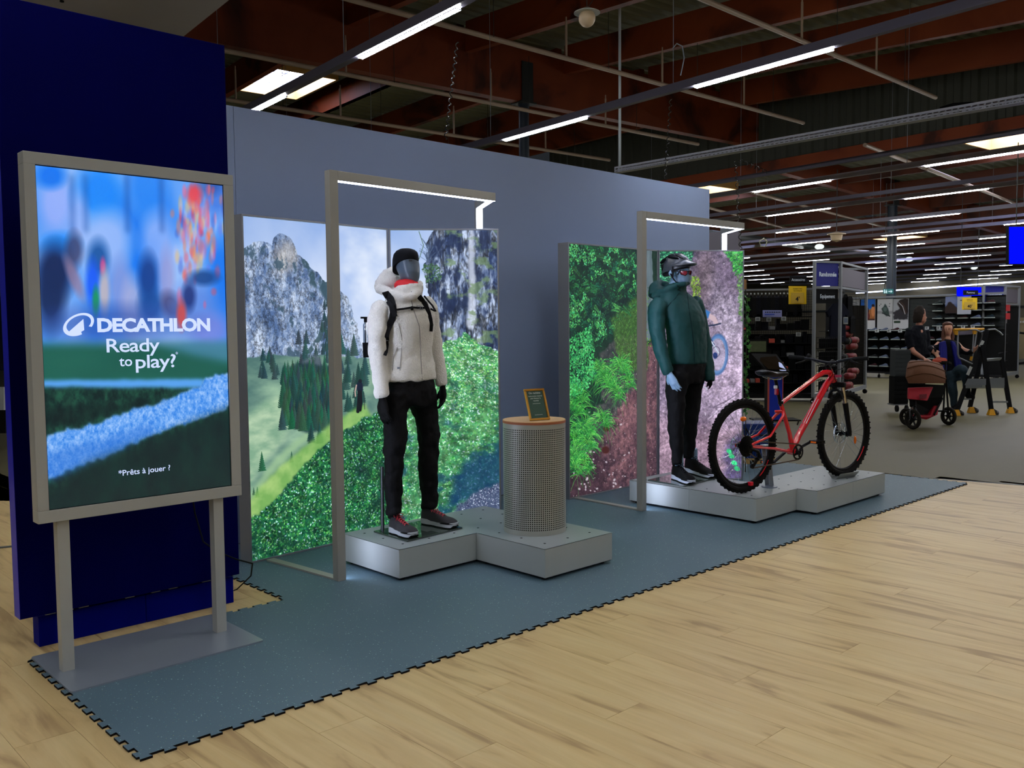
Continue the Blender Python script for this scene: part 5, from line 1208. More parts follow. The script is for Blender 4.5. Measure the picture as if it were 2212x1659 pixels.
# rucksack
rk = thing('rucksack', 'black rucksack worn by the fleece mannequin, with chest strap and bottle', 'rucksack', b1.P(860, 780, .2))
web = mat('webbing_black', (10, 11, 14), rough=0.6)
bk = MB(); b1.loft(bk, [(845, 775, .20, .12, .07), (842, 750, .22, .13, .10), (840, 710, .22, .13, .11), (842, 680, .20, .12, .09), (848, 660, .17, .09, .05)], 18, .7); bk.build('pack_bag', web, rk, smooth=True)
def strap(pts, w, name='shoulder_strap', k=.006, m=None, w2=None):
    P = [front(*p, k) for p in pts]; mb = MB(); rows = []
    for i, p in enumerate(P):
        d = (P[min(i+1, len(P)-1)]-P[max(i-1, 0)]).normalized(); n = (CC-p).normalized(); sd = d.cross(n).normalized(); ww = w if w2 is None else w+(w2-w)*i/(len(P)-1)
        rows.append([p-sd*ww/2-n*.006, p+sd*ww/2-n*.006, p+sd*ww/2*.9+n*.006, p-sd*ww/2*.9+n*.006])
    return mb.rings(rows).build(name, m or web, rk, smooth=False, bevel=.002)
strap([(829, 640), (836, 636), (843, 645), (848, 660), (850, 675), (847, 690), (841, 702), (836, 715), (834, 728), (835, 738)], .052, w2=.034)
strap([(838, 650), (846, 662), (851, 675), (854, 684)], .03, 'strap_layer', .016)
strap([(835, 731), (836, 745), (834, 760), (831, 768)], .022, 'webbing')
strap([(905, 640), (913, 650), (920, 660), (926, 675), (930, 690), (932, 702), (931, 716)], .034, w2=.022)
strap([(857, 669), (872, 667), (890, 664), (903, 665), (918, 665)], .013, 'chest_strap', .010)
p_ = front(890, 666, .018); MB().ball(p_, .012, .006, .014, 10, 6).build('strap_toggle', web, rk)
buck = mat('buckle_grey', (130, 132, 138), rough=0.35, metal=0.3)
for x, y, w_, h_ in ((904, 664, .022, .018), (835, 733, .030, .014), (910, 665.5, .016, .016)):
    p_ = front(x, y, .016); MB().tube([p_+hb.s*(w_/2*i)+ZU*(h_/2*k) for i, k in ((-1, -1), (1, -1), (1, 1), (-1, 1))], .0022, 5, close=True).build('buckle', buck, rk)
MB().tube([front(917, 640, .01), front(925, 650, .02), W(934, 660, 5.62), W(941, 672, 5.6), W(938, 671, 5.6), W(930, 667, 5.6)], .006, 6).build('loose_strap', web, rk, smooth=True)
bt = thing('water_bottle', 'steel bottle with black cap in the side pocket of the rucksack', 'bottle', W(793, 730, 5.75))
cbt = W(794, 725, 5.75); MB().lathe([(.0, -.07), (.026, -.07), (.028, -.06), (.028, .07), (.018, .088), (.0, .088)], cbt, 18).build('bottle_body', mat('steel_bottle', (190, 200, 215), rough=0.2, metal=0.9), bt, smooth=True)
MB().lathe([(.0, .086), (.022, .086), (.022, .115), (.0, .118)], cbt, 14).build('bottle_cap', web, bt, smooth=True)
MB().beam(cbt+ZU*.115-b1.s*.045, cbt+ZU*.115+b1.s*.02, .014, .012).build('cap_loop', web, bt)
MB().lathe([(.0, -.14), (.030, -.14), (.034, -.05), (.033, -.045), (.0, -.046)], cbt, 14).build('side_pocket', web, rk, smooth=True)

# ---------- mannequin two: green jacket, helmet, glasses
m2 = thing('mannequin', 'male mannequin in dark green jacket, grey bicycle helmet and glasses', 'mannequin', (6.15, 4.4, 0.2))
b2 = Body(7.50, math.radians(-100)); skin2 = mat('mannequin_pale', (128, 158, 186), rough=0.35, spec=0.5)
hc = Body(7.50, math.radians(-88))
h = MB()
hc.loft(h, [(1481, 613.5, -.03, .026, .022), (1479, 608, -.02, .044, .050), (1475, 600, 0, .060, .078), (1470, 590, 0, .070, .094), (1466, 578, .01, .076, .102), (1463, 568, .01, .076, .102), (1461, 560, .01, .068, .09), (1460, 553, .01, .04, .05)], 26)
hc.loft(h, [(1456, 640, .03, .065, .068), (1459, 618, .02, .058, .062), (1464, 600, .02, .055, .06)], 20)
h.tube([hc.P(1487, 583, -.08), hc.P(1488.5, 592, -.10), hc.P(1485.5, 596, -.09)], [.006, .010, .006], 8)
h.ball(hc.P(1448, 590, -.06), .012, .02, .03, 10, 8)
cloth(h, 'head', skin2, m2, .009, 4)
# helmet
hel = mat('helmet_grey', (50, 54, 61), rough=0.35, spec=0.5); heb = mat('helmet_black', (16, 17, 20), rough=0.5)
def hp(u, v, k=1.0):   # u around, v from rim (0) to crown (1)
    fr_ = math.sin(u); a, c_ = .094*k, .128*k
    r_ = math.cos(v*PI/2)**.8; y = 577+(1-fr_)*8.0-(30.0+(1-fr_)*8.0)*math.sin(v*PI/2)*k
    return hc.P(1461+1.5*fr_, y, 0.0)+hc.s*(a*r_*math.cos(u))+hc.f*(c_*r_*math.sin(u)-.012*(v))
base = MB(); base.rings([[hp(2*PI*k/32, v, .90)-ZU*.012 for k in range(32)] for v in (0, .2, .4, .6, .8, .95)]).build('helmet_liner', heb, m2, smooth=True)
sh_ = MB(); sh_.rings([[hp(2*PI*k/40, v, 1.0) for k in range(40)] for v in (0, .12, .3, .5, .7, .85, .97)]).build('helmet_shell', hel, m2, smooth=True)
for i, (w_, t0, t1, hw) in enumerate(((-.95, .95, 1.75, .014), (-.45, .70, 1.35, .015), (-.45, 1.55, 2.25, .015), (.12, .70, 1.30, .014), (.12, 1.50, 2.25, .014), (.62, .80, 1.6, .013), (-1.15, 1.95, 2.5, .012))):
    mb = MB(); rows = []
    for j in range(9):
        t = t0+(t1-t0)*j/8; yy, r_ = math.cos(t), math.sin(t); hh = hw*math.sin(PI*(j+.35)/8.7)+.002
        c_ = hc.P(1461, 577, 0)+hc.s*(.096*math.sin(w_)*(.55+.45*r_))+hc.f*(.136*yy*math.cos(w_*.35)-.012)+ZU*(.109*r_*math.cos(w_*.62)-(.004 if yy > 0 else .016)*abs(yy))
        n = hc.s*math.sin(w_)+ZU*math.cos(w_); tt = hc.s*math.cos(w_)-ZU*math.sin(w_)
        rows.append([c_-tt*hh-n*.02, c_+tt*hh-n*.02, c_+tt*hh*.8+n*.0035, c_-tt*hh*.8+n*.0035])
    mb.rings(rows).build('vent', heb, m2)
mb = MB(); top, lo = [], []       # visor
for k in range(13):
    t = PI*k/12; o = hc.P(1463, 573.0, 0); inner = o+hc.s*(.088*math.cos(t))+hc.f*(.088*math.sin(t)+.02)+ZU*(.040*math.sin(t)); outer = o+hc.s*(.102*math.cos(t))+hc.f*(.100*math.sin(t)*1.72+.012)+ZU*(-.004+.012*math.sin(t))
    top.append((inner, outer))
vs = [p for pr_ in top for p in pr_]; mb.add(vs+[p-ZU*.010 for p in vs], [(2*i, 2*i+1, 2*i+3, 2*i+2) for i in range(12)]+[(26+2*i, 26+2*i+2, 26+2*i+3, 26+2*i+1) for i in range(12)]+[(2*i+1, 26+2*i+1, 26+2*i+3, 2*i+3) for i in range(12)]+[(2*i, 2*i+2, 26+2*i+2, 26+2*i) for i in range(12)])
mb.build('visor', hel, m2, smooth=True)
MB().tube([hc.P(1435, 572, .03), hc.P(1436, 582, .02), hc.P(1440, 588, .05), hc.P(1452, 582, -.05)], [.03, .028, .02, .014], 10).build('helmet_nape', heb, m2, smooth=True)
for pts in (((1453, 576, -.085), (1454, 588, -.085), (1453, 600, -.075), (1460, 609, -.065), (1470, 612, -.06)), ((1446, 582, -.05), (1449, 592, -.07), (1453, 600, -.075))):
    MB().tube([hc.P(*p) for p in pts], [(.008, .0035)]*len(pts), 6).build('chin_strap', heb, m2, smooth=True)
lens = mat('red_lens', (120, 22, 34), rough=0.08, spec=0.8); fb_ = mat('frame_black', (10, 10, 12), rough=0.3)
L0 = [hc.P(1468, 584.5, -.095), hc.P(1484, 585, -.125), hc.P(1484.5, 592, -.125), hc.P(1480, 595.5, -.12), hc.P(1471, 593, -.10)]
MB().prism(L0, -hc.f*.004).build('left_lens', lens, m2); L1 = [hc.P(1487.5, 585, -.12), hc.P(1493, 585, -.09), hc.P(1492, 594, -.09), hc.P(1488, 593, -.12)]
MB().prism(L1, -hc.f*.004).build('right_lens', lens, m2)
MB().tube([p+hc.f*.002 for p in L0], .0035, 6, close=True).tube([p+hc.f*.002 for p in L1], .0035, 6, close=True).tube([hc.P(1484, 586, -.125), hc.P(1487.5, 586, -.12)], .004, 6).tube([hc.P(1468, 586, -.095), hc.P(1455, 586, -.09), hc.P(1446, 588, -.05)], .0045, 6).build('glasses_frame', fb_, m2, smooth=True)
MB().beam(hc.P(1463, 594, -.10), hc.P(1470, 583, -.11), .02, .004, up=hc.f).build('price_tag', mat('dark_tag', (50, 70, 90)), m2)
# jacket
gj = mat('green_shell', (18, 62, 62), rough=0.6, spec=0.25, noise=0.04, nscale=5, bump=0.25, bscale=30)
j = MB()
b2.loft(j, [(1487, 786, 0, .175, .112), (1486, 780, 0, .180, .118), (1485, 750, 0, .182, .120), (1482, 720, 0, .188, .125), (1479, 695, 0, .196, .130), (1473, 672, 0, .202, .125), (1465, 652, 0, .196, .105), (1460, 640, 0, .150, .088), (1459, 631, 0, .10, .080), (1461, 622, 0, .085, .08), (1463, 612, 0, .078, .075, .2)], 28, .9)
b2.limb(j, [(1427, 655, -.10, .070), (1419, 668, -.13, .074), (1418, 690, -.14, .072), (1420, 715, -.15, .066), (1425, 745, -.15, .062), (1433, 775, -.16, .055), (1442, 800, -.17, .050), (1445, 806, -.17, .046)])
b2.limb(j, [(1497, 650, .10, .064), (1505, 665, .14, .066), (1511, 690, .15, .064), (1518, 720, .15, .060), (1524, 755, .15, .056), (1529, 785, .13, .054), (1532, 812, .10, .052), (1533, 824, .09, .044)])
j.tube([b2.P(1413, 640, .06), b2.P(1414, 622, .10), b2.P(1424, 613, .16), b2.P(1440, 616, .16), b2.P(1452, 622, .10)], [.052, .050, .040, .034, .03], 12)
j.tube([b2.P(1414, 645, .02), b2.P(1428, 634, -.02), b2.P(1445, 622, -.07), b2.P(1462, 616, -.11), b2.P(1478, 614, -.10), b2.P(1488, 612, -.03)], [.045, .036, .028, .022, .022, .018], 12)
j.ball(b2.P(1428, 632, .08), .10, .07, .05, 14, 10)
jk = cloth(j, 'shell_jacket', gj, m2, .0105, 3, .016, .09, fine=.009)
def front2(x, y, k=0.0):
    d = ray(x, y).normalized(); inv = base_of(m2).inverted(); ok, loc, n, idx = jk.ray_cast(inv @ CC, d)
    return (base_of(m2) @ loc)-d*(.004+k) if ok else W(x, y, 7.4)
seam = mat('seam_dark', (8, 34, 36), rough=0.7)
MB().tube([front2(*p) for p in ((1484, 632), (1486, 645), (1488, 665), (1492, 690), (1496, 720), (1499, 750), (1500, 783))], .0035, 5).build('zip', seam, m2)
MB().tube([front2(*p, -.003) for p in ((1467, 633), (1458, 645), (1448, 655), (1440, 664))], .003, 5).build('raglan_seam', seam, m2)
MB().tube([front2(*p, .002) for p in ((1463, 616), (1468, 622), (1464, 626), (1471, 629))], .003, 5).build('hood_cord', fb_, m2)
t_ = MB()
b2.loft(t_, [(1486, 775, 0, .165, .108), (1486, 790, 0, .168, .112), (1484, 812, 0, .168, .112), (1482, 828, 0, .155, .10)], 24, .92)
b2.limb(t_, [(1465, 805, -.08, .098), (1462, 830, -.09, .092), (1460, 860, -.10, .082), (1461, 900, -.11, .070), (1460, 930, -.11, .066), (1462, 960, -.11, .054), (1463, 985, -.11, .046), (1463, 1003, -.11, .047)], 18)
b2.limb(t_, [(1499, 805, .08, .092), (1497, 830, .09, .090), (1494, 860, .10, .080), (1492, 895, .10, .070), (1490, 925, .10, .064), (1489, 955, .10, .052), (1488, 980, .10, .045), (1488, 990, .10, .046)], 18)
cloth(t_, 'trousers', blackc, m2, .012, 3, .022, .07, fine=.006)
gl = MB(); hand(gl, b2.P(1446, 808, -.18), b2.P(1458, 834, -.19)-b2.P(1446, 808, -.18), b2.s*0.9-b2.f*.2, .185, .5, 1); cloth(gl, 'hand', skin2, m2, .0055, 1)
gl = MB(); hand(gl, b2.P(1533, 820, .09), b2.P(1537, 836, .03)-b2.P(1533, 820, .09), -b2.s, .12, .8, -1); cloth(gl, 'glove', glove_m, m2, .006, 1)
for p_, q_ in (((6.085, 4.39, .30), (6.09, 4.40, .42)), ((6.47, 4.52, .30), (6.46, 4.515, .42))): MB().cyl(p_, q_, .037, 14).build('ankle', skin2, m2, smooth=True)
s2m = (mat('shoe_black', (14, 14, 17), rough=0.65), mat('midsole_white', (208, 214, 230), rough=0.5), mat('sole_black', (14, 14, 16)))
lb = mat('black_lace', (20, 22, 28), rough=0.5)
sa = thing('walking_shoe', 'black hiking shoe of the green-jacket mannequin, toe to the camera', 'shoe', (6.05, 4.33, .21), 'pair of black shoes')
shoe(sa, onz(1455, 1032, .216), onz(1497, 1046, .216), .2165, s2m, 'upper', lb, high=.125)
sb = thing('walking_shoe', 'black hiking shoe beside the rear tyre of the bicycle', 'shoe', (6.43, 4.45, .21), 'pair of black shoes')
shoe(sb, onz(1482, 1017, .216), onz(1543, 1033, .216), .2165, s2m, 'upper', lb, high=.125)
g1 = [onz(1399, 1037, .207), onz(1480, 1050, .207), onz(1556, 1031, .207)]; g1.append(g1[0]+g1[2]-g1[1])
gp = thing('glass_base', 'smoked glass plate under the black shoes of the helmeted mannequin', 'base plate', (sum(g1, Vector())/4))
MB().prism([p-ZU*.006 for p in g1], (0, 0, .010)).build('plate', smoked, gp, bevel=.002)
# ================================================================ the red bicycle
R0 = Vector((5.967, 3.716, .2)); F0 = Vector((7.174, 3.498, .2)); BD = (F0-R0).normalized(); BN = Vector((BD.y, -BD.x, 0))   # BN points to the camera side
def K(x, y, off=0.0): return onpl(x, y, R0+BN*off, BN)
bike = thing('bicycle', 'red hardtail mountain bicycle with knobbly black tyres', 'bicycle', (R0+F0)/2)
red = mat('bike_red', (208, 10, 26), rough=0.22, spec=0.6, coat=0.6); blk = mat('bike_black', (12, 12, 14), rough=0.35, spec=0.5); rubber = mat('tyre_rubber', (14, 13, 12), rough=0.75)
silver = mat('spoke_silver', (190, 200, 200), rough=0.25, metal=0.9); chr_ = mat('fork_chrome', (190, 180, 165), rough=0.12, metal=0.95); orange = mat('reflector_orange', (236, 110, 14), rough=0.2, spec=0.7, emit=(236, 110, 14), estr=0.02)
def wheel(hub, ax, fd, name, rot_side, cassette):
    Rr = .365; w = MB(); M_, m_ = Rr-.030, .0265
    up = ZU
    w.tube([hub+fd*(M_*math.cos(2*PI*i/56))+up*(M_*math.sin(2*PI*i/56)) for i in range(56)], m_, 12, close=True)
    for i in range(92):
        a = 2*PI*i/92; d = fd*math.cos(a)+up*math.sin(a); t = fd*-math.sin(a)+up*math.cos(a)
        for k, o in enumerate((-.021, -.007, .008, .021)):
            if (i+k) % 2: continue
            r_ = M_+math.sqrt(max(0, m_**2-o*o))-.002; c = hub+d*r_+ax*o-t*.006
            w.frame(c-ax*.0045, t, ax, d, .013, .010, .0062)
    tyre = w.build('wheel', rubber, bike, label=None)
    def sub(mb, nm, m, **k):
        return mb.build(nm, m, tyre, **k)
    base = base_of(tyre)
    MB().tube([hub+fd*(.305*math.cos(2*PI*i/56))+up*(.305*math.sin(2*PI*i/56)) for i in range(56)], [(.011, .014)]*56, 8, close=True).build('rim', blk, tyre, smooth=True)
    MB().tube([hub+ax*.0135+fd*(.304*math.cos(a))+up*(.304*math.sin(a)) for a in np.linspace(-.95, -.45, 12)], .004, 6).build('rim_decal', red, tyre, smooth=True)
    MB().cyl(hub-ax*.05, hub+ax*.05, .016, 12).cyl(hub-ax*.032, hub-ax*.026, .026, 16).cyl(hub+ax*.026, hub+ax*.032, .026, 16).build('hub', blk, tyre, smooth=True)
    for i in range(28):
        a = 2*PI*i/28+.07; s_ = 1 if i % 2 else -1; ah = a+(.9 if (i//2) % 2 else -.9)
        p = hub+ax*(.029*s_)+(fd*math.cos(ah)+up*math.sin(ah))*.024; q = hub+(fd*math.cos(a)+up*math.sin(a))*.297
        MB().cyl(p, q, .0013, 5).build('spoke', silver, tyre)
    ro = MB(); o = hub+ax*(.040*rot_side)
    for r_ in (.088, .070): ro.tube([o+fd*(r_*math.cos(2*PI*i/36))+up*(r_*math.sin(2*PI*i/36)) for i in range(36)], [(.0055 if r_ > .08 else .003, .001)]*36, 4, close=True)
    for i in range(10):
        a = 2*PI*i/10; ro.cyl(o+(fd*math.cos(a)+up*math.sin(a))*.02, o+(fd*math.cos(a+.5)+up*math.sin(a+.5))*.088, .003, 4)
    ro.build('brake_disc', silver, tyre)
    if cassette:
        cs_ = MB()
        for k in range(9):
            r_ = .026+.0068*k; c0 = hub+ax*(.070-.0042*k); n = 16+3*k; pts = []
            for i in range(n*2): rr = r_+(.0028 if i % 2 else -.0012); pts.append(c0+fd*(rr*math.cos(PI*i/n))+up*(rr*math.sin(PI*i/n)))
            cs_.prism(pts, ax*.0018)
        cs_.build('cassette', blk, tyre)
    return tyre
hubR = R0+ZU*.365; hubF = F0+ZU*.372
FA = math.radians(-7.0); FD = Vector((math.cos(FA), math.sin(FA), 0)); FN = Vector((FD.y, -FD.x, 0))
wr_ = wheel(hubR, BN, BD, 'rear', -1, True); wf_ = wheel(hubF, FN, FD, 'front', -1, False)
# frame
def T(pts, r, nm='frame_tube', m=red, n=12, sm=True): return MB().tube(pts, r, n).build(nm, m, bike, smooth=sm)
BBp = K(1712, 976); ST = K(1686.5, 871)
T([BBp, K(1705, 935), ST], [.019, .017, .0165], 'seat_tube')
T([K(1687, 872), K(1706, 857), K(1735, 836), K(1762, 815), K(1778, 805), K(1793, 803)], [(.017, .016), (.018, .016), (.019, .017), (.021, .018), (.024, .02), (.026, .022)], 'top_tube')
T([K(1713, 968), K(1724, 942), K(1745, 904), K(1768, 862), K(1784, 832), K(1796, 815)], [(.027, .022), (.028, .024), (.029, .025), (.029, .025), (.029, .025), (.027, .024)], 'down_tube')
HT, HB = K(1791.5, 799), K(1801, 824); T([HT, HB], [.024, .026], 'head_tube')
for s in (1, -1):
    o = BN*(.040*s); q = BN*.062*s
    T([BBp+o*.75-BD*.01, K(1690, 973)+o, K(1660, 967)+q, hubR+q+BD*.035-ZU*.006, hubR+q], [.012, .012, .0105, .010, .010], 'chain_stay')
    T([K(1688.5, 889)+BN*.012*s, K(1684, 897)+o*.9, K(1668, 918)+o*1.25, K(1650, 941)+q, hubR+q+ZU*.012+BD*.02], [.011, .011, .010, .0095, .010], 'seat_stay')
    MB().prism([hubR+q+BD*.05+ZU*.02, hubR+q+BD*.05-ZU*.02, hubR+q-BD*.012-ZU*.016, hubR+q-BD*.016+ZU*.012], BN*.006*s).build('dropout', red, bike)
T([K(1680, 890)-BN*.03, K(1686, 888), K(1690, 890)+BN*.0], .011, 'stay_bridge')
MB().cyl(BBp-BN*.04, BBp+BN*.04, .024, 18).build('bottom_bracket', red, bike, smooth=True)
wt_ = mat('decal_white', (226, 228, 232), rough=0.4)
for a, b_ in (((1737, 913), (1764, 858)), ((1741, 915), (1768, 862))): MB().beam(K(*a, .0262), K(*b_, .0262), .0045, .002, up=BN).build('frame_decal', wt_, bike)
MB().beam(K(1722, 918, .027), K(1726, 908, .027), .014, .003, up=BN).build('frame_decal', blk, bike)
for x, y in ((1754, 868), (1748, 884), (1733, 914), (1728, 927)): MB().ball(K(x, y, .027), .006, .004, .006, 8, 5).build('bolt', silver, bike)
# seat
T([ST-ZU*.02, K(1681, 848), K(1674.5, 818)], .0135, 'seat_post', blk); MB().cyl(ST-ZU*.006, ST+ZU*.018, .021, 16).build('seat_clamp', blk, bike, smooth=True)
sd_ = MB(); rows = []
SB, SN = K(1641, 806), K(1702, 806); sdir = (SN-SB); sl = sdir.length; sdir.normalize()
for t, w_, zt_, th in ((0, .035, .004, .02), (.05, .062, .008, .028), (.15, .074, .010, .034), (.3, .070, .004, .032), (.45, .048, -.002, .030), (.6, .030, -.003, .028), (.8, .021, -.001, .024), (.95, .018, .0, .018), (1.0, .010, -.004, .012)):
    c = SB+sdir*(sl*t)+ZU*zt_; rows.append([c+BN*(w_*math.cos(a))+ZU*((th*.45 if math.sin(a) > 0 else th*1.1)*math.sin(a)) for a in [2*PI*i/16 for i in range(16)]])
sd_.rings(rows).build('saddle', blk, bike, smooth=True)
for s in (-1, 1): MB().tube([K(1652, 814)+BN*.02*s, K(1668, 820)+BN*.02*s, K(1682, 819)+BN*.02*s, K(1696, 811)+BN*.01*s], .0035, 6).build('saddle_rail', silver, bike, smooth=True)
MB().frame(K(1674, 853, .01)-BD*.012, BD, BN, ZU, .022, .03, .05).build('rear_light', mat('rear_light_red', (150, 10, 36), rough=0.25), bike, bevel=.006)
MB().frame(K(1672.5, 851, .01)-BD*.012+ZU*.042, BD, BN, ZU, .02, .026, .026).build('light_lens', mat('clear_lens', (200, 200, 205), rough=0.15), bike, bevel=.005)
# crank, chain, derailleur
cr = MB(); c0 = BBp+BN*.052+ZU*.004
pts = []
for i in range(72): rr = .062+(.003 if i % 2 else -.001); a = 2*PI*i/72; pts.append(c0+BD*(rr*math.cos(a))+ZU*(rr*math.sin(a)))
inr = [c0+BD*(.049*math.cos(2*PI*i/72))+ZU*(.049*math.sin(2*PI*i/72)) for i in range(72)]
cr.add(pts+inr+[p+BN*.003 for p in pts+inr], [(i, (i+1) % 72, 72+(i+1) % 72, 72+i) for i in range(72)]+[(144+i, 216+i, 216+(i+1) % 72, 144+(i+1) % 72) for i in range(72)]+[(i, 144+i, 144+(i+1) % 72, (i+1) % 72) for i in range(72)])
for k in range(4): a = PI/2*k+.5; cr.beam(c0, c0+(BD*math.cos(a)+ZU*math.sin(a))*.055, .018, .004, up=BN)
cr.build('chainring', blk, bike)
ce = K(1753, 953, .062); MB().tube([BBp+BN*.062, BBp*.5+ce*.5, ce], [(.016, .010), (.014, .009), (.015, .010)], 10).cyl(BBp+BN*.045, BBp+BN*.07, .02, 14).build('crank_arm', blk, bike, smooth=True)
cl_ = BBp-BN*.062-(ce-BBp-BN*.062); MB().tube([BBp-BN*.062, cl_], [(.016, .010), (.015, .010)], 10).build('crank_arm', blk, bike, smooth=True)
def pedal(c, s):
    mb = MB(); mb.frame(c+BN*.012*s-BD*.045-ZU*.011, BD, BN*s, ZU, .09, .088, .006); mb.frame(c+BN*.012*s-BD*.045+ZU*.006, BD, BN*s, ZU, .09, .088, .005); mb.cyl(c, c+BN*.10*s, .009, 8)
    for i in range(8): mb.frame(c+BN*(.014+.011*i)*s-BD*.045-ZU*.012, BD, BN*s, ZU, .09, .003, .024)
    mb.build('pedal', blk, bike); MB().frame(c+BN*.03*s-BD*.049-ZU*.006, BD, BN*s, ZU, .005, .05, .012).build('pedal_reflector', orange, bike)
pedal(ce, 1); pedal(cl_, -1)
cz = hubR+BN*.050; chain = mat('chain_steel', (84, 74, 66), rough=0.4, metal=0.8); jk_ = K(1625, 1007, .05); jt = K(1634, 992, .05)
c_top = [cz+ZU*.044, cz*.5+(c0+ZU*.061)*.5, c0+ZU*.061]
MB().beam(cz+ZU*.044, c0+ZU*.063, .007, .009).build('chain', chain, bike)
MB().beam(c0-ZU*.061, jk_-ZU*.016, .007, .009).beam(jk_+BD*.014, jt-BD*.012, .007, .009).beam(jt+BD*.010, cz-ZU*.040, .007, .009).build('chain', chain, bike)
MB().cyl(jk_-BN*.006, jk_+BN*.006, .019, 14).cyl(jt-BN*.006, jt+BN*.006, .017, 14).beam(jk_+BN*.01, jt+BN*.01, .024, .004, up=BN).tube([jt+BN*.012, K(1641, 988, .06), K(1637, 975, .06), hubR+BN*.066-ZU*.01], [.014, .018, .014, .01], 8).build('derailleur', blk, bike, smooth=True)
MB().cyl(hubR-BN*.08, hubR+BN*.085, .007, 10).cyl(hubR+BN*.08, hubR+BN*.09, .011, 8).build('axle', blk, bike)
# fork
crown = K(1806, 832); FH = Vector((crown.x, crown.y, crown.z))
axis = (HT-HB).normalized()
MB().tube([HB-axis*.004, HB-axis*.03], [.028, .026], 14).build('steerer', blk, bike, smooth=True)
for s in (1, -1):
    top = HB-axis*.035+FN*.062*s+FD*.012; bot = hubF+FN*.062*s-FD*.012; mid = top+(bot-top)*.36
    T([top, mid], .0165, 'stanchion', chr_); T([mid, mid+(bot-mid)*.08, bot+(top-bot)*.06, bot], [.0235, .0225, .019, .016], 'fork_leg', blk)
    MB().cyl(bot-FN*.008, bot+FN*.008, .018, 12).build('axle_clamp', blk, bike, smooth=True)
MB().beam(HB-axis*.030-FN*.088+FD*.010, HB-axis*.030+FN*.088+FD*.010, .046, .046).build('fork_crown', blk, bike, bevel=.012)
arc = []
for i in range(9): a = PI*i/8; arc.append(hubF+ZU*(.300+.078*math.sin(a))+FN*(.062*math.cos(a))+FD*(-.13))
T(arc, .011, 'fork_arch', blk)
MB().frame(K(1803, 815, .02), BD, BN, ZU, .05, .03, .02).build('hang_tag', mat('pink_tag', (176, 50, 96), rough=0.5), bike)
# bars
stm = K(1794, 784); dS = (stm-CC).dot(CF)
MB().tube([HT+axis*.0, HT+axis*.035], .021, 14).build('headset', blk, bike, smooth=True)
MB().tube([HT+axis*.03, K(1793, 786), K(1800, 781)], [.02, .021, .022], 10).build('stem', blk, bike, smooth=True)
bar = [W(1704, 770.5, dS+.18), W(1738, 773.5, dS+.11), W(1755, 776, dS+.07), W(1775, 781, dS+.03), W(1787, 783.5, dS), W(1803, 783.5, dS-.02), W(1815, 780, dS-.05), W(1832, 776, dS-.09), W(1843, 775.5, dS-.11), W(1876, 774, dS-.18)]
T(bar[1:-1], .0125, 'handlebar', mat('bar_black', (34, 36, 42), rough=0.25, metal=0.3)); gr = mat('grip_rubber', (18, 19, 20), rough=0.8)
T([bar[0], bar[1]], .0165, 'grip', gr); T([bar[-2], bar[-1]], .0165, 'grip', gr)
for x, y, dd, s in ((1745, 773, .10, -1), (1838, 776, -.10, 1)):
    c = W(x, y, dS+dd); MB().tube([c, c-ZU*.014+CF*-.02, W(x-s*-14, y+9, dS+dd-.05), W(x-s*-26, y+12, dS+dd-.05)], [.013, .010, .007, .005], 8).build('brake_lever', blk, bike, smooth=True)
MB().ball(W(1747, 769, dS+.1), .018, .018, .022, 10, 6).build('bell', blk, bike, smooth=True)
for pts in ((W(1748, 775, dS+.1), W(1770, 786, dS-.05), W(1790, 789, dS-.08), K(1800, 806, .03), K(1790, 822, .03)), (W(1835, 778, dS-.1), W(1820, 796, dS-.12), W(1806, 800, dS-.1), K(1802, 812, .03), K(1808, 830, .05))):
    T(list(pts), .0028, 'cable', blk, 6)
MB().ball(hubR+BD*-.02+ZU*.21+BN*.02, .034, .01, .020, 14, 8, (BD, BN, ZU)).build('spoke_reflector', orange, bike, smooth=True)
MB().ball(hubF+FD*.14-ZU*.065+FN*.015, .012, .01, .034, 14, 8, (FD, FN, ZU)).build('spoke_reflector', orange, bike, smooth=True)
MB().frame(hubR+BN*.006+BD*.05-ZU*.31, BD, BN, ZU, .03, .03, .028).build('valve_tag', mat('tag_red', (214, 16, 44), rough=0.4), bike)
# support stand and wheel cradle
sp = onz(1662, 1052, .2)
st = thing('bike_stand', 'grey steel prop standing on the platform and holding the red bicycle', 'stand', sp)
grs = mat('stand_grey', (122, 130, 142), rough=0.35, metal=0.4)
MB().cyl(sp, sp+ZU*.008, .062, 28).cyl(sp+ZU*.008, sp+ZU*.016, .03, 20).build('foot', grs, st, smooth=True)
stp = sp+ZU*.33-BD*.05
for s in (-1, 1): MB().beam(sp+BN*.022*s+ZU*.012, stp+BN*.022*s, .045, .005, up=BN).build('upright', grs, st)
MB().frame(stp-BD*.03-BN*.03, BD, BN, ZU, .06, .06, .012).build('hook_plate', grs, st)
cr0 = F0-BD*.13
cd_ = thing('wheel_cradle', 'bent grey metal cradle under the front wheel of the bicycle', 'wheel cradle', F0)
prof = [(-.062, .044), (-.022, .0), (.022, .0), (.062, .044)]
mb = MB()
for (u0, h0), (u1, h1) in zip(prof[:-1], prof[1:]):
    a, b_ = F0-BD*.125+BN*u0+ZU*h0, F0-BD*.125+BN*u1+ZU*h1; mb.prism([a, b_, b_+BD*.25, a+BD*.25], ZU*.004)
mb.build('cradle_sheet', mat('plate_light', (150, 156, 152), rough=0.35, metal=0.3), cd_)
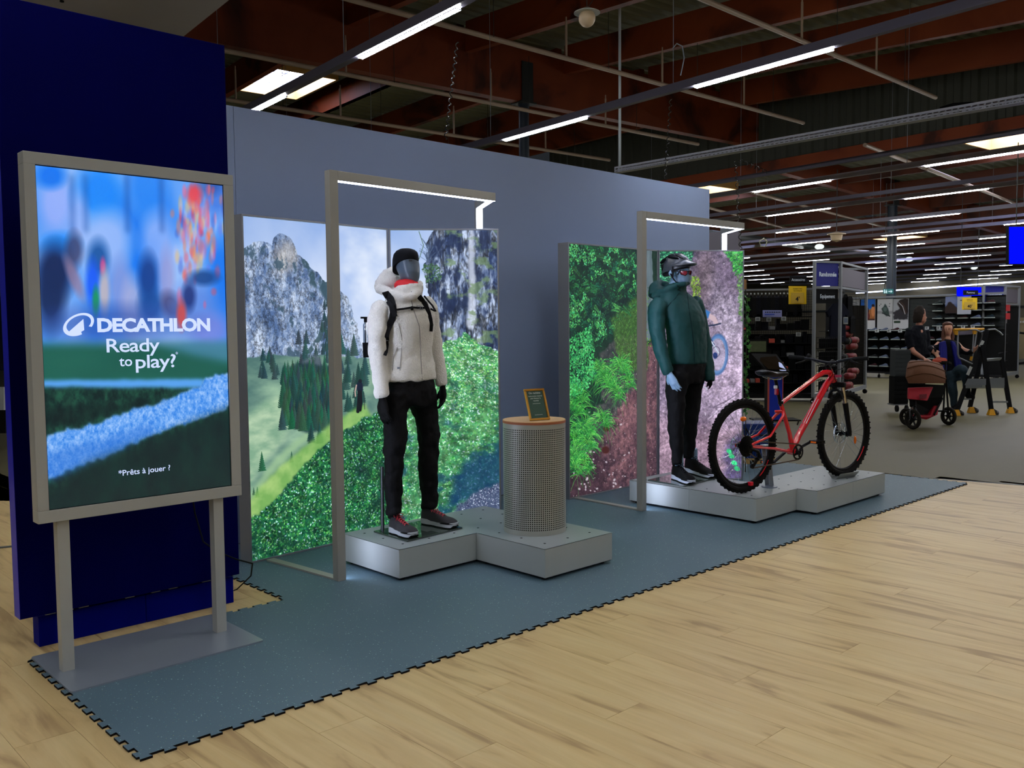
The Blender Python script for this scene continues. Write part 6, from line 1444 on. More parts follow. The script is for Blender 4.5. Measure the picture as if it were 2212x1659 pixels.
# ================================================================ the hall behind
def onA(x, y, a): return onpl(x, y, B(a, 0, 0), E1)
dark = mat('rack_black', (5, 5, 6), rough=0.7, spec=0.2); upr = mat('upright_grey', (126, 130, 134), rough=0.45, metal=0.2); tagw = mat('tag_white', (176, 180, 178), rough=0.6)
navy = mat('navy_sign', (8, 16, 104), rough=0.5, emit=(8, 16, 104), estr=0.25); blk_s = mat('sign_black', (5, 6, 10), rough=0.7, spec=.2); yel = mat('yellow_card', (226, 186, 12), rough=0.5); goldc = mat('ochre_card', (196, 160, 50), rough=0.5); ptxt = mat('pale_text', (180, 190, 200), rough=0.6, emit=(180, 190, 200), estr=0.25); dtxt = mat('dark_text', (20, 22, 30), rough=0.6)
def quad_board(nm, m, t, x0, y0, x1, y1, d0, d1=None, th=.02):
    d1 = d0 if d1 is None else d1; a, b, c, e = W(x0, y1, d0), W(x1, y1, d1), W(x1, y0, d1), W(x0, y0, d0)
    n = (b-a).cross(e-a).normalized(); n = n if n.dot(CF) < 0 else -n
    MB().prism([a, b, c, e], -n*th).build(nm, m, t); return a, (b-a).normalized(), (e-a).normalized(), n
# ---- near rack: open frame with two header signs
def open_rack(label, L0, R0_, RR, top, signs, shelves=True):
    t = thing('display_rack', label, 'display rack', (L0+RR)/2); w = .05
    L0, R0_, RR = Vector(L0), Vector(R0_), Vector(RR); LL = L0+(RR-R0_)
    for p in (L0, R0_, RR, LL): MB().beam(p+ZU*.12, p+ZU*top, w, w, up=(0, 1, 0)).build('upright', upr, t)
    for z in (top-.02, top-.50):
        for p, q in ((L0, R0_), (R0_, RR), (RR, LL), (LL, L0)): MB().beam(p+ZU*z, q+ZU*z, .04, .04).build('cross_bar', upr, t)
    for p, q in ((L0, R0_), (R0_, RR), (LL, L0)): MB().beam(p+ZU*.15, q+ZU*.15, .05, .08).build('base_bar', upr, t)
    for p in (L0, R0_, RR, LL): MB().cyl(p+ZU*.05-E1*.015, p+ZU*.05+E1*.015, .05, 12).cyl(p+ZU*.05, p+ZU*.12, .012, 6).build('castor', blk, t)
    ex = (R0_-L0).normalized(); n = ex.cross(ZU)
    if n.dot(CF) > 0: n = -n
    Wd = (R0_-L0).length
    MB().frame(L0+ex*.04+ZU*(top-.47)-n*.02, ex, -n, ZU, Wd-.08, .02, .43).build('header_sign', navy, t)
    MB().frame(L0+ex*.04+ZU*(top-.80)-n*.02, ex, -n, ZU, Wd-.08, .02, .27).build('category_sign', blk_s, t)
    m = (L0+R0_)/2
    lettering('sign_text', signs[0], ptxt, t, m+ZU*(top-.29)+n*.003, ex, ZU, .085, offset=.06, width=Wd*.66)
    lettering('sign_text', signs[1], ptxt, t, m+ZU*(top-.70)+n*.003, ex, ZU, .075, offset=.02, width=Wd*.56)
    sx = (RR-R0_).normalized(); sw = (RR-R0_).length; sn = sx.cross(ZU); sn = sn if sn.dot(CF) < 0 else -sn
    MB().frame(R0_+sx*.06+ZU*(top-.46)-sn*.02, sx, -sn, ZU, sw-.12, .02, .36).build('side_header', mat('header_back', (92, 86, 96), rough=0.6), t)
    return t, L0, R0_, RR, LL, ex, sx, n, sn
r1, L0, R1, RR, LL, ex1, sx1, n1, sn1 = open_rack('tall rack on castors headed Randonnée and Equipement, behind the bicycle', onz(1756, 872), onz(1812, 869), onz(1868, 850), 2.70, ('Randonnée', 'Equipement'))
mesh_p = MB()
for i in range(15): p = LL+(L0-LL)*.02+(RR-LL)*(i/15); mesh_p.beam(p+ZU*.2, p+ZU*2.1, .006, .006, up=(0, 1, 0))
for i in range(24): z = ZU*(.3+.08*i); mesh_p.beam(LL+z, RR+z, .006, .006)
mesh_p.build('wire_back', mat('wire_grey', (36, 35, 30), rough=0.5, metal=0.3), r1, kind='stuff')
MB().frame(LL+E1*.05+ZU*.2, (RR-LL).normalized(), E1, ZU, (RR-LL).length, .01, 1.7).build('back_panel', mat('panel_dark', (24, 21, 17), rough=0.7), r1)
# hanging shirt
shc = L0*.35+R1*.65+(RR-R1)*.25; shirt = MB(); ee = ex1
pr_ = [(-.05, 1.93), (-.10, 1.92), (-.27, 1.74), (-.22, 1.64), (-.17, 1.68), (-.19, 1.16), (.19, 1.16), (.17, 1.68), (.22, 1.64), (.27, 1.74), (.10, 1.92), (.05, 1.93)]
shirt.prism([shc+ee*u*1.1+ZU*z for u, z in pr_], n1*-.05)
tag(shirt.build('t_shirt', mat('navy_cotton', (16, 19, 32), rough=0.9, bump=.4, bscale=12), None, bevel=.01), 'dark navy t-shirt hanging in the rack headed Equipement', 'shirt')
bk_m = MB()
def wire_basket(label, c, ex, ey, w, d, h, group):
    t = thing('wire_basket', label, 'basket', c, group); mb = MB(); c = Vector(c)
    for i in range(11):
        u = -w/2+w*i/10; mb.beam(c+ex*u-ey*d/2, c+ex*u-ey*d/2+ZU*h, .006, .006, up=(0, 1, 0)); mb.beam(c+ex*u-ey*d/2, c+ex*u+ey*d/2, .006, .006)
    for z in (0, h*.5, h):
        for p, q in (((-1, -1), (1, -1)), ((1, -1), (1, 1)), ((-1, -1), (-1, 1))): mb.beam(c+ex*(p[0]*w/2)+ey*(p[1]*d/2)+ZU*z, c+ex*(q[0]*w/2)+ey*(q[1]*d/2)+ZU*z, .010, .010)
    mb.build('wire_cage', dark, t); MB().frame(c-ex*w*.45-ey*d*.4+ZU*.01, ex, ey, ZU, w*.9, d*.8, h*.85).build('folded_goods', mat('goods_black', (5, 5, 7), rough=0.9, noise=.3, nscale=14), t, bevel=.02)
    return t
eyd = (RR-R1).normalized()
for i, z in enumerate((.22, .50, .78, 1.04)):
    wire_basket('black wire basket in the rack headed Equipement, %s from the bottom' % ['first', 'second', 'third', 'fourth'][i], (L0+R1)/2+eyd*.30+ZU*z, ex1, eyd, .52, .5, .22, 'black wire baskets of the tall rack')
# rolled bags on the side of the rack
redb = mat('bag_red', (110, 8, 14), rough=0.6, noise=.1); blkb = mat('bag_black', (8, 9, 12), rough=0.7, noise=.15); piping = mat('bag_piping', (150, 146, 120), rough=0.6)
spots = [(1828, 708, 1), (1829, 722, 1), (1843, 735, 1), (1840, 748, 1), (1808, 712, 0), (1809, 728, 0), (1826, 737, 0), (1812, 750, 0), (1838, 770, 1), (1843, 802, 1), (1836, 812, 1), (1812, 800, 0), (1830, 832, 1), (1832, 842, 1), (1812, 835, 0), (1818, 772, 0)]
for i, (x, y, r_) in enumerate(spots):
    d = 18.1+(x-1808)*.012; c = W(x, y, d); ax = (sx1*.7-E2*.3).normalized()
    t = thing('rolled_bag', ['black', 'red'][r_]+' rolled sleeping bag on the side of the Equipement rack, '+('upper half' if y < 760 else 'lower half'), 'rolled bag', c, ('red' if r_ else 'black')+' rolled bags '+('in the upper half' if y < 760 else 'in the lower half'))
    L_ = .13 if r_ else .15; MB().tube([c-ax*L_, c-ax*L_*.85, c+ax*L_*.85, c+ax*L_], [.05, .07, .07, .05], 12).build('roll', redb if r_ else blkb, t, smooth=True)
    MB().tube([c+ax*L_*.45+(ZU*math.cos(2*PI*k/12)+ax.cross(ZU)*math.sin(2*PI*k/12))*.071 for k in range(12)], .006, 5, close=True).build('piping', piping, t)
for i, (x, y, h_) in enumerate(((1826, 636, .45), (1836, 640, .42), (1815, 642, .5), (1822, 676, .38), (1832, 678, .36), (1812, 680, .4), (1842, 682, .36))):
    c = W(x, y, 18.3); MB_ = MB().rings([[c+ex1*u*k+CF*v*k-ZU*z for u, v in ((-.07, -.03), (.07, -.03), (.06, .03), (-.06, .03))] for z, k in ((0, .5), (.06, 1), (h_*.5, .9), (h_, 1.05))])
    tag(MB_.build('hanging_garment', blkb, None, smooth=False), 'black garment hanging beside the tall rack, %s row' % ('upper' if y < 660 else 'lower'), 'garment', 'black garments beside the rack, %s row' % ('upper' if y < 660 else 'lower'))
t = thing('price_display', 'white framed price display beside the rack headed Equipement', 'price display', W(1826, 700, 17.6))
quad_board('casing', tagw, t, 1822, 685, 1832, 700, 17.6, th=.02); quad_board('panel', mat('panel_blue_grey', (96, 110, 130), rough=.4), t, 1823.5, 687, 1831, 697, 17.57, th=.004)
# ---- long gondola of accessories behind the ivy
gd = thing('gondola', 'long dark shelving gondola packed with accessories, left of the Equipement rack', 'shelving', W(1680, 860, 17.8))
gx = (W(1745, 700, 17.7)-W(1600, 700, 17.9)); gx.z = 0; gx.normalize(); g0 = onz(1600, 876); GL = 1.42; gn = gx.cross(ZU); gn = gn if gn.dot(CF) < 0 else -gn
g0 = W(1600, 704, 17.6); g0.z = 0
MB().frame(g0+ZU*.12-gn*.30, gx, -gn, ZU, GL, .04, 1.2).build('back_panel', dark, gd)
MB().frame(g0+ZU*.06, gx, -gn, ZU, GL, .42, .09).build('base', dark, gd)
for i in range(6): MB().frame(g0+ZU*(.35+.26*i), gx, -gn, ZU, GL, .32, .015).build('shelf', dark, gd)
gm = MB()
for i in range(34): gm.beam(g0+gx*(GL*i/33)+ZU*1.3-gn*.28, g0+gx*(GL*i/33)+ZU*2.15-gn*.28, .005, .005, up=(0, 1, 0))
for i in range(16): gm.beam(g0+ZU*(1.35+.05*i)-gn*.28, g0+gx*GL+ZU*(1.35+.05*i)-gn*.28, .005, .005)
gm.build('wire_grid', mat('wire_black', (20, 20, 22), rough=.5), gd, kind='stuff')
MB().beam(g0+ZU*2.19, g0+gx*GL+ZU*2.19, .035, .035).build('top_rail', upr, gd)
rs = np.random.RandomState(4); CG = [(5, 5, 6), (9, 10, 14), (6, 8, 8), (16, 14, 14), (12, 13, 20)]
gmats = [mat('goods_%d' % i, c, rough=.8, noise=.3, nscale=20, bump=.3, bscale=30) for i, c in enumerate(CG)]+[mat('goods_white', (120, 122, 124), rough=.7), mat('goods_coral', (190, 70, 50), rough=.6)]
n_ = 0
for r_ in range(6):
    x = .03
    while x < GL-.1 and n_ < 60:
        w_, h_ = rs.uniform(.07, .17), rs.uniform(.10, .22); k = rs.randint(5) if rs.rand() < .86 else 5+rs.randint(2)
        c = g0+gx*x+ZU*(.365+.26*r_)-gn*rs.uniform(.02, .08); t_ = .02*rs.randn()
        if k >= 5: h_ *= .4
        mb = MB().rings([[c+gx*(u*w_+t_*z)+ZU*z-gn*v for u, v in ((0, 0), (.9, 0), (.9, .2), (0, .2))] for z in (0, h_*.5, h_)])
        tag(mb.build('packaged_item', gmats[k], None, bevel=.008), '%s packaged accessory on the dark gondola, %s shelf from the bottom' % (['black', 'black', 'black', 'dark', 'dark', 'white', 'coral'][k], ['first', 'second', 'third', 'fourth', 'fifth', 'top'][r_]), 'package', '%s accessories, %s shelf' % (['black', 'black', 'black', 'dark', 'dark', 'white', 'coral'][k], ['first', 'second', 'third', 'fourth', 'fifth', 'top'][r_])); x += w_*1.05; n_ += 1
for i in range(16):
    x = .05+.07*i; c = g0+gx*x+ZU*2.08-gn*.02; h_ = rs.uniform(.28, .45); mb = MB().rings([[c+gx*u*k-gn*v*k-ZU*z for u, v in ((-.04, -.05), (.04, -.05), (.04, .05), (-.04, .05))] for z, k in ((0, .4), (.05, 1), (h_, 1.1))])
    tag(mb.build('hanging_garment', gmats[i % 5], None), 'black garment hanging along the top of the dark gondola, %s' % ['left half', 'right half'][i > 7], 'garment', 'garments along the gondola top, %s' % ['left half', 'right half'][i > 7])
    tag(MB().cyl(c+ZU*.02, c+ZU*.05, .018, 6).build('hanger_clip', tagw, None), 'white hanger clip above a garment on the gondola, %s' % ['left half', 'right half'][i > 7], 'hanger clip', 'white hanger clips, %s' % ['left half', 'right half'][i > 7])
for i, (x, y) in enumerate(((1637, 689), (1661, 690), (1693, 688), (1725, 722))):
    t = thing('price_display', 'small white framed price display on the dark gondola, %s from the left' % ['first', 'second', 'third', 'fourth'][i], 'price display', W(x, y+4, 17.3), 'price displays on the gondola')
    quad_board('casing', tagw, t, x-5, y-4, x+5, y+4.5, 17.3, th=.02); quad_board('panel', mat('panel_grey', (96, 100, 100), rough=.4), t, x-3.4, y-2.6, x+3.4, y+3, 17.28, th=.004)
t = thing('shelf_banner', 'pale lilac banner card with a blue strip on the dark gondola', 'card', W(1668, 685, 17.2)); quad_board('card', mat('lilac_card', (134, 138, 190), rough=.5), t, 1648, 670, 1689, 685, 17.2); quad_board('stripe', mat('blue_stripe', (40, 70, 170)), t, 1652, 678, 1673, 680.5, 17.18, th=.003)
for i in range(9): quad_board('pictogram', dtxt, t, 1653+3.8*i, 673, 1655+3.8*i, 676, 17.18, th=.003)
# cards above the gondola
t = thing('category_card', 'black card reading Accessoires above the gondola', 'sign', W(1724, 612, 17.2)); a, ex, ey_, n = quad_board('card', blk_s, t, 1706, 597, 1743, 612, 17.2); lettering('sign_text', 'Accessoires', ptxt, t, W(1724.5, 607, 17.17), ex, ZU, .055, width=.255)
def price_card(label, x0, y0, x1, y1, d, num, line1, line2):
    t = thing('price_card', label, 'price card', W((x0+x1)/2, y1, d)); a, ex, ey_, n = quad_board('card', yel, t, x0, y0, x1, y1, d); w_, h_ = x1-x0, y1-y0
    quad_board('inset', goldc, t, x0+w_*.12, y0+h_*.36, x1-w_*.12, y1-h_*.06, d-.02, th=.003); k = d/FP
    lettering('card_text', num, dtxt, t, W(x0+w_*.5, y0+h_*.82, d-.04), ex, ZU, h_*.24*k, offset=.05)
    for i, s_ in enumerate((line1, line2)): lettering('card_text', s_, dtxt, t, W(x0+w_*.5, y0+h_*(.18+.11*i), d-.04), ex, ZU, h_*.062*k, offset=.03)
price_card('yellow price card with a 4, hanging above the dark gondola', 1704, 618, 1742, 657, 17.1, "4'", 'PREMIER PRIX', 'TECHNIQUE')
# ---- kiosk with tilted screen and blue pillar
kd = 13.9; kb = onz(1676, 905)
ki = thing('info_kiosk', 'black kiosk with a tilted screen on a blue pillar edged in orange, behind the saddle', 'kiosk', kb)
kx = Vector((CR.x, CR.y, 0)).normalized(); kn = Vector((-CF.x, -CF.y, 0)).normalized(); kw = 28*kd/FP
kc = W(1676, 860, kd); kc.z = 0
MB().frame(kc-kx*kw/2, kx, -kn, ZU, kw, .06, .92).build('pillar', mat('pillar_blue', (10, 50, 190), rough=.5), ki)
for s in (-1, 1): MB().frame(kc+kx*(kw/2*s)-kx*(.012 if s < 0 else 0)+kn*.002, kx, -kn, ZU, .012, .065, .92).build('orange_edge', mat('edge_orange', (206, 80, 70), rough=.5), ki)
MB().frame(kc-kx*.10-kn*.08, kx, -kn, ZU, .20, .2, .9).build('spine', dark, ki)
MB().prism([W(1622, 763, kd), W(1677, 765, kd-.1), W(1706, 802, kd-.5), W(1656, 800, kd-.4)], -ZU*.03+kn*-.02).build('screen_housing', dark, ki)
MB().prism([W(1628, 766, kd-.01), W(1674, 768, kd-.11), W(1698, 799, kd-.5), W(1660, 798, kd-.4)], kn*.006+ZU*.004).build('screen_glass', mat('screen_glass', (44, 34, 26), rough=.08, spec=.8), ki)
MB().prism([W(1682, 783, kd-.36), W(1688, 786, kd-.4), W(1698, 801, kd-.5), W(1684, 801, kd-.44)], kn*.008+ZU*.008).build('lit_page', emat('page_glow', (170, 180, 220), 1.0), ki)
MB().frame(kc-kx*.32+kn*.05, kx, -kn, ZU, .7, .4, .02).build('foot_plate', dark, ki)
quad_board('back_panel', mat('lit_art', (60, 66, 40), rough=.5, emit=(70, 80, 50), estr=.15, noise=.5, nscale=20), ki, 1621, 737, 1655, 760, kd+.2); quad_board('panel_back', dark, ki, 1618, 733, 1658, 790, kd+.24)
# ---- ivy beside the light box
iv = thing('ivy_garland', 'strip of green ivy leaves hanging at the right edge of the trail picture', 'ivy', W(1614, 900, 9.0))
ivg = [mat('ivy_green', (34, 110, 30), rough=.5), mat('ivy_pale', (70, 140, 50), rough=.5)]
MB().tube([W(1611, 606, 9.0), W(1612, 750, 9.0), Vector((W(1611, 900, 9).x, W(1611, 900, 9).y, 0.0))], .005, 5).build('stem', mat('ivy_stem', (50, 50, 30)), iv)
for i in range(46):
    y = 640+i*5.6; c = W(1607+rs.uniform(2, 11), y, 9.0+rs.uniform(-.05, .05)); a0 = rs.uniform(-.6, .6)-PI/2; R_ = rs.uniform(.022, .042); nn_ = Vector((rs.randn()*.4, rs.randn()*.4, rs.randn()*.3))+kn; nn_.normalize(); u = nn_.cross(ZU).normalized(); v = u.cross(nn_)
    pts = [c+(u*math.cos(a0+t)+v*math.sin(a0+t))*R_*k for t, k in ((0, 1), (.45, .55), (.95, .85), (1.5, .5), (2.3, .7), (3.14, .15), (-2.3, .7), (-1.5, .5), (-.95, .85), (-.45, .55))]
    MB().prism(pts, nn_*.002).build('leaf', ivg[i % 2], iv)
tag(MB().beam(W(1609.5, 604, 9.0), W(1609.5, 625, 9.0), .025, .02, up=kn).build('wooden_batten', mat('batten', (176, 130, 80), rough=.6)), 'short pale wooden batten above the ivy', 'batten')
# ---- blue basket bin on a pallet
bb = onz(1640, 1003)
pal = thing('pallet', 'low wooden pallet under the blue basket bin', 'pallet', onz(1640, 1006)); px_ = Vector((CR.x, CR.y, 0)).normalized()
pb = Vector((8.62, 5.05, .009)) if False else onz(1638, 1004)
q_ = Vector((-px_.y, px_.x, 0)); q_ = q_ if q_.dot(CF) > 0 else -q_
for i in range(5): MB().frame(pb-px_*.17+q_*(.095*i)+ZU*.05, px_, q_, ZU, .36, .08, .02).build('board', mat('pallet_wood', (196, 158, 96), rough=.7, noise=.1), pal)
for i in range(3): MB().frame(pb-px_*.15+px_*.13*i+ZU*.009, px_, q_, ZU, .06, .46, .04).build('block', mat('pallet_wood', (196, 158, 96)), pal)
bn = thing('basket_bin', 'blue plastic shopping basket bin behind the rear wheel of the bicycle', 'basket', pb+ZU*.07)
bs_ = mat('basket_blue', (8, 46, 120), rough=.4); o = pb-px_*.14+ZU*.071
mb = MB()
for i in range(15): mb.beam(o+px_*(.022*i)*.9+px_*.01, o+px_*(.022*i)-px_*.01+ZU*.30, .012, .01, up=q_)
for z in (0, .10, .30): mb.frame(o-px_*.01*(z*3)+ZU*z, px_, q_, ZU, .30+.06*z, .02, .02)
mb.frame(o+px_*.0+q_*.015, px_, q_, ZU, .30, .3, .29); mb.build('basket_body', bs_, bn)
MB().frame(o-px_*.03+ZU*.31, px_, q_, ZU, .37, .36, .06).build('rim', bs_, bn, bevel=.01)
MB().frame(o-px_*.01+ZU*.16-q_*.006, px_, q_, ZU, .32, .01, .12).build('front_plate', bs_, bn)
lettering('basket_text', 'DECATHLON', mat('basket_letter', (60, 100, 160), rough=.5), bn, o+px_*.18+ZU*.20-q_*.0075, px_, ZU, .034, offset=.05)
MB().tube([o+px_*.0+ZU*.33-q_*.01, o+px_*.04+ZU*.25-q_*.03, o+px_*.26+ZU*.25-q_*.03, o+px_*.31+ZU*.33-q_*.01], .008, 6).build('handle', dark, bn, smooth=True)

# ---- shoe wall at the rear with posters and rows of trainers
AW = 23.9
sw = thing('shoe_wall', 'long dark slatted shoe wall with shelves at the rear of the hall', 'shelving', B(AW, 12.5, 0))
b0, b1 = 10.2, 15.3
MB().frame(B(AW, b0, .12), E1, E2, ZU, .05, b1-b0, 2.1).build('back_panel', mat('slat_dark', (10, 11, 11), rough=.6), sw)
for i in range(22): MB().frame(B(AW-.012, b0, 1.35+.038*i), E1, E2, ZU, .012, 2.5, .022).build('slat', mat('slat_grey', (40, 46, 45), rough=.5), sw)
MB().frame(B(AW-.1, b0, 2.24), E1, E2, ZU, .16, b1-b0, .05).build('top_rail', upr, sw)
shz = [.30, .55, .80, 1.05, 1.30]
for z in shz: MB().frame(B(AW-.34, b0+1.2, z), E1, E2, ZU, .34, b1-b0-1.2, .015).build('shelf', dark, sw)
for z in (1.42, 1.62, 1.82, 2.0): MB().frame(B(AW-.30, b0+.1, z), E1, E2, ZU, .28, 1.75, .012).build('shelf', dark, sw)
for i in range(9):
    b = b0+.1+i*.62; MB().cyl(B(AW-.3, b-.01, .05), B(AW-.3, b+.02, .05), .05, 10).cyl(B(AW-.3, b, .05), B(AW-.3, b, .13), .012, 6).build('castor', dark, sw)
MB().frame(B(AW-.36, b0, .13), E1, E2, ZU, .38, b1-b0, .05).build('base', dark, sw)
# one trainer mesh, many trainers
sm_ = MB(); rows = []
for t, w_, hh in ((0, .028, .05), (.08, .036, .085), (.25, .038, .095), (.45, .036, .075), (.65, .042, .055), (.85, .040, .042), (.97, .026, .03), (1, .012, .02)):
    rows.append([Vector((w_*math.cos(a)*1.0, t*.28, .022+(hh-.022)*max(0, math.sin(a)) if math.sin(a) > 0 else .022)) for a in [PI*i/6 for i in range(7)]])
sm_.rings(rows); so = MB(); rows = []
for t, w_ in ((0, .026), (.06, .038), (.3, .038), (.5, .036), (.7, .044), (.9, .038), (1, .018)): rows.append([Vector((-w_, t*.29-.005, 0)), Vector((w_, t*.29-.005, 0)), Vector((w_, t*.29-.005, .024)), Vector((-w_, t*.29-.005, .024))])
so.rings(rows)
trm = [mat('trainer_%d' % i, c, rough=.6, noise=.1, nscale=30) for i, c in enumerate(((12, 13, 17), (24, 27, 32), (60, 72, 96), (18, 32, 38), (44, 18, 22), (10, 24, 22)))]
solem = mat('trainer_sole', (150, 160, 150), rough=.5); ums = [shared('upper', sm_, m_) for m_ in trm]; sole_me = shared('sole', so, solem)
cnt = 0; TN = ['black', 'charcoal', 'grey-blue', 'teal', 'maroon', 'dark green']
def trainer(p, ang, k, label, grp):
    t = thing('trainer', label, 'shoe', p, grp, ang)
    for me, nm in ((ums[k], 'upper'), (sole_me, 'sole')): o = bpy.data.objects.new(nm, me); COL.objects.link(o); o.parent = t
ORN = ['lowest', 'second', 'third', 'fourth', 'fifth', 'sixth']
for r_, z in enumerate(shz):
    for c_ in range(11):
        b = b0+1.35+c_*.325; k = rs.randint(6) if c_ % 5 else 2
        trainer(B(AW-.27, b, z+.016), BA+rs.uniform(-.06, .06)+math.radians(-14), k, '%s trainer on the %s long shelf of the rear shoe wall' % (TN[k], ORN[r_]), '%s trainers, %s long shelf' % (TN[k], ORN[r_])); cnt += 1
for r_, z in enumerate((1.42, 1.62, 1.82, 2.0)):
    for c_ in range(5):
        k = rs.randint(6); trainer(B(AW-.25, b0+.15+c_*.335, z+.013), BA+math.radians(-14), k, '%s trainer on the upper slat wall, %s row up' % (TN[k], ORN[r_]), '%s trainers of the slat wall, %s row' % (TN[k], ORN[r_]))
for i, (x, y) in enumerate(((1894, 715), (1920, 715), (1944, 715), (2002, 709), (2027, 709), (2080, 706), (2101, 706), (1860, 716))):
    t = thing('price_display', 'small pale price display along the rear shoe wall, %s from the left' % ['second', 'third', 'fourth', 'fifth', 'sixth', 'seventh', 'eighth', 'first'][i], 'price display', onA(x, y+3, AW-.4), 'price displays on the shoe wall')
    p = onA(x-4, y+3, AW-.40); q = onA(x+4, y-3.5, AW-.40); MB().frame(p, (q-p-ZU*(q-p).z).normalized(), E1, ZU, (Vector((q.x, q.y, 0))-Vector((p.x, p.y, 0))).length, .02, q.z-p.z).build('casing', tagw, t)
    MB().frame(p+ZU*.02-E1*.003+(q-p-ZU*(q-p).z).normalized()*.02, (q-p-ZU*(q-p).z).normalized(), E1, ZU, .055, .003, .05).build('panel', mat('panel_grey', (96, 100, 100)), t)
# posters
def poster(name, x0, y0, x1, y1, a, fn, label, seed):
    p = onA(x0, y1, a); q = onA(x1, y1, a); q.z = p.z; top = onA(x0, y0, a); ex = (q-p).normalized(); w_, h_ = (q-p).length, top.z-p.z
    t = thing('poster', label, 'poster', (p+q)/2); c = Canvas(p-E1*.012, ex, ZU, w_, h_, 130, seed); fn(c); MB().frame(p, ex, E1, ZU, w_, .012, h_).build('board', tagw, t); c.face('print', c.material('poster_print_%d' % seed, 0), t, off=.001); return t, p, ex
G = (176, 178, 178)
def p_wave(c):
    c.fill((150, 152, 152)); r = np.random.RandomState(3)
    for k in range(9): y = 652+r.uniform(0, 26); c.fill((70, 74, 80), c.blur(c.line([(1830+k, y), (1840, y-4+r.rand()*6), (1852, y+r.rand()*4)], 2.0, 1), 1), .8)
    c.fill(G, c.mask([(1820, 690), (1870, 690), (1870, 720), (1820, 720)], 1))
def p_hike(c):
    c.fill((30, 90, 170)); c.fill((110, 160, 210), c.ell(1875, 678, 30, 10, 0, .8)); c.fill((150, 96, 50), c.mask([(1858, 678), (1870, 672), (1880, 668), (1892, 660), (1892, 692), (1858, 692)], 1)); c.fill((200, 130, 80), c.ell(1886, 672, 4, 12)); c.fill((40, 24, 26), c.ell(1886, 660, 3, 3)); c.fill((50, 20, 30), c.ell(1874, 672, 3, 8)); c.fill((90, 40, 40), c.ell(1875, 683, 4, 8)); c.fill((60, 30, 20), c.line([(1860, 690), (1892, 690)], 3))
    c.fill((186, 188, 188), c.mask([(1850, 692), (1900, 692), (1900, 720), (1850, 720)]))
def p_shoe(c):
    c.fill((170, 172, 172)); c.fill((110, 112, 112), c.mask([(1890, 672), (1932, 672), (1932, 678), (1890, 678)], 1), .6); c.fill((52, 66, 62), c.mask([(1904, 667), (1909, 662), (1912, 656), (1916, 662), (1919, 668), (1921, 678), (1922, 682), (1914, 683), (1908, 676)], .6)); c.fill((80, 96, 90), c.ell(1912, 668, 4, 5)); c.fill((30, 36, 36), c.line([(1906, 676), (1922, 683)], 2))
    for x, y in ((1900, 660), (1903, 657), (1921, 662), (1922, 656)): c.fill((60, 60, 60), c.ell(x, y, 1, 1))
def p_climb(c):
    c.fill((150, 154, 156)); c.fill((46, 44, 48), c.mask([(1930, 676), (1940, 668), (1955, 660), (1962, 670), (1962, 690), (1930, 690)], 1, 3, 5)); c.fill((34, 26, 24), c.mask([(1938, 656), (1944, 648), (1955, 645), (1962, 646), (1962, 674), (1955, 680), (1945, 668)], .6)); c.fill((160, 160, 160), c.line([(1942, 654), (1950, 662), (1955, 678)], 2)); c.fill((70, 50, 40), c.line([(1946, 652), (1953, 660), (1957, 676)], 1.5)); c.fill((186, 188, 188), c.mask([(1925, 691), (1970, 691), (1970, 720), (1925, 720)])); c.fill((40, 60, 44), c.mask([(1931, 693), (1945, 693), (1945, 698), (1931, 698)]))
def p_mount(c): c.fill((60, 80, 120)); c.fill((110, 120, 150), c.ell(2050, 650, 20, 12, 0, .8)); c.fill((44, 34, 30), c.mask([(2040, 664), (2050, 652), (2058, 655), (2070, 668), (2070, 690), (2040, 690)], 1, 2, 6))
def p_white(c): c.fill((160, 164, 170)); c.fill((60, 60, 64), c.mask([(2074, 648), (2082, 648), (2082, 650), (2074, 650)]))
for nm, x0, y0, x1, y1, fn, lb_ in (('w', 1829, 647, 1856, 711, p_wave, 'grey poster of drifting dark wave marks on the rear shoe wall'), ('h', 1859, 647, 1890, 711, p_hike, 'poster of two walkers under a deep blue sky on the rear wall'), ('s', 1895, 646.5, 1928, 711, p_shoe, 'pale poster of a single green boot on the rear wall'), ('c', 1929, 646, 1962, 710.5, p_climb, 'grey poster of a climbing boot sole, right of the green boot poster'), ('m', 2042, 641, 2068, 677, p_mount, 'small poster of a dark mountain behind the standing people'), ('p', 2068, 641, 2097, 679, p_white, 'plain white board behind the yellow card with 40')):
    poster('poster', x0, y0, x1, y1, AW-.03-(.3 if y1 < 700 else 0), fn, lb_, 500+ord(nm))
for x, y, s_ in ((1908, 697, 'HYDROGRAFIT'), (1875, 699, 'MH500')): pass
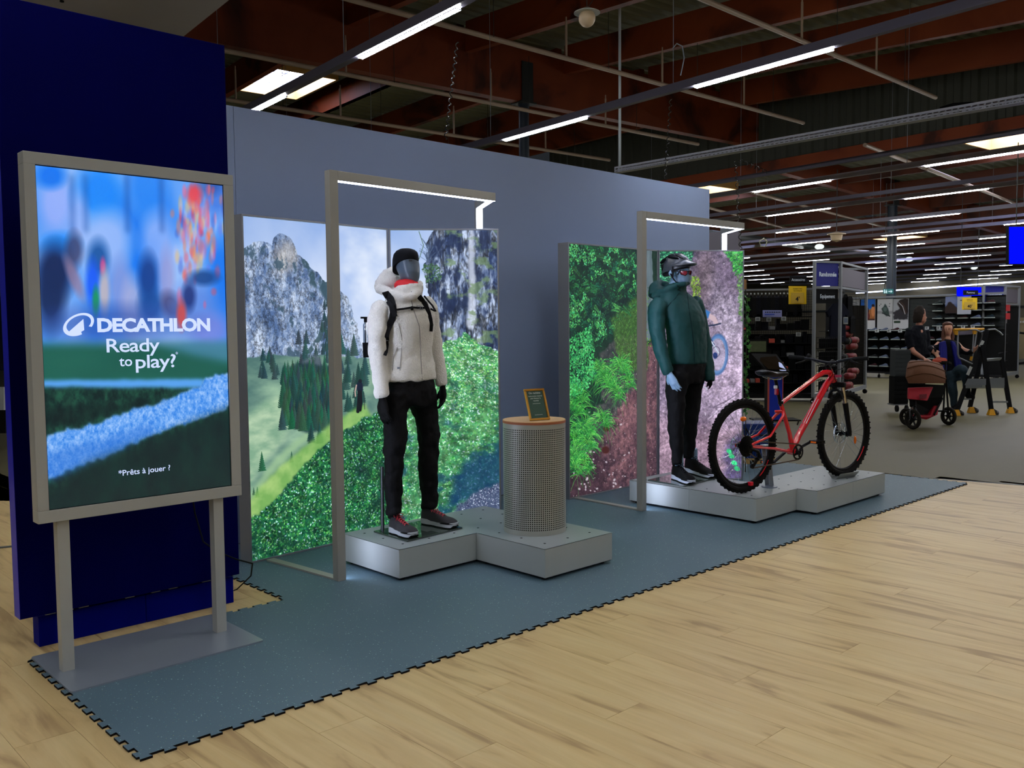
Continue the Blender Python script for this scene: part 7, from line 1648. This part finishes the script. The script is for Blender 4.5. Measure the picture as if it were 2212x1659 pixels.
# ---- exit sign, blue screens
t = thing('exit_sign', 'green emergency exit sign with a white arrow near the dark column', 'sign', W(1919, 634, 22)); grn = mat('exit_green', (20, 84, 84), rough=.4, emit=(20, 100, 96), estr=.35); a, ex, ey_, n = quad_board('panel', grn, t, 1908, 624, 1930, 634.5, 22.3); [MB().cyl(W(x, 624, 22.3), W(x, 624, 22.3)+ZU*2.6, .008, 6).build('cable', steel_d, t) for x in (1911, 1927)]
wl_ = mat('exit_white', (190, 215, 215), emit=(190, 215, 215), estr=.35); P_ = lambda x, y: W(x, y, 22.27)
MB().prism([P_(1919, 628.6), P_(1924, 628.6), P_(1924, 626.4), P_(1928, 629.6), P_(1924, 632.6), P_(1924, 630.6), P_(1919, 630.6)], n*.003).build('arrow', wl_, t)
MB().prism([P_(1909.5, 625.5), P_(1912, 625.5), P_(1912, 633.5), P_(1909.5, 633.5)], n*.003).prism([P_(1913.5, 627.5), P_(1915.5, 627.5), P_(1917, 630), P_(1915.5, 630.4), P_(1916.5, 633.5), P_(1914.5, 633.5), P_(1914, 631), P_(1912.6, 633.2), P_(1912.3, 632), P_(1913.5, 630)], n*.003).ball(P_(1914.8, 626.4), .012, .004, .012, 8, 5).build('running_figure', wl_, t)
bs1 = emat('blue_screen', (4, 14, 255), 1.0)
t = thing('hanging_screen', 'large plain blue screen hanging at the right edge of the picture', 'screen', W(2200, 570, 14)); quad_board('casing', dark, t, 2179.5, 488, 2262, 572, 14.02, 14.6, .05); quad_board('display', bs1, t, 2181, 490, 2260, 570, 14.0, 14.58, .01)
for x in (2195, 2245): MB().cyl(W(x, 489, 14.05), W(x, 489, 14.05)+ZU*1.3, .008, 6).build('cable', steel_d, t)
t = thing('hanging_screen', 'small blue screen hanging behind the rack headed Chaussures', 'screen', W(2092, 640, 23)); quad_board('display', bs1, t, 2068, 620, 2120, 640, 23.4, th=.04)
for x in (2075, 2112): MB().cyl(W(x, 620, 23.4), W(x, 620, 23.4)+ZU*2.6, .008, 6).build('cable', steel_d, t)
t = thing('category_card', 'black card reading Femme in front of the small blue screen', 'sign', W(2097, 637, 22)); a, ex, ey_, n = quad_board('card', blk_s, t, 2081, 627, 2113, 637, 22.0); MB().cyl(W(2097, 637, 22.05), W(2097, 660, 22.05), .01, 6).build('stem', upr, t); lettering('sign_text', 'Femme', ptxt, t, W(2097, 634, 21.96), ex, ZU, .05)
price_card('yellow price card with a 40, hanging behind the step ladder', 2079, 643, 2111, 669, 21.5, "40'", 'PREMIER PRIX', 'TECHNIQUE')
# ---- second rack headed Chaussures
r2, L2, R2, RR2, LL2, ex2, sx2, n2, sn2 = open_rack('tall rack on castors headed Randonnée and Chaussures, at the right', onz(2121, 824), onz(2167, 822), onz(2197, 817), 2.50, ('Randonnée', 'Chaussures'))
for r_, z in enumerate((1.50, 1.98-.26)):
    for i in range(7): tag(MB().frame(L2+ex2*(.06+.10*i)+ZU*z+sx2*.1, ex2, sx2, ZU, .085, .2, .15).build('shoe_box', mat('carton_grey', (96, 92, 92), rough=.8), None), 'grey carton in the rack headed Chaussures, %s row' % ['lower', 'upper'][r_], 'box', 'grey cartons, %s row of the Chaussures rack' % ['lower', 'upper'][r_])
for z in (1.49, 1.71): MB().frame(L2+ex2*.03+sx2*.05+ZU*(z-.012), ex2, sx2, ZU, (R2-L2).length-.06, .4, .012).build('shelf', dark, r2)
MB().frame(LL2-sx2*.03+ZU*.2, ex2, sx2, ZU, (R2-L2).length, .02, 1.75).build('back_panel', dark, r2)
for r_ in range(5):
    MB().frame(L2+ex2*.03+sx2*.08+ZU*(.28+.23*r_), ex2, sx2, ZU, (R2-L2).length-.06, .34, .012).build('shelf', dark, r2)
    for c_ in range(2): k = rs.randint(6); trainer(L2+ex2*(.05+.3*c_)+sx2*.15+ZU*(.293+.23*r_), math.atan2(ex2.y, ex2.x)-PI/2+.15, k, '%s boot in the Chaussures rack, %s shelf' % (TN[k], ORN[r_]), '%s boots of the Chaussures rack, %s shelf' % (TN[k], ORN[r_]))
for x, y in ((2172, 672), (2172, 690)): tag(MB().frame(W(x, y, 22.9), ex2, sx2, ZU, .13, .1, .16).build('red_box', mat('box_red_lid', (170, 36, 40), rough=.6)), 'red and blue box on the side of the Chaussures rack, %s' % ('upper' if y < 680 else 'lower'), 'box')
# ---- stacked crates and the black trolley box
for nm, x0, y0, x1, y1, d, m_, lb_ in (('storage_crate', 1934, 756, 1966, 813, 15.05, mat('crate_grey', (48, 54, 56), rough=.6), 'dark grey slatted crate stack behind the stroller'), ('storage_crate', 1931, 813, 1961, 873, 15.0, mat('crate_black', (16, 17, 18), rough=.6), 'black crate on castors left of the stroller')):
    t = thing(nm, lb_, 'crate', W((x0+x1)/2, y1, d)); a = W(x0, y1, d); b_ = W(x1, y1, d); b_.z = a.z; ex = (b_-a).normalized(); ey_ = Vector((-ex.y, ex.x, 0)); ey_ = ey_ if ey_.dot(CF) > 0 else -ey_; w_ = (b_-a).length; h_ = W(x0, y0, d).z-a.z
    MB().frame(a, ex, ey_, ZU, w_, w_*.9, h_).build('body', m_, t)
    for i in range(6): MB().frame(a+ZU*(h_*(.05+.16*i))-ey_*.012, ex, ey_, ZU, w_, .014, h_*.10).build('slat', m_, t)
    if 'castors' in lb_:
        MB().frame(a-ZU*.02-ex*.01, ex, ey_, ZU, w_+.02, w_, .02).build('dolly', upr, t)
        for u in (.15, .85): MB().cyl(a+ex*w_*u-ZU*.075, a+ex*w_*u-ZU*.075+ex*.03, .055, 12).build('castor', dark, t)
# ---- clutter far right
for i, (x, y0, y1, m_, lb_) in enumerate(((2200, 740, 860, dark, 'dark boots display at the far right edge'),)):
    pass
t = thing('wall_display', 'beige display wall with a parked bicycle at the far right edge', 'display', W(2200, 770, 24)); quad_board('panel', mat('beige_board', (112, 100, 70), rough=.7, noise=.1), t, 2170, 686, 2260, 775, 25, th=.05); lettering('panel_text', 'Vous avez plus de choix,', ptxt, t, W(2192, 697, 24.9), (CR.x, CR.y, 0), ZU, .06)
quad_board('lower_board', mat('grey_board', (70, 72, 66), rough=.7), t, 2170, 776, 2260, 788, 24.8, th=.3)
bw = W(2203, 752, 24.5); MB().tube([bw+kx*(.42*math.cos(2*PI*i/24))+ZU*(.42*math.sin(2*PI*i/24)) for i in range(24)], .03, 6, close=True).build('bicycle_wheel', rubber, t)
# left edge: far shelf glimpsed beside the blue panel
t = thing('white_counter', 'pale carton stack on a dark counter at the left edge', 'counter', onz(4, 925)); pq = W(-14, 905, 11.0)
quad_board('dark_front', dark, t, -40, 886, 12, 936, 11.2, th=.5); quad_board('carton', tagw, t, -30, 836, 8, 886, 11.25, th=.4); quad_board('dark_upper', mat('upper_goods', (30, 32, 44), rough=.8), t, -60, 640, 8, 800, 12.5, th=.3)
tag(MB().beam(onz(-60, 1188, .004), onz(26, 1180, .004), .035, .006).build('floor_strip', trim, None), 'metal strip on the oak floor at the left edge', 'floor strip')
# ================================================================ people, stroller, step ladder
skin = mat('skin', (176, 120, 96), rough=.55); hairg = mat('hair_grey_brown', (44, 38, 34), rough=.8, bump=.5, bscale=150); skin_w = mat('skin_light', (214, 160, 134), rough=.5); hairb = mat('hair_auburn', (84, 42, 20), rough=.6, bump=.5, bscale=120)
navy_c = mat('navy_jumper', (15, 17, 24), rough=.85, bump=.3, bscale=20); shirt_w = mat('shirt_tail', (96, 96, 110), rough=.8); jean = mat('jeans_blue', (26, 50, 64), rough=.8, bump=.3, bscale=30)
# man, seen from behind, head turned right, hand on the stroller
dm = 15.5; mn = thing('person', 'man in a dark navy jumper seen from behind, one hand on the stroller', 'person', onz(1975, 885)); bm_ = Body(dm, math.radians(75))
k_ = dm/FP
h = MB(); hm = Body(dm, math.radians(15))
hm.loft(h, [(1991, 699, 0, .045, .05), (1992, 694, 0, .060, .085), (1990, 684, 0, .074, .100), (1989, 675, 0, .078, .103), (1988, 667, 0, .068, .09), (1988, 662, 0, .035, .05)], 18)
hm.loft(h, [(1984, 716, 0, .075, .075), (1985, 704, 0, .060, .064), (1987, 694, 0, .056, .06)], 16)
h.ball(hm.P(2001, 686, 0), .018, .016, .022, 8, 6); h.ball(hm.P(1984.5, 684, -.085), .02, .012, .032, 8, 6)
h.tube([hm.P(2000, 692, -.02), hm.P(2002, 693, 0), hm.P(2000, 694, .02)], .007, 6)
# body, arm and hand are one figure
bm_.limb(h, [(1966, 716, -.05, .060), (1966, 740, -.08, .052), (1971, 757, -.14, .046), (1985, 768, -.26, .038), (1996, 775, -.36, .030)], 12)
hand(h, bm_.P(1997, 776, -.37), bm_.P(2008, 778, -.46)-bm_.P(1997, 776, -.37), -ZU, .18, .6, 1)
bm_.loft(h, [(1980, 790, 0, .15, .11), (1980, 760, 0, .16, .12), (1979, 730, 0, .17, .12), (1982, 712, 0, .12, .09)], 16)
for s, x in ((-1, 1972), (1, 1988)): bm_.limb(h, [(x, 790, .08*s, .085), (x, 830, .08*s, .070), (x+1, 862, .08*s, .055), (x+1, 884, .08*s, .045)], 12); h.tube([bm_.P(x, 884, .08*s), bm_.P(x+4, 885.5, .08*s-.1)], [.05, .045], 8)
cloth(h, 'body', skin, mn, .014, 2)
c = MB(); hm.loft(c, [(1982, 697, -.01, .070, .060), (1983, 690, -.01, .086, .085), (1984, 682, -.01, .092, .098), (1985.5, 674, -.01, .094, .108), (1986, 667, 0, .080, .098), (1987, 660.5, 0, .045, .06)], 20); cloth(c, 'hair', hairg, mn, .012, 1, .012, .04)
c = MB(); bm_.loft(c, [(1980, 779, 0, .175, .125), (1981, 765, 0, .185, .13), (1981, 742, 0, .19, .13), (1979, 722, 0, .205, .12), (1982, 710, 0, .14, .085), (1985, 702, 0, .072, .07)], 24, .9)
bm_.limb(c, [(1966, 714, -.06, .080), (1963, 728, -.08, .074), (1965, 742, -.10, .068), (1969, 752, -.13, .058)], 12); bm_.limb(c, [(1997, 714, .06, .076), (2001, 730, .06, .068), (2003, 752, .02, .058), (2004, 770, -.08, .048)], 12)
cloth(c, 'jumper', navy_c, mn, .016, 2, .03, .1)
c = MB(); bm_.loft(c, [(1980, 784, 0, .178, .128), (1980, 776, 0, .18, .13)], 20); c.build('shirt_tail', shirt_w, mn, smooth=True)
c = MB(); bm_.loft(c, [(1980, 812, 0, .175, .12), (1980, 782, 0, .172, .12)], 20)
for s, x in ((-1, 1972), (1, 1988)): bm_.limb(c, [(x, 800, .08*s, .10), (x, 835, .08*s, .082), (x+1, 862, .08*s, .068), (x+1, 880, .08*s, .062)], 12)
cloth(c, 'trousers', blackc, mn, .018, 2)
MB().tube([hm.P(1999, 681, -.05), hm.P(2001, 682, 0), hm.P(1999, 681, .05)], .005, 5).build('brow', hairg, mn)
# woman leaning on the ladder, facing the camera
dw = 14.9; wn = thing('person', 'woman with auburn hair, blue vest and jeans, resting on the step ladder', 'person', onz(2063, 888)); bw_ = Body(dw, math.radians(-128))
h = MB(); bw_.loft(h, [(2047, 728, 0, .030, .035), (2047, 723, 0, .048, .06), (2047, 715, 0, .064, .078), (2047, 707, 0, .070, .088), (2047, 701, 0, .060, .075), (2047, 697, 0, .03, .04)], 18)
bw_.loft(h, [(2048, 738, 0, .06, .06), (2047, 730, 0, .045, .05), (2047, 718, .02, .045, .05)], 14)
h.tube([W(2047, 711, dw-.085), W(2047.2, 716, dw-.105), W(2047, 718, dw-.085)], [.008, .014, .009], 8)
bw_.loft(h, [(2056, 800, 0, .16, .11), (2054, 780, 0, .13, .10), (2052, 755, 0, .15, .11), (2049, 738, 0, .12, .08)], 16)
bw_.limb(h, [(2030, 742, 0, .05), (2018, 752, -.02, .042), (2012, 752, -.1, .036), (2018, 762, -.22, .030)], 12); hand(h, bw_.P(2018, 756, -.24), bw_.P(2024, 768, -.26)-bw_.P(2018, 756, -.24), -CF, .17, .5, 1)
bw_.limb(h, [(2066, 742, 0, .05), (2080, 755, -.05, .04), (2098, 760, -.14, .033), (2104, 756, -.2, .028)], 12); hand(h, bw_.P(2104, 756, -.2), bw_.P(2110, 752, -.24)-bw_.P(2104, 756, -.2), CF, .16, .9, -1)
cloth(h, 'body', skin_w, wn, .012, 2)
MB().ball(W(2043.8, 711.5, dw-.083), .009, .006, .005, 8, 5).ball(W(2050, 711.5, dw-.083), .009, .006, .005, 8, 5).build('eyes', mat('eye_dark', (30, 22, 18), rough=.3), wn)
MB().beam(W(2042, 709, dw-.08), W(2045.5, 708.6, dw-.086), .006, .005).beam(W(2048.5, 708.6, dw-.086), W(2052, 709, dw-.08), .006, .005).build('brows', hairb, wn)
MB().tube([W(2044.5, 721, dw-.072), W(2047, 721.4, dw-.080), W(2049.5, 721, dw-.072)], .006, 6).build('mouth', mat('lips', (150, 60, 60), rough=.5), wn)
c = MB(); bw_.loft(c, [(2047, 722, .09, .075, .05), (2047, 712, .075, .083, .070), (2047, 704.5, .050, .083, .080), (2047, 702, .015, .082, .095), (2047, 698.5, .0, .070, .088), (2047, 695, .0, .03, .05)], 20)
for s, x in ((-1, 2038), (1, 2057)): bw_.limb(c, [(x+3*-s, 702, .0, .028), (x, 715, .0, .028), (x-1*-s, 728, -.01, .030), (x+1*s, 738, -.03, .022)], 10)
cloth(c, 'hair', hairb, wn, .011, 1, .012, .05)
c = MB(); bw_.loft(c, [(2056, 803, 0, .17, .12), (2054, 785, 0, .145, .11), (2052, 762, 0, .16, .125), (2050, 748, 0, .175, .12), (2049, 738, 0, .13, .09), (2048, 733, 0, .06, .06)], 22)
bw_.limb(c, [(2033, 744, 0, .066), (2022, 752, -.01, .058), (2011, 752, -.06, .05), (2012, 755, -.14, .044), (2016, 758, -.2, .038)], 12); bw_.limb(c, [(2064, 744, 0, .066), (2076, 756, -.03, .056), (2090, 761, -.09, .048), (2102, 758, -.18, .038)], 12)
cloth(c, 'jumper', navy_c, wn, .015, 2, .02, .1)
vst = mat('vest_blue', (6, 16, 130), rough=.6)
for xs in (((2032, 739), (2043, 736), (2046, 750), (2047, 775), (2046, 800), (2034, 800), (2031, 775)), ((2056, 736), (2064, 739), (2070, 760), (2079, 790), (2078, 800), (2066, 800), (2062, 770))):
    P_ = [W(x, y, dw-.15-(.02 if 745 < y < 780 else 0)) for x, y in xs]; MB().prism(P_, CF*.06).build('vest_panel', vst, wn, bevel=.01)
c = MB(); bw_.loft(c, [(2057, 822, 0, .15, .12), (2057, 806, 0, .175, .13), (2056, 798, 0, .16, .12)], 20)
bw_.limb(c, [(2050, 812, 0, .095), (2056, 835, -.04, .082), (2060, 858, -.04, .062), (2061, 878, -.02, .052)], 12)
bw_.limb(c, [(2062, 806, -.04, .095), (2076, 798, -.18, .085), (2084, 806, -.24, .074), (2087, 826, -.16, .062), (2088, 842, -.12, .054)], 12)
cloth(c, 'jeans', jean, wn, .016, 2, .02, .1)
bt_ = mat('boot_black', (12, 12, 14), rough=.6)
MB().tube([W(2088, 838, dw-.12), W(2089, 850, dw-.14), W(2094, 857, dw-.2), W(2103, 860, dw-.26)], [.058, .056, .05, .04], 10).build('boot', bt_, wn, smooth=True)
MB().tube([W(2061, 872, dw-.02), W(2062, 883, dw-.04), W(2064, 886, dw-.12), W(2066, 888, dw-.22)], [.055, .052, .045, .038], 10).build('boot', bt_, wn, smooth=True)
MB().tube([W(2018, 756.5, dw-.26), W(2021, 756, dw-.26)], .034, 10).build('bracelet', dark, wn)
# stroller
ds = 12.9; sr = thing('stroller', 'three-wheeled stroller, brown canopy and red seat', 'stroller', onz(1990, 918)); kk = ds/FP
brn = mat('canopy_brown', (112, 72, 46), rough=.85, bump=.4, bscale=15); cri = mat('stroller_red', (170, 8, 36), rough=.7, bump=.2, bscale=20)
sxv = Vector((CR.x, CR.y, 0)).normalized(); syv = Vector((CF.x, CF.y, 0)).normalized()
def SW(x, y, dd=0.0): return W(x, y, ds+dd)
cnp = MB(); rows = []
for t, (x0, y0, x1, y1, dd, sag) in enumerate(((1964, 828, 2042, 828, -.16, 0), (1958, 815, 2043, 818, -.16, 10), (1960, 796, 2041, 802, -.06, 10), (1963, 784, 2036, 790, .10, 6), (1968, 779, 2028, 783, .25, 2), (1975, 779, 2020, 782, .36, 0))):
    row = []
    for j in range(11):
        u = j/10; yy = y0+(y1-y0)*u-sag*math.sin(PI*u); row.append(SW(x0+(x1-x0)*u, yy, dd-.10*math.sin(PI*u)))
    row += [p+syv*.03 for p in reversed(row)]; rows.append(row)
cnp.rings(rows).build('canopy', brn, sr, smooth=True)
for r_ in (1, 2, 3): MB().tube(rows[r_][:11], .010, 6).build('canopy_hoop', brn, sr, smooth=True)
MB().prism([SW(1963, 838, -.22), SW(2017, 836, -.14), SW(2004, 866, -.30), SW(1962, 862, -.34)], syv*.05).build('seat_front', cri, sr, bevel=.012)
MB().prism([SW(1986, 852, -.315), SW(2002, 851, -.285), SW(2001, 860, -.30), SW(1986, 862, -.325)], -syv*.004).build('logo_patch', mat('patch_dark_red', (110, 6, 26), rough=.7), sr)
MB().rings([[SW(x, y, d_) for x, y, d_ in r_] for r_ in (((1962, 828, -.1), (2042, 832, .0), (2042, 832, .2), (1966, 828, .2)), ((1962, 862, -.1), (2036, 858, .0), (2036, 858, .2), (1966, 862, .2)), ((1984, 896, -.05), (2020, 892, .05), (2020, 892, .2), (1984, 896, .2)))]).build('seat_body', dark, sr)
MB().prism([SW(2010, 898, -.1), SW(1986, 898, -.18), SW(1984, 902, -.18), SW(2002, 907, -.12), SW(2026, 896, -.02), SW(2029, 876, .02), SW(2018, 876, .0)], syv*.2).build('basket', cri, sr, bevel=.015)
MB().prism([SW(2014, 777, .25), SW(2026, 771, .3), SW(2044, 774, .35), SW(2046, 777, .35), SW(2032, 778, .3)], -ZU*.03).build('handle_pouch', mat('pouch_orange', (206, 80, 50), rough=.6), sr); MB().prism([SW(2012, 780, .25), SW(2050, 780, .35), SW(2056, 783, .4), SW(2020, 784, .3)], -ZU*.03).build('tray', dark, sr)
for x0, y0, d0, x1, y1, d1 in ((2043, 782, .35, 2038, 888, .12), (2043, 810, .2, 2049, 896, .25), (1968, 840, .0, 1976, 890, -.1), (2036, 860, .05, 2018, 896, -.1)): MB().cyl(SW(x0, y0, d0), SW(x1, y1, d1), .014, 8).build('frame_tube', dark, sr)
MB().cyl(SW(2046, 888, .15), SW(1964, 888, .2), .012, 8).build('rear_axle', dark, sr)
def swheel(x, y, dd, r, ang, w_=.028):
    c_ = SW(x, y, dd); c_.z = r+.0; ax = Vector((math.cos(ang), math.sin(ang), 0)); u = Vector((-ax.y, ax.x, 0))
    t = MB().tube([c_+u*((r-w_)*math.cos(2*PI*i/28))+ZU*((r-w_)*math.sin(2*PI*i/28)) for i in range(28)], w_, 10, close=True).build('wheel', mat('wheel_rubber', (36, 33, 28), rough=.8, bump=.4, bscale=60), sr, smooth=True)
    mb = MB().cyl(c_-ax*.02, c_+ax*.02, .03, 12)
    for i in range(6): mb.beam(c_, c_+(u*math.cos(PI*i/3)+ZU*math.sin(PI*i/3))*(r-w_), .016, .02, up=ax)
    mb.build('spokes', dark, t)
az_ = math.atan2(CR.y, CR.x)
swheel(1972, 900, -.25, .145, az_+.35); swheel(2049, 896, .25, .135, az_+.4); swheel(1959, 888, .25, .13, az_+.4)
fw = SW(1972, 900, -.25); fw.z = .145
for s in (-1, 1): MB().tube([fw+sxv*.04*s, fw+sxv*.045*s+ZU*.13, SW(1976, 876, -.15)], .010, 8).build('front_fork', mat('fork_grey', (90, 92, 94), rough=.3, metal=.7), sr, smooth=True)
MB().cyl(SW(1976, 880, -.2), SW(1976, 868, -.1), .022, 10).build('fork_head', dark, sr, smooth=True)
# step ladder with guard rail
dl_ = 14.6; la = thing('step_ladder', 'black step ladder on castors with aluminium treads and yellow guard rail', 'ladder', onz(2130, 890)); blm = mat('ladder_black', (14, 15, 18), rough=.5); alm = mat('ladder_alu', (150, 156, 162), rough=.3, metal=.7); yl = mat('ladder_yellow', (222, 160, 10), rough=.5)
def LW(x, y, dd=0.0): return W(x, y, dl_+dd)
for p, q in (((2132, 712, 0), (2066, 890, -.1)), ((2132, 712, .35), (2095, 880, .35))): MB().beam(LW(*p), LW(*q), .07, .035, up=syv).build('front_stile', blm, la, bevel=.004)
for p, q in (((2122, 745, -.05), (2142, 890, -.05)), ((2162, 762, .25), (2182, 886, .25))): MB().beam(LW(*p), LW(*q), .07, .035, up=syv).build('rear_stile', blm, la, bevel=.004)
MB().beam(LW(2129, 716, -.02), LW(2121, 750, -.02), .075, .04, up=syv).build('head_casting', blm, la)
MB().beam(LW(2124, 736, -.05), LW(2117, 749, -.05), .05, .003, up=syv).beam(LW(2098, 792, -.08), LW(2090, 810, -.08), .05, .003, up=syv).build('white_label', tagw, la)
for pts in (((2086, 832, -.1), (2122, 830, -.1), (2137, 832, .3), (2100, 833, .3)), ((2138, 817, -.05), (2170, 816, .2), (2170, 832, .2), (2138, 832, -.05))): MB().prism([LW(*p) for p in pts], -ZU*.05).build('tread', alm, la)
MB().prism([LW(2091, 818, -.1), LW(2130, 818, -.1), LW(2130, 832, -.1), LW(2084, 832, -.1)], syv*.006).build('tread_front', alm, la)
MB().prism([LW(2126, 774, -.02), LW(2164, 772, .2), LW(2160, 776, .2), LW(2128, 778, -.02)], -ZU*.02).build('platform_tread', alm, la)
MB().beam(LW(2139, 868, -.05), LW(2176, 868, .25), .03, .03).beam(LW(2098, 862, -.05), LW(2080, 862, -.05), .02, .02).build('brace', alm, la)
al2 = alm
MB().tube([LW(2127, 716, 0), LW(2118, 717, 0), LW(2108, 712, 0), LW(2095, 712, -.05), LW(2072, 715, -.1), LW(2069, 718, -.1), LW(2069, 765, -.1), LW(2072, 773, -.1), LW(2100, 786, -.05)], .014, 8).build('guard_rail', al2, la, smooth=True)
MB().tube([LW(2110, 716, .2), LW(2106, 745, .2), LW(2099, 780, .2)], .012, 8).tube([LW(2104, 714, .1), LW(2101, 760, .1)], .011, 8).build('guard_rail', al2, la, smooth=True)
MB().tube([LW(2061, 712, -.12), LW(2080, 711.5, -.1), LW(2106, 711, 0), LW(2125, 711, .1)], .020, 8).build('yellow_rail', yl, la, smooth=True); MB().prism([LW(2061, 712, -.12), LW(2070, 712, -.12), LW(2069, 724, -.12), LW(2064, 723, -.12)], syv*.04).prism([LW(2103, 713, 0), LW(2111, 713, 0), LW(2109, 722, 0), LW(2104, 722, 0)], syv*.04).prism([LW(2098, 770, .1), LW(2102, 770, .1), LW(2099, 779, .1), LW(2096, 778, .1)], syv*.03).build('yellow_joint', yl, la)
MB().tube([LW(2134, 712, .1), LW(2150, 711, .2), LW(2160, 718, .25), LW(2166, 724, .25)], .012, 8).build('handle_bar', al2, la, smooth=True)
MB().prism([LW(2070, 716, .1), LW(2102, 714, .1), LW(2100, 722, .1), LW(2072, 724, .1)], syv*.01).build('tool_tray', mat('lilac_tray', (110, 108, 130), rough=.6), la)
for x, y, dd in ((2141, 892, -.05), (2182, 888, .25), (2098, 883, .35), (2066, 891, -.1)):
    g = LW(x, y, dd); g.z = 0.0
    MB().rings([[g+sxv*(a*k)+syv*(b_*k)+ZU*z for a, b_ in ((-.05, -.04), (.05, -.04), (.05, .04), (-.05, .04))] for z, k in ((0.002, 1.1), (.10, .6))]).build('yellow_foot', yl, la)
    MB().cyl(g+sxv*.08+ZU*.035, g+sxv*.11+ZU*.035, .034, 12).beam(g+sxv*.03+ZU*.09, g+sxv*.1+ZU*.05, .03, .03).build('castor', mat('castor_grey', (70, 72, 76), rough=.4, metal=.4), la)
